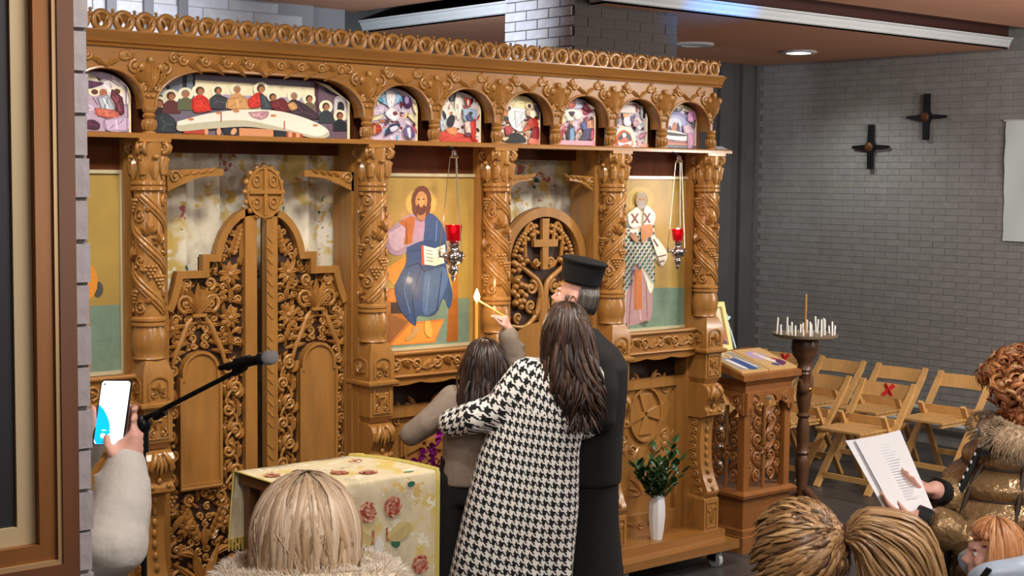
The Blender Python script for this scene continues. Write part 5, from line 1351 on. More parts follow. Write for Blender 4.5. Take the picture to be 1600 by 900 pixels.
def rose(x, y, r, c1, c2):
    rr = random.Random(int(x * 1000 + y * 77)); cs = ['b04a38', 'a84030', 'e0b49c', 'd89880', 'e8ccb0', c2]
    for k in range(8): a = k * PI / 4; p.ell(x + r * .5 * cos(a), y + r * .55 * sin(a), r * .42, r * .34, ('cf8a74', 'c87c66', 'd89c84')[k % 3], a)
    for k in range(34): a = rr.uniform(0, 6.28); q = r * math.sqrt(rr.random()) * .85; p.ell(x + q * cos(a), y + q * sin(a), r * rr.uniform(.12, .26), r * rr.uniform(.06, .12), rr.choice(cs), a + 1.2, 8)
for q in ((3.451, .90, .048), (3.582, .905, .05), (3.724, .635, .045), (3.30, .64, .045), (3.451, .55, .045), (3.59, .52, .045)): rose(*q, 'c07a64', 'b86450'); flush('rose', fronts)
for s in (-1, 1): p.poly([(3.515 + s * .03, .78), (3.515 + s * .10, .83), (3.515 + s * .16, .82), (3.515 + s * .15, .77), (3.515 + s * .08, .75)], 'd0bc80', 4); flush('gold_leaf', fronts); p.line([(3.515 + s * .035, .82), (3.515 + s * .04, .76)], .012, 'b8704c'); flush('flower_stem', fronts)
p.poly([(3.51, .80), (3.535, .75), (3.51, .70), (3.485, .75)], 'ece8e0', 3); flush('white_lily', fronts)
for q in ((3.599, .745, .026, .018, -.5), (3.42, .745, .024, .016, .5), (3.68, .99, .02, .012, 0)): p.ell(*q[:4], '3a7058', q[4]); flush('green_leaf', fronts)
for q in ((3.19, 5.38, .04), (3.64, 5.41, .045), (3.45, 5.26, .045), (3.55, 5.19, .045)): rose(*q, 'cc9484', 'c07a64'); flush('rose', tops)
for q in ((3.525, 5.33, .02, .01), (3.70, 5.10, .028, .011)): p.ell(*q, '5a8a74'); flush('green_leaf', tops)
# ================================================================ microphone on a boom stand
t = thing('microphone_stand', 'black boom microphone stand in front of the double doors', 'microphone stand', (2.225, 4.6, 0))
for k in range(3):
    a = k * 2 * PI / 3 + .8; m = MB(); m.tube([(2.225, 4.6, .12), (2.225 + .28 * cos(a), 4.6 + .28 * sin(a), .012)], .009, 8); m.build('tripod_leg', BLACKM, t, 1)
m = MB(); m.tube([(2.225, 4.6, .1), (2.225, 4.6, .8)], .013, 10); m.build('lower_pole', BLACKM, t, 1); m = MB(); m.tube([(2.225, 4.6, .78), (2.225, 4.6, 1.45)], .010, 10); m.tube([(2.225, 4.6, .76), (2.225, 4.6, .82)], .02, 10); m.build('upper_pole', BLACKM, t, 1)
m = MB(); m.ell((2.225, 4.6, 1.455), (.03, .03, .034), 10, 8); m.tube([(2.20, 4.58, 1.455), (2.255, 4.62, 1.455)], .016, 8); m.tube([(2.225, 4.6, 1.44), (2.225, 4.6, 1.36)], .02, 10); m.build('swivel', BLACKM, t, 1)
m = MB(); m.tube([(2.186, 4.655, 1.437), (2.392, 4.27, 1.655)], .0085, 10); m.tube([(2.24, 4.545, 1.487), (2.262, 4.51, 1.51)], .016, 10); m.build('boom', BLACKM, t, 1)
m = MB(); m.tube([(2.392, 4.27, 1.655), (2.40, 4.22, 1.678)], .014, 8); m.tube([(2.385, 4.25, 1.685), (2.41, 4.2, 1.70)], .02, 10); m.build('clip', BLACKM, t, 1)
t = thing('microphone', 'black handheld microphone with a silver ball head on the boom', 'microphone', (2.40, 4.2, 1.69))
a, b = Vector((2.358, 4.31, 1.668)), Vector((2.452, 4.10, 1.722)); ax = (b - a).normalized()
m = MB(); m.tube([a, a.lerp(b, .1), a.lerp(b, .72)], [.009, .012, .017], 12); m.build('body', BLACKM, t, 1)
m = MB(); m.tube([a.lerp(b, .70), a.lerp(b, .75)], .022, 14); m.build('collar_ring', mat('mic_ring', (60, 62, 66), .3, metal=.8), t, 1)
m = MB(); c = a.lerp(b, .87); u = ax.orthogonal().normalized(); m.ell(c, (.025, .025, .03), 16, 12, (u, ax.cross(u), ax)); m.build('grille_ball', mat('mic_grille', (190, 194, 198), .4, metal=.3, bump=.8, bscale=400), t, 1)
# ================================================================ hanging oil lamps
def oil_lamp(x, y, zc, zt, label, small=False):
    t = thing('hanging_lamp', label, 'oil lamp', (x, y, zc), group='red glass hanging oil lamps'); k = .82 if small else 1
    m = MB(); m.tube([(x, y + .05, 2.452), (x, y + .02, 2.44), (x, y, zt)], .008, 6); m.build('hook', BLACKM, t, 1)
    m = MB(); m.lathe([(.005, .035), (.012, .03), (.014, .015), (.026, .0), (.02, -.004), (0, 0)], 12, (x, y, zt - .03), cap=False); m.build('canopy', CHROME, t, 1)
    for j in range(3):
        a = j * 2 * PI / 3 + .5; R = .07 * k; m = MB(); m.tube([(x + .02 * cos(a), y + .02 * sin(a), zt - .03), (x + R * cos(a), y + R * sin(a), zc - .1 * k)], .0022, 4); m.build('chain', mat('chain_silver', (190, 180, 160), .3, metal=.8), t)
    m = MB(); m.lathe([(.02, -.045), (.034, -.04), (.04, 0), (.044, .04), (.04, .04), (.036, 0), (.03, -.035), (0, -.038)], 18, (x, y, zc), cap=False)
    m.v = [(x + (v[0] - x) * k, y + (v[1] - y) * k, zc + (v[2] - zc) * k) for v in m.v]; m.build('red_cup', RED, t, 1)
    m = MB(); m.lathe([(.02, -.045), (.03, -.06), (.022, -.075), (.024, -.085), (.045, -.1), (.052, -.125), (.045, -.15), (.02, -.165), (.026, -.18), (.024, -.2), (.01, -.215), (.012, -.23), (.004, -.245)], 16, (x, y, zc))
    for j in range(6): a = j * PI / 3; m.ell((x + .05 * cos(a), y + .05 * sin(a), zc - .115), .012, 8, 6)
    m.v = [(x + (v[0] - x) * k, y + (v[1] - y) * k, zc + (v[2] - zc) * k) for v in m.v]; m.build('silver_body', CHROME, t, .8)
    for j in range(3): a = j * 2 * PI / 3 + .5; m = MB(); m.tube([(x + .045 * k * cos(a), y + .045 * k * sin(a), zc - .12 * k), (x + .068 * k * cos(a), y + .068 * k * sin(a), zc - .12 * k), (x + .07 * k * cos(a), y + .07 * k * sin(a), zc - .09 * k)], .006 * k, 6); m.build('arm', CHROME, t, 1)
    m = MB(); m.ell((x, y, zc + .02), (.012, .012, .02), 8, 6); m.build('flame', mat('lamp_flame', (255, 190, 190), .5, emis=(255, 170, 170), estr=18), t, 1)
oil_lamp(4.535, 5.88, 2.022, 2.43, 'red glass oil lamp hanging in front of the seated-figure icon')
oil_lamp(6.155, 5.88, 1.985, 2.43, 'smaller red glass oil lamp hanging before the bishop icon', True)
for x, z in ((4.535, 2.06), (6.155, 2.03)):
    l = bpy.data.lights.new('oil_lamp_light', 'POINT'); l.energy = .5; l.color = (1, .35, .3); l.shadow_soft_size = .02; o = bpy.data.objects.new('oil_lamp_light', l); COL.objects.link(o); o.location = (x, 5.88, z + .03)
# ================================================================ vase with green sprays, orchid, standing candle
t = thing('vase', 'white fluted ceramic vase standing on the screen platform', 'vase', (6.1, 5.955, .21))
m = MB(); R = []
for r, z in ((.034, .21), (.042, .26), (.05, .34), (.048, .42), (.04, .465), (.036, .46), (.03, .40)): R.append([(6.1 + r * (1 if k % 2 else .93) * cos(2 * PI * k / 20), 5.955 + r * (1 if k % 2 else .93) * sin(2 * PI * k / 20), z + (.012 if (k % 2 and z > .44) else 0)) for k in range(20)])
m.loft(R); m.build('body', CERAM, t, .5)
t = thing('green_spray', 'spray of glossy dark green leaves in the white vase', 'plant', (6.1, 5.955, .45)); rnd = random.Random(11)
def free_leaf(m, b, d, L, W):
    d = d.normalized(); sd = d.cross(Vector((0, 0, 1))); sd = sd.normalized() if sd.length > .05 else Vector((1, 0, 0)); u = sd.cross(d)
    vs = [b]; 
    for tt, ww in ((.35, .9), (.65, .85)): vs += [b + d * L * tt + sd * W / 2 * ww - u * W * .12, b + d * L * tt + u * W * .1, b + d * L * tt - sd * W / 2 * ww - u * W * .12]
    vs.append(b + d * L - u * L * .12); m.add([tuple(v) for v in vs], [(0, 1, 2), (0, 2, 3), (1, 4, 5, 2), (2, 5, 6, 3), (4, 7, 5), (5, 7, 6)])
stems = []
for k in range(13):
    a = rnd.uniform(0, 2 * PI); L = rnd.uniform(.2, .34) if k else .33; top = Vector((6.1, 5.955, .44)) + Vector((cos(a) * L * .5, sin(a) * L * .35, L * (.62 + .3 * rnd.random())))
    if k == 0: top = Vector((6.17, 5.9, .77))
    if k == 1: top = Vector((5.98, 5.85, .66))
    if k == 3: top = Vector((6.0, 5.9, .58))
    if k == 4: top = Vector((6.2, 5.86, .6))
    if k == 2: top = Vector((6.2, 5.93, .72))
    s0 = Vector((6.1, 5.955, .40)); mid = s0.lerp(top, .5) + Vector((0, 0, .04)); m = MB(); m.tube([s0, mid, top], [.004, .0035, .002], 5); st = m.build('stem', mat('stem_green', (60, 84, 40), .6), t, 1)
    for j in range(9):
        q = s0.lerp(top, .25 + .75 * j / 8); dr = Vector((cos(j * 2.4 + k), sin(j * 2.4 + k), .5 + .3 * rnd.random())) + (top - s0).normalized() * .8
        m = MB(); free_leaf(m, q, dr, rnd.uniform(.06, .1), rnd.uniform(.032, .048)); m.build('leaf', GREENL, st, 3)
t = thing('orchid', 'magenta orchid in a pot on the platform behind the girl', 'plant', (4.42, 5.93, .21)); rnd = random.Random(3)
m = MB(); m.lathe([(.05, .21), (.065, .33), (.07, .34), (.06, .335), (.0, .33)], 16, (4.42, 5.93, 0), cap=False); m.build('pot', CERAM, t, .8)
for k, (dx, dz) in enumerate(((-.09, .70), (-.02, .76), (-.05, .58))):
    s0 = Vector((4.42, 5.93, .33)); top = Vector((4.42 + dx, 5.88, .21 + dz)); m = MB(); m.tube([s0, s0.lerp(top, .6) + Vector((.02, 0, .06)), top], .004, 5); st = m.build('stem', mat('stem_green', (60, 84, 40)), t, 1)
    for j in range(9):
        c = s0.lerp(top, .5 + .5 * j / 8) + Vector((rnd.uniform(-.05, .05), rnd.uniform(-.05, .0), rnd.uniform(-.02, .03))); m = MB()
        for q in range(5): a = q * 2 * PI / 5 + j; free_leaf(m, c, Vector((cos(a), -.4, sin(a))), .042, .036)
        m.ell(c + Vector((0, -.008, 0)), .009, 6, 5); m.build('blossom', MAGENTA, st, 3)
for k in range(4): m = MB(); a = k * 1.6; free_leaf(m, Vector((4.42, 5.93, .33)), Vector((cos(a), sin(a), .5)), .16, .06); m.build('leaf', GREENL, t, 3)
hx0, hy0 = 4.648, 5.831
t = thing('candle_holder', 'slender brass candle holder on the platform before the seated-figure icon', 'candle holder', (hx0, hy0, .16))
m = MB(); m.lathe([(.044, .161), (.044, .17), (.02, .185), (.01, .21), (.009, .8), (.016, .82), (.009, .84), (.009, 1.36), (.03, 1.375), (.034, 1.39), (.011, 1.385), (.011, 1.41)], 16, (hx0, hy0, 0)); m.build('stem', BRASS, t, .7)
m = MB(); m.tube([(hx0, hy0, 1.39), (hx0, hy0, 1.665)], .008, 8); tag(m.build('taper_candle', BEESW, base=(hx0, hy0, 1.39), smooth=1), 'upright orange taper candle being lit in front of the icon', 'candle')
t = thing('taper_candle', 'thin slanted taper candle with a flame in the girl’s raised hand', 'candle', (4.60, 5.66, 1.66))
m = MB(); m.tube([(4.643, 5.822, 1.684), (4.585, 5.50, 1.614)], .006, 8); m.build('wax', BEESW, t, 1)
m = MB(); m.lathe([(.001, -.014), (.012, .0), (.016, .014), (.01, .034), (.0005, .056)], 12, (4.645, 5.826, 1.684)); m.build('flame', FLAME, t, 1)
l = bpy.data.lights.new('candle_light', 'POINT'); l.energy = 2.2; l.color = (1, .72, .42); l.shadow_soft_size = .015; o = bpy.data.objects.new('candle_light', l); COL.objects.link(o); o.location = (4.63, 5.79, 1.75)
m = MB(); m.loft([[(6.56, 5.95, 2.479), (6.56, 6.02, 2.479), (6.56, 6.0, 2.50)], [(6.65, 5.95, 2.479), (6.65, 6.02, 2.479), (6.65, 6.0, 2.50)]]); tag(m.build('folded_card', mat('grey_card', (150, 150, 158), .5), base=(6.6, 5.98, 2.479)), 'small folded grey card on the right end of the screen shelf', 'card')
# ================================================================ people
RZ = math.radians(-39.93)     # own axes: +x to the right along the camera's horizontal, +y away from it
V = Vector
def remesh(mb, voxel, it=6, fac=.5):
    me = mb.mesh('tmp'); o = bpy.data.objects.new('tmp', me); COL.objects.link(o)
    r = o.modifiers.new('r', 'REMESH'); r.mode = 'VOXEL'; r.voxel_size = voxel
    s = o.modifiers.new('s', 'SMOOTH'); s.iterations = it; s.factor = fac
    dg = bpy.context.evaluated_depsgraph_get(); new = bpy.data.meshes.new_from_object(o.evaluated_get(dg))
    bpy.data.objects.remove(o); bpy.data.meshes.remove(me)
    new.polygons.foreach_set('use_smooth', [True] * len(new.polygons)); return new
def part(name, me, m, parent):
    me.name = name; me.materials.clear(); me.materials.append(m); o = bpy.data.objects.new(name, me); COL.objects.link(o); o.parent = parent; OFF[o.name] = (0, 0, 0); return o
def person(label, loc, group=None): return thing('person', label, 'person', (loc[0], loc[1], 0), RZ, group, world=False)
def axes(yaw, pitch=0, roll=0):
    F0 = V((-sin(yaw), cos(yaw), 0)); F = F0 * cos(pitch) - V((0, 0, 1)) * sin(pitch); U = F0 * sin(pitch) + V((0, 0, 1)) * cos(pitch); S = F.cross(U)
    return S, F, U
def head_shapes(m, c, yaw, pitch=0):
    S, F, U = ax = axes(yaw, pitch); c = V(c)
    m.ell(c + U * .02 - F * .012, (.074, .092, .1), 16, 12, ax); m.ell(c + F * .03 - U * .035, (.06, .064, .082), 14, 10, ax); m.ell(c + F * .042 - U * .085, (.043, .046, .032), 12, 8, ax)
    m.tube([c + F * .084 + U * .012, c + F * .1 - U * .015, c + F * .114 - U * .034], [.009, .011, .0135], 8); m.ell(c + F * .1 - U * .037, (.018, .014, .010), 8, 6, ax)
    m.ell(c + F * .078 + U * .02, (.052, .018, .011), 10, 6, ax); m.ell(c + F * .088 - U * .064, (.022, .012, .006), 8, 6, ax); m.ell(c + F * .087 - U * .074, (.02, .012, .007), 8, 6, ax); m.ell(c + F * .082 - U * .1, (.02, .017, .016), 8, 6, ax)
    for s in (-1, 1): m.ell(c + S * s * .078 - F * .014 - U * .012, (.011, .021, .033), 10, 8, ax); m.ell(c + S * s * .04 + F * .062 - U * .03, (.022, .024, .024), 8, 6, ax)
    m.tube([c - U * .04 - F * .02, c - U * .12 - F * .03, c - U * .21 - F * .035], [.053, .054, .062], 14)
def eyes(parent, c, yaw, pitch=0):
    S, F, U = ax = axes(yaw, pitch); c = V(c); m = MB(); d = MB(); b = MB(); r_ = MB()
    for s in (-1, 1):
        e = c + F * .0745 + S * s * .031 - U * .002; m.ell(e, .0095, 10, 8, ax); d.ell(e + F * .0045, .0062, 8, 6, ax); q = c + S * s * .088 - F * .016 - U * .012; r_.tube([q + F * (.017 * cos(t)) + U * (.03 * sin(t) - .002) + S * s * .003 * sin(t) for t in [-1.9 + i * .38 for i in range(13)][::-1]], .0048, 6); r_.tube([q - F * .004 + U * .014, q - F * .008 + U * .0, q - F * .002 - U * .014], .0038, 6); b.tube([e + U * .018 - S * .016 + F * .004, e + U * .022 + F * .008, e + U * .018 + S * .016 + F * .004], .0035, 5)
    m.build('eyes', EYEW, parent, 3); r_.build('ear_rims', SKIN, parent, 3); d.build('irises', EYED, parent, 3); b.build('eyebrows', mat('brow_hair', (70, 50, 38), .6), parent, 3)
def limb(m, pts, rad, n=12):
    pts = [V(p) for p in pts]; m.tube(pts, rad, n)
    for p, r in zip(pts, rad): m.ell(p, r * .98, 10, 8)
def hand(m, w, d, n, side, curl=.5, s=1.0, spread=.05):
    w = V(w); d = V(d).normalized(); n = V(n); n = (n - d * n.dot(d)).normalized(); sd = d.cross(n) * side
    m.ell(w + d * .045 * s, (.04 * s, .052 * s, .017 * s), 12, 8, (sd, d, n)); m.ell(w, (.028 * s, .03 * s, .022 * s), 10, 8, (sd, d, n))
    for i, L in enumerate((.072, .08, .074, .058)):
        p = w + d * (.082 - .004 * abs(i - 1)) * s + sd * (.03 - .0195 * i) * s; dd = (d + sd * spread * (1.5 - i)).normalized(); pts = [p - dd * .02 * s]
        for k, fr in enumerate((.42, .32, .26)):
            dd = (dd * cos(curl * .8) + n * sin(curl * .8)).normalized() if k or curl > .3 else dd; pts.append(pts[-1] + dd * (L * fr + (.02 if k == 0 else 0)) * s)
        m.tube(pts, [.0095 * s, .0095 * s, .0085 * s, .0065 * s], 8); m.ell(pts[-1], .0068 * s, 8, 6)
    b = w + d * .025 * s + sd * .03 * s; t1 = (d * .55 + sd * .8 + n * .25).normalized(); p1 = b + t1 * .035 * s; t2 = (d * .85 + sd * .2 + n * .5).normalized(); p2 = p1 + t2 * .03 * s; p3 = p2 + (t2 + n * .3).normalized() * .025 * s
    m.tube([b - t1 * .015 * s, p1, p2, p3], [.015 * s, .0125 * s, .0105 * s, .008 * s], 8); m.ell(p3, .0082 * s, 8, 6)
def ring(z, cx, hx, hy, cy=0, n=24, sup=2.4):
    out = []
    for k in range(n):
        a = 2 * PI * k / n; ca, sa = cos(a), sin(a); out.append((cx + hx * math.copysign(abs(ca) ** (2 / sup), ca), cy + hy * math.copysign(abs(sa) ** (2 / sup), sa), z))
    return out
def torso(m, rows): m.loft([ring(*r) for r in rows])
# ---- hair built strand by strand
def hcol(pal, rnd):
    a, b = rnd.sample(pal, 2) if len(pal) > 1 else (pal[0], pal[0]); t = rnd.random(); a = lin(a); b = lin(b); return tuple(lerp(a[i], b[i], t) for i in range(3)) + (1,)
def strands(name, paths, rad, pal, parent, seed=1, n=4, m=None, mt=None, taper=.45):
    rnd = random.Random(seed); m = m or MB()
    for p in paths:
        m.col = hcol(pal, rnd); k = len(p); r = rad * rnd.uniform(.7, 1.3)
        m.tube(p, [r * (1 - (1 - taper) * (i / (k - 1)) ** 2) for i in range(k)], n)
    return m.build(name, mt or HAIRM, parent, 3)
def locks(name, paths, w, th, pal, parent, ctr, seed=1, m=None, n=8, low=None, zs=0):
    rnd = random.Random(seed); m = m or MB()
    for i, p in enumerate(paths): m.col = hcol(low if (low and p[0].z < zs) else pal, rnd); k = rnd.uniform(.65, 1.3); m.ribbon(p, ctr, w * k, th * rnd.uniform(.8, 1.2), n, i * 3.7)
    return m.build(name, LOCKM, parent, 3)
def cap_shell(m, c, r, yaw, col, hair_low=-.3, pitch=0, front=.35):
    # solid under-layer of hair: the skull ellipsoid without the face
    S, F, U = axes(yaw, pitch); c = V(c); n, k = 28, 18; P = []
    for i in range(k + 1):
        t = PI * i / k
        for j in range(n): a = 2 * PI * j / n; P.append(c + S * (r[0] * sin(t) * cos(a)) + F * (r[1] * sin(t) * sin(a)) + U * (r[2] * cos(t)))
    fs = []
    for i in range(k):
        for j in range(n):
            q = (i * n + j, i * n + (j + 1) % n, (i + 1) * n + (j + 1) % n, (i + 1) * n + j); cc = sum((P[x] for x in q), V()) / 4 - c
            u = cc.dot(U) / r[2]; fw = cc.dot(F) / r[1]
            if u < hair_low or (fw > front and u < .55): continue
            fs.append(q)
    m.col = lin(col); m.add([tuple(p) for p in P], fs)
def fall_paths(N, c, r, yaw, length, rnd, pitch=0, face=.9, wave=.006, flare=0, drop=None, crown=(0, -.15), inward=0, th1=1.75, lift=.012, drift=.12, th0m=1.1, fe=.68, fs=.6):
    # strands start at the crown, follow the skull, then hang down
    S, F, U = axes(yaw, pitch); c = V(c); out = []
    for i in range(N):
        az = rnd.uniform(0, 2 * PI); fz = sin(az)          # +1 towards the face
        lay = rnd.uniform(0, lift); th0 = rnd.uniform(.03, th0m); ends = th1
        d = abs((az - PI / 2 + PI) % (2 * PI) - PI)
        if d < face: ends = min(th1, fe + fs * (d / face)); 
        if th0 > ends - .3: th0 = ends - .35
        ph = rnd.uniform(0, 6.28); pts = []; az2 = az + rnd.uniform(-drift, drift)
        for k in range(8):
            t = lerp(th0, ends, k / 7); aa = lerp(az, az2, k / 7)
            pts.append(c + S * ((r[0] + lay) * sin(t) * cos(aa)) + F * ((r[1] + lay) * sin(t) * sin(aa)) + U * ((r[2] + lay) * cos(t)))
        if d >= face:
            L = length(fz) * rnd.uniform(.8, 1.05); p = pts[-1]; tdir = (pts[-1] - pts[-2]).normalized(); ns = max(3, int(L / .03)); out_d = (p - c); out_d.z = 0; out_d.normalize()
            for k in range(1, ns + 1):
                f = k / ns; tdir = (tdir * .6 + (drop or V((0, 0, -1))) * .4).normalized(); p = p + tdir * (L / ns); q = p + out_d * (flare * f - inward * f * f) + S * wave * sin(ph + f * 7) * f + F * wave * cos(ph * 1.3 + f * 6) * f
                pts.append(q)
        out.append(pts)
    return out
def lock_paths(N, guides, rnd, wave=.012, freq=9):
    out = []
    for i in range(N):
        a = rnd.uniform(0, 2 * PI); q = rnd.uniform(.55, 1.05); u, v = q * cos(a), q * sin(a); e = rnd.uniform(.78, 1.0); w1 = rnd.uniform(0, 6.28); am = wave * rnd.uniform(.4, 1.2)
        P = smoothpts([(g[0] + u * g[3], g[1] + v * g[4], g[2]) for g in guides], 4); n = max(5, int(len(P) * e)); pts = []
        for k, p in enumerate(P[:n]): f = k / len(P); pts.append(V(p) + V((sin(w1 + u * 2 + f * freq), cos(w1 * .7 + f * freq), 0)) * am * f)
        out.append(pts)
    return out
# ---------------------------------------------------------------- woman in the houndstooth coat
P1 = person('woman with long brown hair in a black and white houndstooth coat, seen from behind', (4.55, 5.295)); hc = (.172, .02, 1.585); hy = .55
b = MB(); head_shapes(b, hc, hy, .1); torso(b, [(.75, -.03, .17, .12), (1.0, 0, .16, .11), (1.2, .06, .16, .1), (1.38, .13, .17, .09), (1.44, .15, .09, .07)])
limb(b, [(-.01, 0, 1.37), (-.14, -.03, 1.21), (-.36, .02, 1.13)], [.05, .045, .035]); hand(b, (-.36, .02, 1.13), (-.8, .6, -.1), (.3, 1, 0), 1, .35)
limb(b, [(.28, .03, 1.36), (.26, .1, 1.1), (.08, .24, 1.14)], [.05, .045, .035]); hand(b, (.08, .24, 1.14), (-.6, .8, .3), (-.5, -.5, .6), 1, .5)
for s, x in ((-1, -.13), (1, .03)): limb(b, [(x, 0, .8), (x, .0, .45), (x - .01, .02, .09)], [.1, .07, .045]); b.ell((x, .07, .05), (.045, .12, .045))
part('body', remesh(b, .0085), SKIN, P1); eyes(P1, hc, hy, .1)
c = MB(); torso(c, [(.28, -.095, .31, .2), (.42, -.08, .295, .195), (.72, -.035, .275, .185), (1.0, .0, .24, .165), (1.2, .06, .215, .155), (1.34, .115, .205, .14), (1.415, .145, .165, .115), (1.455, .155, .1, .09), (1.475, .16, .075, .08)])
limb(c, [(-.01, -.02, 1.365), (-.09, -.04, 1.27), (-.15, -.045, 1.20), (-.26, -.035, 1.165), (-.375, .03, 1.125)], [.095, .092, .088, .082, .07]); limb(c, [(.275, .02, 1.355), (.265, .08, 1.12), (.11, .21, 1.14)], [.085, .08, .065])
for a in (-2.6, -1.9, -1.2, -.5): c.tube([(.0 + .17 * cos(a), .13 * sin(a), .95), (-.04 + .24 * cos(a), .165 * sin(a), .7), (-.09 + .29 * cos(a), .19 * sin(a), .28)], [.01, .035, .05], 8)
cm = remesh(c, .011, 8)
uvl = cm.uv_layers.new(name='UVMap'); axs = [(V((-.095, 0, .28)), V((.02, 0, 1.1)), .24, 1.0), (V((.02, 0, 1.1)), V((.155, 0, 1.47)), .19, .95), (V((-.02, -.03, 1.36)), V((-.15, -.045, 1.20)), .088, 1.25), (V((-.15, -.045, 1.2)), V((-.4, .03, 1.12)), .08, 1.25), (V((.28, .02, 1.36)), V((.265, .08, 1.1)), .085, 1.3), (V((.265, .08, 1.1)), V((.1, .22, 1.14)), .075, 1.3)]
fr = []; acc = 0
for A, B, r, w in axs:
    T = (B - A).normalized(); u = V((1, 0, 0)) if abs(T.x) < .8 else V((0, 0, 1)); u = (u - T * u.dot(T)).normalized(); fr.append((A, B, T, u, T.cross(u), (B - A).length, r, w))
loops = cm.loops; vtx = cm.vertices; uvd = [0.0] * (2 * len(loops))
for pl_ in cm.polygons:
    cc = pl_.center; best = None
    for q in fr:
        h = max(0, min(q[5], (cc - q[0]).dot(q[2]))); dd = (cc - q[0] - q[2] * h).length / q[6] * q[7]
        if best is None or dd < best[0]: best = (dd, q)
    A, B, T, u, v, Ln, r, w = best[1]; ca = math.atan2((cc - A).dot(v), (cc - A).dot(u)); off = fr.index(best[1]) * .37
    for li in pl_.loop_indices:
        p = vtx[loops[li].vertex_index].co - A; a = math.atan2(p.dot(v), p.dot(u)); a += 2 * PI * round((ca - a) / (2 * PI)); uvd[2 * li] = a * r + off; uvd[2 * li + 1] = p.dot(T)
uvl.data.foreach_set('uv', uvd)
def houndstooth(rep):
    mm = bpy.data.materials.new('houndstooth_wool'); mm.use_nodes = True; nt = mm.node_tree; bs = nt.nodes['Principled BSDF']; L = nt.links.new; bs.inputs['Roughness'].default_value = .85
    def M(op, a, b=None, v=None):
        n = nt.nodes.new('ShaderNodeMath'); n.operation = op
        for i, x in enumerate((a, b)):
            if x is None: continue
            if isinstance(x, (int, float)): n.inputs[i].default_value = x
            else: L(x, n.inputs[i])
        return n.outputs[0]
    uv = nt.nodes.new('ShaderNodeUVMap'); sp = nt.nodes.new('ShaderNodeSeparateXYZ'); L(uv.outputs[0], sp.inputs[0])
    x = M('FLOOR', M('MULTIPLY', M('ADD', sp.outputs[0], 20), 8 / rep)); y = M('FLOOR', M('MULTIPLY', M('ADD', sp.outputs[1], 20), 8 / rep))
    warp = M('LESS_THAN', M('MODULO', x, 8), 4); weft = M('LESS_THAN', M('MODULO', y, 8), 4); tw = M('LESS_THAN', M('MODULO', M('ADD', x, y), 4), 2)
    f = M('ADD', M('MULTIPLY', tw, warp), M('MULTIPLY', M('SUBTRACT', 1, tw), weft)); mx = nt.nodes.new('ShaderNodeMix'); mx.data_type = 'RGBA'; L(f, mx.inputs[0]); mx.inputs[6].default_value = lin((246, 244, 240)); mx.inputs[7].default_value = lin((16, 15, 17)); L(mx.outputs[2], bs.inputs['Base Color']); return mm
part('coat', cm, houndstooth(.043), P1)
m = MB()
for s, x in ((-1, -.13), (1, .03)): m.tube([(x, 0, .5), (x - .01, .02, .06)], [.075, .055], 12); m.ell((x - .01, .07, .045), (.05, .13, .045))
part('boots', remesh(m, .012), BLK, P1)
rnd = random.Random(21); BRN = [(50, 33, 26), (32, 22, 18), (70, 47, 36), (42, 28, 23), (88, 61, 46)]
m = MB(); cap_shell(m, hc, (.088, .106, .118), hy, (36, 24, 20)); S, F, U = axes(hy)
m.loft([ring(*r) for r in [(1.62, .18, .06, .05, -.03), (1.5, .19, .07, .045, -.05), (1.36, .215, .08, .035, -.1), (1.25, .23, .06, .03, -.125), (1.2, .24, .02, .015, -.13)]])
pth = fall_paths(420, hc, (.09, .108, .12), hy, lambda fz: .1, rnd, wave=.012, flare=.01, drop=V((.12, -.28, -1)).normalized(), lift=.016, drift=.3)
pth += lock_paths(520, [(.165, -.01, 1.69, .05, .06), (.17, -.03, 1.62, .098, .085), (.175, -.055, 1.52, .115, .08), (.19, -.09, 1.40, .118, .06), (.215, -.12, 1.29, .112, .045), (.235, -.135, 1.20, .085, .035), (.245, -.14, 1.10, .06, .025)], rnd, .045, 13)
locks('hair', pth, .0095, .0035, BRN, P1, (.17, .03, 1.6), 5, m)
# ---------------------------------------------------------------- girl lighting the candle
P2 = person('dark-haired girl in a taupe jacket raising a lit taper candle, seen from behind', (4.455, 5.595)); P2.scale = (.99, .99, .99); hc = (.045, .0, 1.405); hy = .1
b = MB(); head_shapes(b, hc, hy, .0); torso(b, [(.75, -.03, .13, .09), (1.0, -.01, .12, .09), (1.2, .01, .13, .085), (1.28, .02, .08, .06)])
limb(b, [(-.11, 0, 1.24), (-.23, -.02, 1.12), (-.31, .03, 1.06)], [.042, .038, .03]); hand(b, (-.31, .03, 1.06), (-.5, .85, -.2), (0, 0, -1), -1, .3, .85)
limb(b, [(.14, .0, 1.24), (.2, .05, 1.36), (.156, .016, 1.585)], [.042, .038, .028]); hand(b, (.156, .016, 1.575), (-.12, -.1, 1), (-.85, .35, -.1), 1, 1.35, .85)
for x in (-.11, .05): limb(b, [(x, 0, .78), (x, .0, .42), (x, .02, .08)], [.075, .055, .038]); b.ell((x, .06, .045), (.04, .1, .04))
part('body', remesh(b, .0075), SKINP, P2); eyes(P2, hc, hy)
c = MB(); torso(c, [(.812, -.005, .165, .125), (.9, -.005, .16, .125), (1.0, -.002, .155, .12), (1.12, .005, .158, .118), (1.2, .01, .165, .112), (1.27, .015, .14, .095), (1.31, .02, .085, .075), (1.345, .025, .068, .07)])
limb(c, [(-.11, 0, 1.235), (-.175, -.02, 1.165), (-.235, -.03, 1.115), (-.315, -.005, 1.055)], [.072, .07, .066, .06]); limb(c, [(.14, .0, 1.235), (.2, .05, 1.345), (.186, .04, 1.45), (.16, .02, 1.548)], [.072, .066, .058, .052])
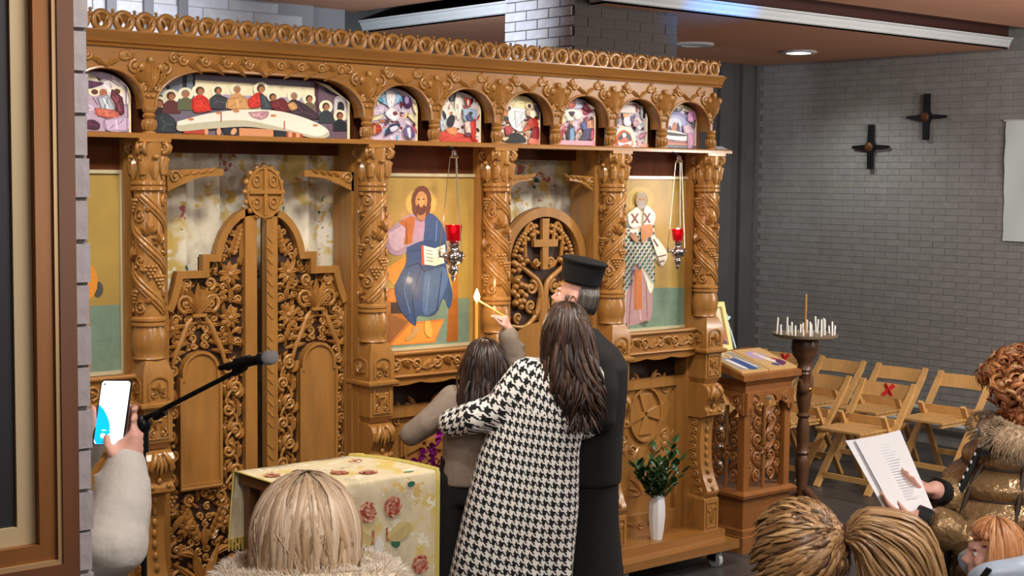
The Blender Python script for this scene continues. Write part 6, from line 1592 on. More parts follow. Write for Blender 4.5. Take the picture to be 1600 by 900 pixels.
for k in range(4): c.tube([(.243, .04, 1.36 + k * .045), (.19, -.012, 1.375 + k * .045), (.13, .02, 1.37 + k * .045)], .012, 6)
part('jacket', remesh(c, .009, 7), TAUPE, P2)
m = MB()
for x in (-.105, .055): m.tube([(x, 0, .86), (x * 1.1, .0, .42), (x * 1.15, .01, .04)], [.098, .088, .085], 14)
m.loft([ring(z, -.02, .15, .11) for z in (.72, .95)]); part('trousers', remesh(m, .012), BLK, P2)
m = MB()
for x in (-.12, .06): m.ell((x, .06, .035), (.045, .12, .035))
m.build('shoes', FELT, P2, 3)
rnd = random.Random(8); m = MB(); cap_shell(m, hc, (.09, .108, .118), hy, (24, 17, 15)); m.loft([ring(*r) for r in [(1.43, .05, .07, .05, -.04), (1.3, .05, .08, .04, -.07), (1.2, .07, .07, .025, -.115), (1.17, .08, .03, .015, -.12)]])
pth = fall_paths(380, hc, (.095, .112, .122), hy, lambda fz: .08, rnd, wave=.008, flare=.006, drop=V((.1, -.25, -1)).normalized(), lift=.014)
pth += lock_paths(360, [(.045, -.02, 1.5, .06, .06), (.045, -.03, 1.43, .105, .085), (.05, -.055, 1.33, .125, .075), (.06, -.1, 1.24, .13, .045), (.08, -.13, 1.16, .11, .03), (.09, -.135, 1.10, .07, .02)], rnd, .032, 11)
locks('hair', pth, .0095, .0035, [(46, 30, 26), (26, 18, 16), (70, 46, 40), (34, 24, 22)], P2, (.045, .02, 1.41), 6, m)
# ---------------------------------------------------------------- priest
P3 = person('bearded priest in a black cassock and tall flat-topped black hat, facing left', (4.97, 5.33)); hc = (-.078, .0, 1.718); hy = 1.25; hp = -.2
b = MB(); head_shapes(b, hc, hy, hp); torso(b, [(.8, 0, .12, .16), (1.1, 0, .13, .17), (1.35, .01, .13, .19), (1.47, .0, .09, .12)])
limb(b, [(.02, -.19, 1.43), (.03, -.22, 1.16), (-.2, -.14, 1.1)], [.05, .045, .035]); hand(b, (-.2, -.14, 1.1), (-1, .3, 0), (.2, .9, .2), -1, .5)
limb(b, [(.02, .19, 1.43), (.0, .23, 1.16), (-.22, .12, 1.12)], [.05, .045, .035]); hand(b, (-.22, .12, 1.12), (-1, -.3, 0), (.2, -.9, .2), 1, .5)
for y in (-.09, .09): limb(b, [(0, y, .8), (.0, y, .45), (.01, y, .09)], [.09, .065, .045]); b.ell((-.06, y, .045), (.12, .045, .045))
part('body', remesh(b, .0075, 4), SKINP, P3); eyes(P3, hc, hy, hp)
c = MB(); torso(c, [(.03, -.02, .21, .27), (.3, -.015, .19, .25), (.6, -.01, .165, .22), (.85, .0, .15, .2), (1.1, .0, .15, .2), (1.35, .01, .15, .21), (1.46, .0, .1, .14)])
for k in range(10): a = k * .63; c.tube([(.13 * cos(a), .18 * sin(a), .8), (.19 * cos(a), .25 * sin(a), .03)], [.008, .03], 6)
part('cassock', remesh(c, .014, 6), BLK2, P3)
c = MB(); torso(c, [(.8, .0, .162, .215), (.83, .0, .165, .22), (1.05, .005, .165, .215), (1.25, .012, .175, .225), (1.38, .018, .172, .225), (1.46, .008, .135, .18), (1.52, -.015, .085, .11), (1.56, -.03, .066, .075)])
limb(c, [(.025, -.185, 1.42), (.05, -.22, 1.28), (.045, -.23, 1.15), (-.08, -.2, 1.1), (-.19, -.145, 1.1)], [.085, .08, .078, .07, .06]); limb(c, [(.02, .185, 1.42), (.0, .23, 1.15), (-.2, .13, 1.11)], [.085, .078, .06])
part('black_jacket', remesh(c, .011, 6), BLK, P3)
S, F, U = axes(hy, hp); H = V(hc)
m = MB(); q = H - U * .135 - F * .03; m.loft([[q + U * z + (S * cos(2 * PI * k / 20) * r + F * sin(2 * PI * k / 20) * r * 1.05) for k in range(20)] for r, z in ((.058, -.02), (.062, .0), (.06, .022), (.055, .02), (.054, -.02))], cap=False); m.build('white_collar', PAPER, P3, 1)
base = H + U * .078 - F * .012; m = MB(); R = []
for r, h in ((.098, 0), (.1, .04), (.105, .095), (.114, .1), (.115, .108), (.1, .116), (.05, .122), (.005, .124)): R.append([base + U * h + S * cos(2 * PI * k / 32) * r * .92 + F * sin(2 * PI * k / 32) * r * 1.04 for k in range(32)])
m.loft(R); m.build('hat', FELT, P3, .5)
rnd = random.Random(4); m = MB(); GREY = [(84, 78, 74), (58, 54, 51), (120, 114, 108), (98, 92, 87)]; cap_shell(m, H + U * .012 - F * .014, (.082, .102, .11), hy, (58, 54, 52), -.55, hp, -.3)
pt = []
for i in range(700):
    a = rnd.uniform(.0 * PI, 1.0 * PI) + PI; t0 = rnd.uniform(.95, 1.35); pts = []
    if abs(cos(a)) > .965: continue
    for k in range(6): t = t0 + k * .12; pts.append(H - F * .014 + S * (.085 * sin(t) * cos(a)) + F * (.105 * sin(t) * sin(a)) + U * (.112 * cos(t) + .012 - .008 * k) )
    pt.append(pts)
strands('hair', pt, .0026, GREY, P3, 9, 4, m)
pt = []
for i in range(900):
    a = rnd.uniform(-1.5, 1.5); h = rnd.uniform(-.12, -.045) if abs(a) < 1.0 else rnd.uniform(-.11, -.03)
    if abs(a) < .4 and h > -.055: continue
    rf = lerp(.1, .082, min(1, max(0, (-h - .05) / .07))); p = H + F * (.012 + (rf - .012) * cos(a)) + S * (.066 * sin(a)) * (1 if h > -.08 else .85) + U * h; o_ = F * cos(a) + S * sin(a)
    pt.append([p - o_ * .006, p + o_ * .006 - U * .01, p + o_ * .009 - U * .03, p + o_ * .004 - U * .05])
for i in range(420):
    sg = 1 if i % 2 else -1; p = H + F * rnd.uniform(.004, .026) + S * sg * .0775 + U * rnd.uniform(-.075, .012); pt.append([p, p + S * sg * .004 - U * .012, p + S * sg * .003 - U * .026])
strands('beard', pt, .0026, GREY, P3, 10, 4)
# ---------------------------------------------------------------- woman in the bronze puffer jacket with a booklet
P4 = person('curly auburn-haired woman in a bronze quilted jacket reading white sheets, at the right edge', (4.45, 2.72)); hc = (.075, .0, 1.605); hy = 1.15
b = MB(); head_shapes(b, hc, hy, .25); torso(b, [(.75, .05, .14, .17), (1.1, .05, .14, .17), (1.35, .07, .12, .18), (1.43, .08, .08, .1)])
limb(b, [(.1, -.19, 1.38), (.06, -.31, 1.13), (-.36, -.29, 1.225)], [.05, .045, .033]); hand(b, (-.365, -.29, 1.228), (-1, .15, .25), (.2, .1, 1), -1, .5, .95)
limb(b, [(.06, .19, 1.38), (.0, .16, 1.15), (-.27, -.15, 1.29)], [.05, .045, .033]); hand(b, (-.275, -.155, 1.293), (-1, -.35, .2), (.1, -.2, 1), 1, .5, .95)
for y in (-.09, .09): limb(b, [(.05, y, .8), (.05, y, .45), (.06, y, .09)], [.1, .07, .045]); b.ell((-.01, y, .045), (.12, .045, .045))
part('body', remesh(b, .0075), SKINP, P4); eyes(P4, hc, hy, .25)
c = MB(); rows = []
nz = 110
for i in range(nz + 1):
    t = i / nz; z = lerp(.78, 1.45, t); pf = .042 * abs(sin(PI * (z - .78) / .096)) ** .4
    hx_ = [(.78, .24), (.95, .25), (1.15, .25), (1.3, .215), (1.4, .16), (1.45, .1)]; cxs = [(.78, .04), (1.0, .03), (1.2, .03), (1.35, .055), (1.45, .07)]
    def itp(tab, z):
        for (a, va), (b2, vb) in zip(tab[:-1], tab[1:]):
            if z <= b2: return lerp(va, vb, (z - a) / (b2 - a))
        return tab[-1][1]
    hx2 = itp(hx_, z); rows.append((z, itp(cxs, z), hx2 - .02 + pf, hx2 * .92 - .01 + pf, 0, 32))
torso(c, rows)
def puff(pts, r0, r1, nseg):
    P = smoothpts(pts, 14); L = len(P); rr = [lerp(r0, r1, i / (L - 1)) * (.76 + .28 * abs(sin(PI * nseg * i / (L - 1))) ** .4) for i in range(L)]; c.tube(P, rr, 16); c.ell(P[0], rr[0], 10, 8)
puff([(.1, -.18, 1.36), (.12, -.27, 1.24), (.06, -.325, 1.115), (-.12, -.32, 1.14), (-.33, -.295, 1.215)], .1, .062, 8); puff([(.06, .18, 1.36), (.03, .2, 1.2), (-.06, .1, 1.17), (-.235, -.12, 1.275)], .1, .058, 7)
part('quilted_jacket', remesh(c, .007, 0), GOLDJ, P4)
for k in range(1, 7):
    z = .78 + .096 * k; h_ = itp(hx_, z) - .004; rg = ring(z, itp(cxs, z), h_, itp(hx_, z) * .92 + .006, 0, 32); m = MB(); m.tube(rg + [rg[0]], .007, 6); m.build('quilting_seam', mat('seam_brown', (58, 42, 28), .6), P4, 1)
m = MB(); m.tube([(-.335, -.296, 1.217), (-.37, -.292, 1.23)], .045, 14); m.build('knit_cuff', BLK, P4, 1); m = MB(); m.tube([(-.238, -.122, 1.276), (-.265, -.145, 1.288)], .043, 14); m.build('knit_cuff', BLK, P4, 1)
m = MB(); zp = [(-.085, -.1, 1.47), (-.135, -.12, 1.38), (-.185, -.13, 1.28), (-.215, -.13, 1.18), (-.215, -.13, 1.0)]; m.tube(zp, .012, 6); m.build('zip_tape', BLK, P4, 1)
m = MB()
for k in range(14): p = smoothpts(zp, 4)[k]; m.ell((p[0] - .012, p[1] - .006, p[2]), (.004, .004, .007), 6, 5)
m.build('white_print', PAPER, P4)
m = MB(); m.box(.11, .16, -.355, -.345, 1.20, 1.26); m.box(.125, .145, -.36, -.345, 1.13, 1.2); m.build('sleeve_badge', BLK, P4)
rnd = random.Random(31)
def fur_roll(parent, pts, r, n, pal, L, seed, base):
    m = MB(); m.col = lin(base); P = [V(p) for p in smoothpts(pts, 6)]; cl_ = pts[0] == pts[-1]; m.tube(P, [r * (.84 if 3 < i_ < len(P) - 4 or cl_ else .84 * (min(i_, len(P) - 1 - i_) + 1) / 5) for i_ in range(len(P))], 14); rn = random.Random(seed); pth = []
    for i in range(n):
        k = rn.randrange(len(P) - 1); p = P[k].lerp(P[k + 1], rn.random()); tg = (P[k + 1] - P[k]).normalized(); u = tg.orthogonal().normalized(); a = rn.uniform(0, 6.28); d = (u * cos(a) + tg.cross(u) * sin(a)); e = p + d * r * .78; l = L * rn.uniform(.6, 1.2); g = d * l + tg * rn.uniform(-.5, .5) * l + V((0, 0, -.35 * l)); pth.append([e, e + g * .5 + V((0, 0, .1 * l)), e + g])
    return strands('fur_collar', pth, .001, pal, parent, seed, 3, m, FUR, .2)
for ki in (19, 23):
    m = MB(); m.tube([ring(z, itp(cxs, z), itp(hx_, z) + .014, itp(hx_, z) * .92 + .024, 0, 32)[ki] for z in [.8 + .03 * k for k in range(20)]], .009, 6); m.build('panel_seam', mat('seam_brown', (58, 42, 28)), P4, 1)
fur_roll(P4, [(-.075, -.09, 1.475), (-.02, -.15, 1.45), (.08, -.17, 1.44), (.17, -.13, 1.46), (.2, 0, 1.48), (.17, .12, 1.47), (.05, .16, 1.45), (-.05, .1, 1.46)], .06, 11000, [(228, 208, 176), (210, 186, 152), (240, 226, 200), (190, 164, 132)], .022, 3, (214, 188, 156))
m = MB(); m.loft([[(-.085, -.115, 1.47), (-.06, -.13, 1.49), (-.05, -.12, 1.5)], [(-.13, -.145, 1.40), (-.10, -.165, 1.41), (-.09, -.15, 1.42)]]); m.build('collar_flap', BLK, P4)
S, F, U = axes(hy, .25); H = V(hc); m = MB(); cap_shell(m, H, (.112, .124, .132), hy, (140, 80, 44), -.75, .25, .5); pth = []
for i in range(800):
    a = rnd.uniform(0, 2 * PI); t = math.acos(rnd.uniform(-.65, 1)); d = S * sin(t) * cos(a) + F * sin(t) * sin(a) + U * cos(t)
    if d.dot(F) > .55 and d.dot(U) < .45: continue
    p = H + S * d.dot(S) * .11 + F * d.dot(F) * .122 + U * d.dot(U) * .13; u = d.orthogonal().normalized(); v = d.cross(u); R = rnd.uniform(.014, .03); ph = rnd.uniform(0, 6.28); dr = (d * .4 + V((0, 0, -1)) * .5 + u * rnd.uniform(-.6, .6) + v * rnd.uniform(-.6, .6)).normalized()
    a1 = dr.orthogonal().normalized(); a2 = dr.cross(a1)
    for j in range(1):
        o2 = (a1 * rnd.uniform(-1, 1) + a2 * rnd.uniform(-1, 1) + dr * rnd.uniform(-1, 1)) * .004; pts = []
        for k in range(12): f = k / 11; pts.append(p + o2 + dr * .055 * f + (a1 * cos(ph + f * 7) + a2 * sin(ph + f * 7)) * R * (1 - .4 * f) + d * .008)
        pth.append(pts)
locks('hair', pth, .009, .0045, [(176, 104, 56), (116, 60, 30), (214, 150, 92), (146, 80, 42), (232, 184, 132)], P4, H, 12, m, 7)
m = MB()
for y in (-.09, .09): m.tube([(.05, y, .84), (.055, y, .42), (.06, y, .04)], [.115, .085, .075], 12)
part('trousers', remesh(m, .014), BLK, P4); m = MB()
for y in (-.09, .09): m.ell((.0, y, .04), (.13, .05, .04))
m.build('shoes', FELT, P4, 3)
# booklet in her hands (world coordinates)
t = thing('booklet', 'open white printed sheets held by the woman in the bronze jacket', 'paper', (3.98, 2.84, 1.26))
def sheet(nm, q, off, curl, mt):
    q = [V(p) for p in q]; nrm = (q[1] - q[0]).cross(q[3] - q[0]).normalized(); m = MB(); g = []
    for i in range(9):
        for j in range(7): u, v = j / 6, i / 8; p = q[0].lerp(q[1], u).lerp(q[3].lerp(q[2], u), v) + nrm * (off + curl * sin(PI * u) + curl * .5 * v * v); g.append(p)
    n = len(g); vs = [tuple(p) for p in g] + [tuple(p - nrm * .0012) for p in g]; fs = []
    for i in range(8):
        for j in range(6): a = i * 7 + j; fs.append((a, a + 1, a + 8, a + 7)); fs.append((n + a + 7, n + a + 8, n + a + 1, n + a))
    m.add(vs, fs); return m.build(nm, mt, t, 3), q, nrm
qd = [(3.955, 2.962, 1.452), (4.106, 2.893, 1.478), (4.052, 2.720, 1.252), (3.915, 2.772, 1.250)]
s1, q, nr = sheet('front_sheet', qd, .0, .006, PAPER)
sheet('back_sheet', [(3.930, 2.975, 1.456), (4.075, 2.91, 1.470), (4.04, 2.73, 1.262), (3.90, 2.785, 1.254)], .012, .004, PAPER)
m = MB(); up = (q[0] - q[3]); rt = (q[1] - q[0]); sg = -1
for i in range(22):
    v = .1 + i * .036
    for (u0, u1) in ((.42, .42 + .3 * (.6 + .4 * ((i * 37) % 10) / 10)),):
        a = q[0].lerp(q[3], v) + rt * u0; b2 = q[0].lerp(q[3], v) + rt * u1; cu = lambda u: nr * (.006 * sin(PI * u) + .003 * v * v); m.bar(a + cu(u0) + nr * .0008, b2 + cu(u1) + nr * .0008, .0022, .0006, nr)
m.build('print_lines', mat('grey_print', (224, 224, 228), .7), s1)
# ---------------------------------------------------------------- blonde woman in front, seen from behind
P5 = person('blonde woman with a bob and a pale fur collar, seen from behind in the foreground', (1.685, 2.705)); hc = (.002, .0, 1.52); hy = .1
b = MB(); head_shapes(b, hc, hy); torso(b, [(.75, 0, .17, .12), (1.0, 0, .15, .11), (1.25, 0, .17, .11), (1.36, 0, .13, .08)])
for s in (-1, 1): limb(b, [(s * .17, 0, 1.3), (s * .22, .0, 1.02), (s * .2, .1, .8)], [.05, .045, .035]); hand(b, (s * .2, .1, .8), (-.0, .3, -1), (-s, .2, 0), s, .3); limb(b, [(s * .09, 0, .8), (s * .09, .0, .45), (s * .09, .02, .09)], [.1, .07, .045]); b.ell((s * .09, .07, .045), (.045, .12, .045))
part('body', remesh(b, .01), SKIN, P5); eyes(P5, hc, hy)
c = MB(); torso(c, [(.55, 0, .26, .19), (.9, 0, .22, .165), (1.15, 0, .22, .155), (1.28, 0, .21, .14), (1.36, 0, .15, .115), (1.4, 0, .09, .09)])
for s in (-1, 1): limb(c, [(s * .18, 0, 1.28), (s * .24, .0, 1.02), (s * .22, .09, .83)], [.09, .08, .06])
part('coat', remesh(c, .014), mat('beige_coat', (176, 160, 140), .8, noise=.1, scale=20), P5)
m = MB()
for s in (-1, 1): m.tube([(s * .09, 0, .7), (s * .09, .01, .04)], [.09, .07], 12); m.ell((s * .09, .06, .04), (.05, .12, .04))
part('trousers', remesh(m, .014), BLK, P5)
fur_roll(P5, [(-.14, .06, 1.41), (-.16, -.03, 1.40), (-.1, -.1, 1.415), (.0, -.125, 1.425), (.1, -.11, 1.425), (.17, -.05, 1.415), (.16, .05, 1.41), (.06, .12, 1.42), (-.06, .12, 1.42), (-.14, .06, 1.41)], .054, 10000, [(246, 236, 220), (234, 220, 200), (252, 246, 236), (222, 204, 182)], .03, 17, (236, 222, 200))
fur_roll(P5, [(-.16, -.06, 1.37), (-.06, -.15, 1.385), (.06, -.155, 1.39), (.17, -.1, 1.39), (.22, -.02, 1.38)], .054, 6500, [(246, 236, 220), (234, 220, 200), (252, 246, 236), (222, 204, 182)], .03, 18, (236, 222, 200))
m = MB(); m.loft([ring(z, 0, r, r, -.02, 20) for z, r in ((1.40, .075), (1.44, .072), (1.47, .066))]); m.build('scarf', mat('slate_scarf', (84, 96, 116), .8), P5, 1)
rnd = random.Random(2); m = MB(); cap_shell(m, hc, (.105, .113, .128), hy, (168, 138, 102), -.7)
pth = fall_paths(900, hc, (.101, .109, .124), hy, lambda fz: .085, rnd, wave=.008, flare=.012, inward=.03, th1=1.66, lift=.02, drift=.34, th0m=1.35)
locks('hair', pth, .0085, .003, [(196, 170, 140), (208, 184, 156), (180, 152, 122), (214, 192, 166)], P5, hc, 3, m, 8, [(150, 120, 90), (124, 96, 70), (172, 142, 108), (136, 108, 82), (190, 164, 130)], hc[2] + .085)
strands('loose_strands', fall_paths(450, hc, (.103, .111, .127), hy, lambda fz: .085, rnd, wave=.012, flare=.012, inward=.03, th1=1.66, lift=.02, drift=.34, th0m=1.35), .0011, [(206, 182, 150), (176, 146, 112), (226, 208, 180)], P5, 33, 3)
# ---------------------------------------------------------------- woman with the ponytail, foreground right
P6 = person('woman with streaked light brown hair tied in a ponytail, foreground right', (2.585, 2.07)); hc = (-.005, .02, 1.458); hy = .7
b = MB(); head_shapes(b, hc, hy); torso(b, [(.75, 0, .13, .16), (1.0, 0, .12, .15), (1.2, 0, .12, .17), (1.3, 0, .09, .12)])
for s in (-1, 1): limb(b, [(.0, s * .17, 1.24), (.02, s * .22, .98), (-.12, s * .18, .85)], [.05, .045, .035]); hand(b, (-.12, s * .18, .85), (-1, 0, -.3), (0, -s, .2), -s, .4); limb(b, [(0, s * .09, .8), (0, s * .09, .45), (.01, s * .09, .09)], [.09, .07, .045]); b.ell((-.06, s * .09, .045), (.12, .045, .045))
part('body', remesh(b, .01), SKIN, P6); eyes(P6, hc, hy)
c = MB(); torso(c, [(.5, 0, .2, .24), (.9, 0, .17, .21), (1.1, 0, .17, .215), (1.22, 0, .16, .2), (1.3, 0, .11, .14), (1.34, 0, .075, .085)])
for s in (-1, 1): limb(c, [(.0, s * .175, 1.22), (.03, s * .22, .98), (-.1, s * .18, .87)], [.08, .07, .05])
part('jacket', remesh(c, .014), mat('dark_jacket', (44, 40, 42), .8), P6)
m = MB()
for s in (-1, 1): m.tube([(0, s * .09, .65), (.01, s * .09, .04)], [.085, .065], 12); m.ell((-.05, s * .09, .04), (.12, .05, .04))
part('trousers', remesh(m, .014), BLK, P6)
S, F, U = axes(hy); H = V(hc); tie = V((.086, -.05, 1.53)); m = MB(); cap_shell(m, H, (.092, .104, .119), hy, (120, 88, 54), -.5, 0, .45); rnd = random.Random(14); pth = []
STK = [(134, 98, 62), (178, 138, 90), (98, 68, 44), (152, 114, 72), (200, 162, 114), (80, 55, 37)]
for i in range(1100):
    a = rnd.uniform(0, 2 * PI); t = math.acos(rnd.uniform(-.35, 1)); d = S * sin(t) * cos(a) + F * sin(t) * sin(a) + U * cos(t)
    if d.dot(F) > .75 and d.dot(U) < .35: continue
    p = H + S * d.dot(S) * .091 + F * d.dot(F) * .104 + U * d.dot(U) * .119; lay = rnd.uniform(0, .012); pts = []; w = rnd.uniform(0, 6.28); td = (tie - H)
    for k in range(10):
        f = k / 9; x = (p - H).lerp(td, f); n = x.normalized(); rr = 1 / math.sqrt((n.dot(S) / .093) ** 2 + (n.dot(F) / .106) ** 2 + (n.dot(U) / .121) ** 2); l = max(x.length, (rr + lay) * min(1, 1.25 - f * .5)); pts.append(H + n * lerp(l, x.length, f ** 4) + V((sin(w + f * 9), cos(w * 1.7 + f * 8), sin(w * .6 + f * 10))) * .004)
    pth.append(pts)
locks('hair', pth, .0062, .0026, STK, P6, H, 15, m)
m = MB(); m.tube([tie - V((.006, 0, 0)), tie + V((.008, 0, -.002))], .02, 12); m.build('hair_tie', mat('brown_elastic', (96, 66, 44), .7), P6, 1)
pth = []; m = MB(); m.col = lin((130, 96, 60)); m.tube([tie, tie + V((.035, -.02, .008)), tie + V((.09, -.03, -.05)), tie + V((.14, -.03, -.16)), tie + V((.15, -.03, -.3))], [.01, .03, .058, .06, .02], 12)
for i in range(520):
    a = rnd.uniform(0, 6.28); q = rnd.uniform(.7, 1.05); o1 = V((sin(a) * .3, cos(a), sin(a))) * q; w = rnd.uniform(0, 6.28); e = rnd.uniform(.75, 1.1)
    ctl = [tie + o1 * .018, tie + V((.032, -.02, .012)) + o1 * .046, tie + V((.1, -.03, -.04)) + V((o1.z, o1.y, o1.z)) * .064, tie + V((.145, -.03, -.15 * e)) + V((o1.z, o1.y, 0)) * .066, tie + V((.155, -.03, -.32 * e)) + V((o1.z, o1.y, 0)) * .04]
    pts = [V(p) + V((sin(w + k), cos(w + k * 1.2), 0)) * .003 for k, p in enumerate(smoothpts(ctl, 4))]; pth.append(pts)
locks('ponytail', pth, .0068, .003, [(166, 130, 88), (140, 104, 68), (192, 158, 114), (120, 88, 56), (178, 142, 98)], P6, tie + V((.1, -.03, -.14)), 16, m)
# ---------------------------------------------------------------- ginger-haired person in pale blue, lower right corner
P7 = person('short ginger-haired person in a pale blue hooded jacket facing left, lower right corner', (3.84, 2.37)); P7.scale = (.81, .81, .81); hc = (.008, .0, 1.503); hy = 1.45
b = MB(); head_shapes(b, hc, hy, .05); torso(b, [(.75, 0, .13, .16), (1.0, 0, .12, .15), (1.22, 0, .12, .17), (1.33, 0, .09, .12)])
for s in (-1, 1): limb(b, [(.0, s * .17, 1.27), (.02, s * .22, 1.0), (-.12, s * .18, .87)], [.05, .045, .035]); hand(b, (-.12, s * .18, .87), (-1, 0, -.3), (0, -s, .2), -s, .4); limb(b, [(0, s * .09, .8), (0, s * .09, .45), (.01, s * .09, .09)], [.09, .07, .045]); b.ell((-.06, s * .09, .045), (.12, .045, .045))
part('body', remesh(b, .0075, 4), SKINP, P7); eyes(P7, hc, hy, .05)
c = MB(); torso(c, [(.6, 0, .2, .24), (.9, 0, .18, .22), (1.15, 0, .185, .225), (1.27, .01, .175, .215), (1.35, .02, .13, .15), (1.40, .03, .1, .11), (1.45, .035, .098, .105)])
for s in (-1, 1): limb(c, [(.0, s * .18, 1.25), (.03, s * .23, 1.0), (-.1, s * .18, .89)], [.09, .08, .06])
fr_ = [(1.40, .11), (1.45, .118), (1.5, .112)]
c.tube(smoothpts([(-.085, -.1, 1.41), (-.055, -.14, 1.45), (.05, -.155, 1.475), (.13, -.11, 1.49), (.16, .0, 1.485), (.13, .1, 1.475), (.05, .135, 1.475), (-.07, .08, 1.43)], 5), .05, 10)
part('hooded_jacket', remesh(c, .009, 4), BLUEJ, P7)
m = MB(); m.bar((-.075, -.195, 1.49), (-.11, -.155, 1.41), .02, .008, (0, 1, 0)); m.build('collar_strap', BLK, P7)
m = MB()
for s in (-1, 1): m.tube([(0, s * .09, .7), (.01, s * .09, .04)], [.09, .07], 12); m.ell((-.05, s * .09, .04), (.12, .05, .04))
part('trousers', remesh(m, .014), mat('navy_cloth', (30, 36, 52), .8), P7)
S, F, U = axes(hy, .05); H = V(hc); m = MB(); cap_shell(m, H, (.09, .105, .118), hy, (182, 120, 74), -.6, .05, .5); rnd = random.Random(6)
pth = fall_paths(650, hc, (.089, .104, .116), hy, lambda fz: .04, rnd, face=1.22, wave=.006, th1=1.85, lift=.014, inward=.01, fe=.85, fs=.25, drift=.2)
locks('hair', pth, .008, .003, [(196, 132, 82), (220, 164, 114), (164, 104, 62), (204, 144, 94), (178, 118, 74)], P7, hc, 7, m)
# ---------------------------------------------------------------- person holding up the phone behind the near pillar
P8 = person('person in an off-white sweater holding up a phone, mostly behind the near pillar', (1.417, 3.166)); hc = (-.27, .12, 1.60); hy = -.15
b = MB(); head_shapes(b, hc, hy); torso(b, [(.8, -.27, .17, .12, .12), (1.05, -.27, .16, .11, .12), (1.3, -.27, .18, .11, .12), (1.42, -.27, .1, .08, .12)])
limb(b, [(-.09, .1, 1.40), (.05, -.06, 1.47), (.068, -.004, 1.655)], [.05, .045, .031])
ph0 = V((.036, .003, 1.757))      # centre of the phone in this person's axes
b.ell(ph0 + V((.03, .004, -.085)), (.034, .022, .036), 12, 8); b.tube([ph0 + V((.032, -.004, -.11)), ph0 + V((.006, -.03, -.088)), ph0 + V((-.004, -.03, -.068)), ph0 + V((-.006, -.026, -.05))], [.016, .014, .0115, .009], 8); b.ell(ph0 + V((-.006, -.026, -.05)), .009, 8, 6)
for i in range(4):
    z = -.052 - i * .016; b.tube([ph0 + V((.045, .022, z - .012)), ph0 + V((.062, .008, z)), ph0 + V((.056, -.014, z + .004)), ph0 + V((.042, -.018, z - .004))], [.0105, .0105, .0095, .0075], 8)
limb(b, [(-.44, .14, 1.40), (-.3, .22, 1.45), (-.055, .04, 1.69)], [.05, .045, .031])
b.ell(ph0 + V((-.045, .03, -.03)), (.04, .018, .042), 12, 8); b.ell(ph0 + V((-.02, .03, -.02)), (.04, .014, .045), 12, 8)
for i, z in enumerate((.012, -.010, -.031, -.050)):
    b.tube([ph0 + V((.0, .03, z)), ph0 + V((.03, .026, z)), ph0 + V((.05 + .12 * z, .014, z - .001)), ph0 + V((.052 + .12 * z, -.004, z - .002)), ph0 + V((.044 + .12 * z, -.011, z - .004))], [.0095, .0095, .0095, .0085, .0065], 8)
b.tube([ph0 + V((-.05, .02, -.06)), ph0 + V((-.048, .0, -.03)), ph0 + V((-.042, -.01, .0)), ph0 + V((-.036, -.012, .02))], [.016, .0135, .011, .008], 8)
for x in (-.36, -.18): limb(b, [(x, .12, .8), (x, .12, .45), (x, .13, .09)], [.09, .065, .045]); b.ell((x, .18, .045), (.045, .12, .045))
part('body', remesh(b, .0075), SKINP, P8); eyes(P8, hc, hy)
c = MB(); torso(c, [(.78, -.27, .21, .16, .12), (1.0, -.27, .2, .15, .12), (1.25, -.27, .21, .15, .12), (1.38, -.27, .18, .13, .12), (1.45, -.27, .09, .09, .12)])
limb(c, [(-.1, .1, 1.39), (-.02, .0, 1.42), (.055, -.06, 1.475), (.066, -.03, 1.56), (.068, -.005, 1.635)], [.095, .09, .082, .066, .05]); limb(c, [(-.43, .14, 1.39), (-.3, .2, 1.45), (-.15, .13, 1.57), (-.045, .07, 1.67)], [.09, .08, .065, .048])
for k in range(4): c.tube([(.0, -.03, 1.555 + k * .022), (.07, -.085 + k * .01, 1.55 + k * .02), (.13, -.02, 1.545 + k * .02)], .009, 6)
part('sweater', remesh(c, .009, 6), KNIT, P8)
m = MB()
for x in (-.36, -.18): m.tube([(x, .12, .85), (x, .12, .42), (x, .13, .04)], [.11, .085, .07], 12); m.ell((x, .18, .04), (.05, .12, .04))
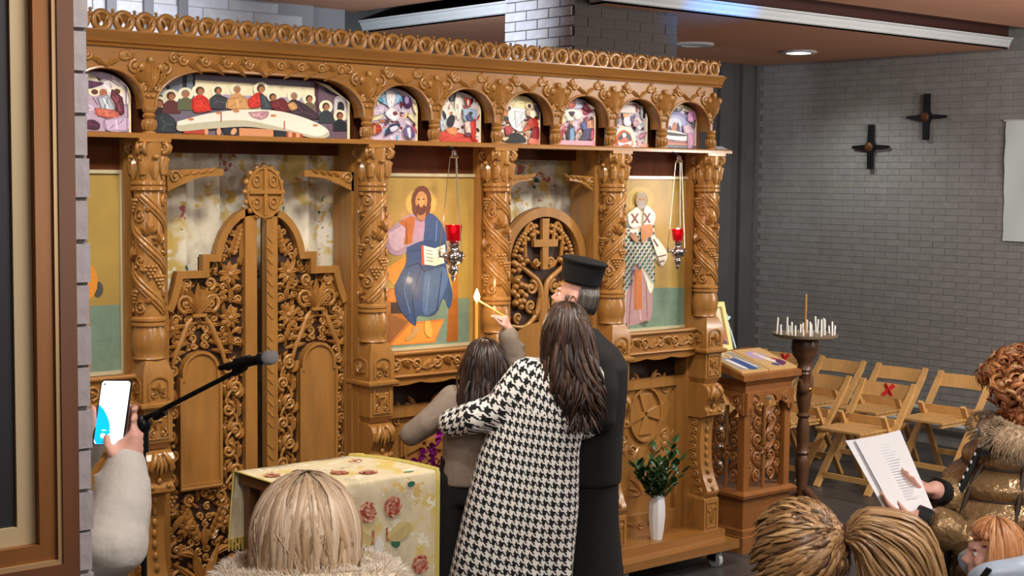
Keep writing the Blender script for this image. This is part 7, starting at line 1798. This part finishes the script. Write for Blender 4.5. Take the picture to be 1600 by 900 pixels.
part('trousers', remesh(m, .014), mat('navy_cloth', (30, 36, 52)), P8)
m = MB(); cap_shell(m, hc, (.085, .1, .112), hy, (50, 36, 28), -.5); rnd = random.Random(61); locks('hair', fall_paths(260, hc, (.088, .103, .114), hy, lambda fz: .03, rnd, wave=.004, th1=1.7, lift=.012), .009, .0035, [(60, 44, 34), (40, 28, 22), (84, 62, 48)], P8, hc, 7, m)
t = thing('phone', 'smartphone with a bright white and cyan screen held up at the left', 'phone', (1.461, 3.166, 1.757), RZ, world=False)
def ph(a, b, d): return (a + .12 * b + .002, -.025 - d + .12 * b, b)
def rrect(w, h, r): return [p for cx_, cy_, a0 in ((w - r, h - r, 0), (-w + r, h - r, PI / 2), (-w + r, -h + r, PI), (w - r, -h + r, 1.5 * PI)) for p in arcpts(cx_, cy_, r, r, a0, a0 + PI / 2, 5)]
m = MB(); m.prism(rrect(.035, .074, .009), ph, -.009, 0); m.build('case', BLACKM, t)
m = MB(); m.prism(rrect(.0325, .0715, .007), ph, 0, .0008); m.build('screen', mat('screen_white', (240, 248, 252), .2, emis=(244, 250, 255), estr=1.0), t)
m = MB(); m.prism([(-.0325, -.06)] + [q[:2] for q in smoothpts([(-.0325, .018), (-.018, .004), (-.004, -.02), (.002, -.045), (.008, -.0712)], 5)] + [(-.026, -.0712)], ph, .0008, .0012); m.build('cyan_wave', mat('screen_cyan', (20, 180, 236), .2, emis=(10, 176, 236), estr=.8), t)
for i, (x, r) in enumerate(((-.014, .0055), (.004, .0065))):
    m = MB(); m.band(arcpts(x, -.052, r, r, 0, 2 * PI, 18)[:-1], r * (.98 if i == 0 else .45), ph, .0012, .0016, True); m.build('screen_button', mat('screen_white', (240, 248, 252)), t)
for x in (-.013, .004): m = MB(); m.prism([(x - .005, -.041), (x + .005, -.041), (x + .005, -.039), (x - .005, -.039)], ph, .0012, .0016); m.build('screen_caption', mat('screen_white', (240, 248, 252)), t)
m = MB(); m.dome(ph, -.026, .064, .0022, .0008, .0006); m.build('camera_dot', BLACKM, t)
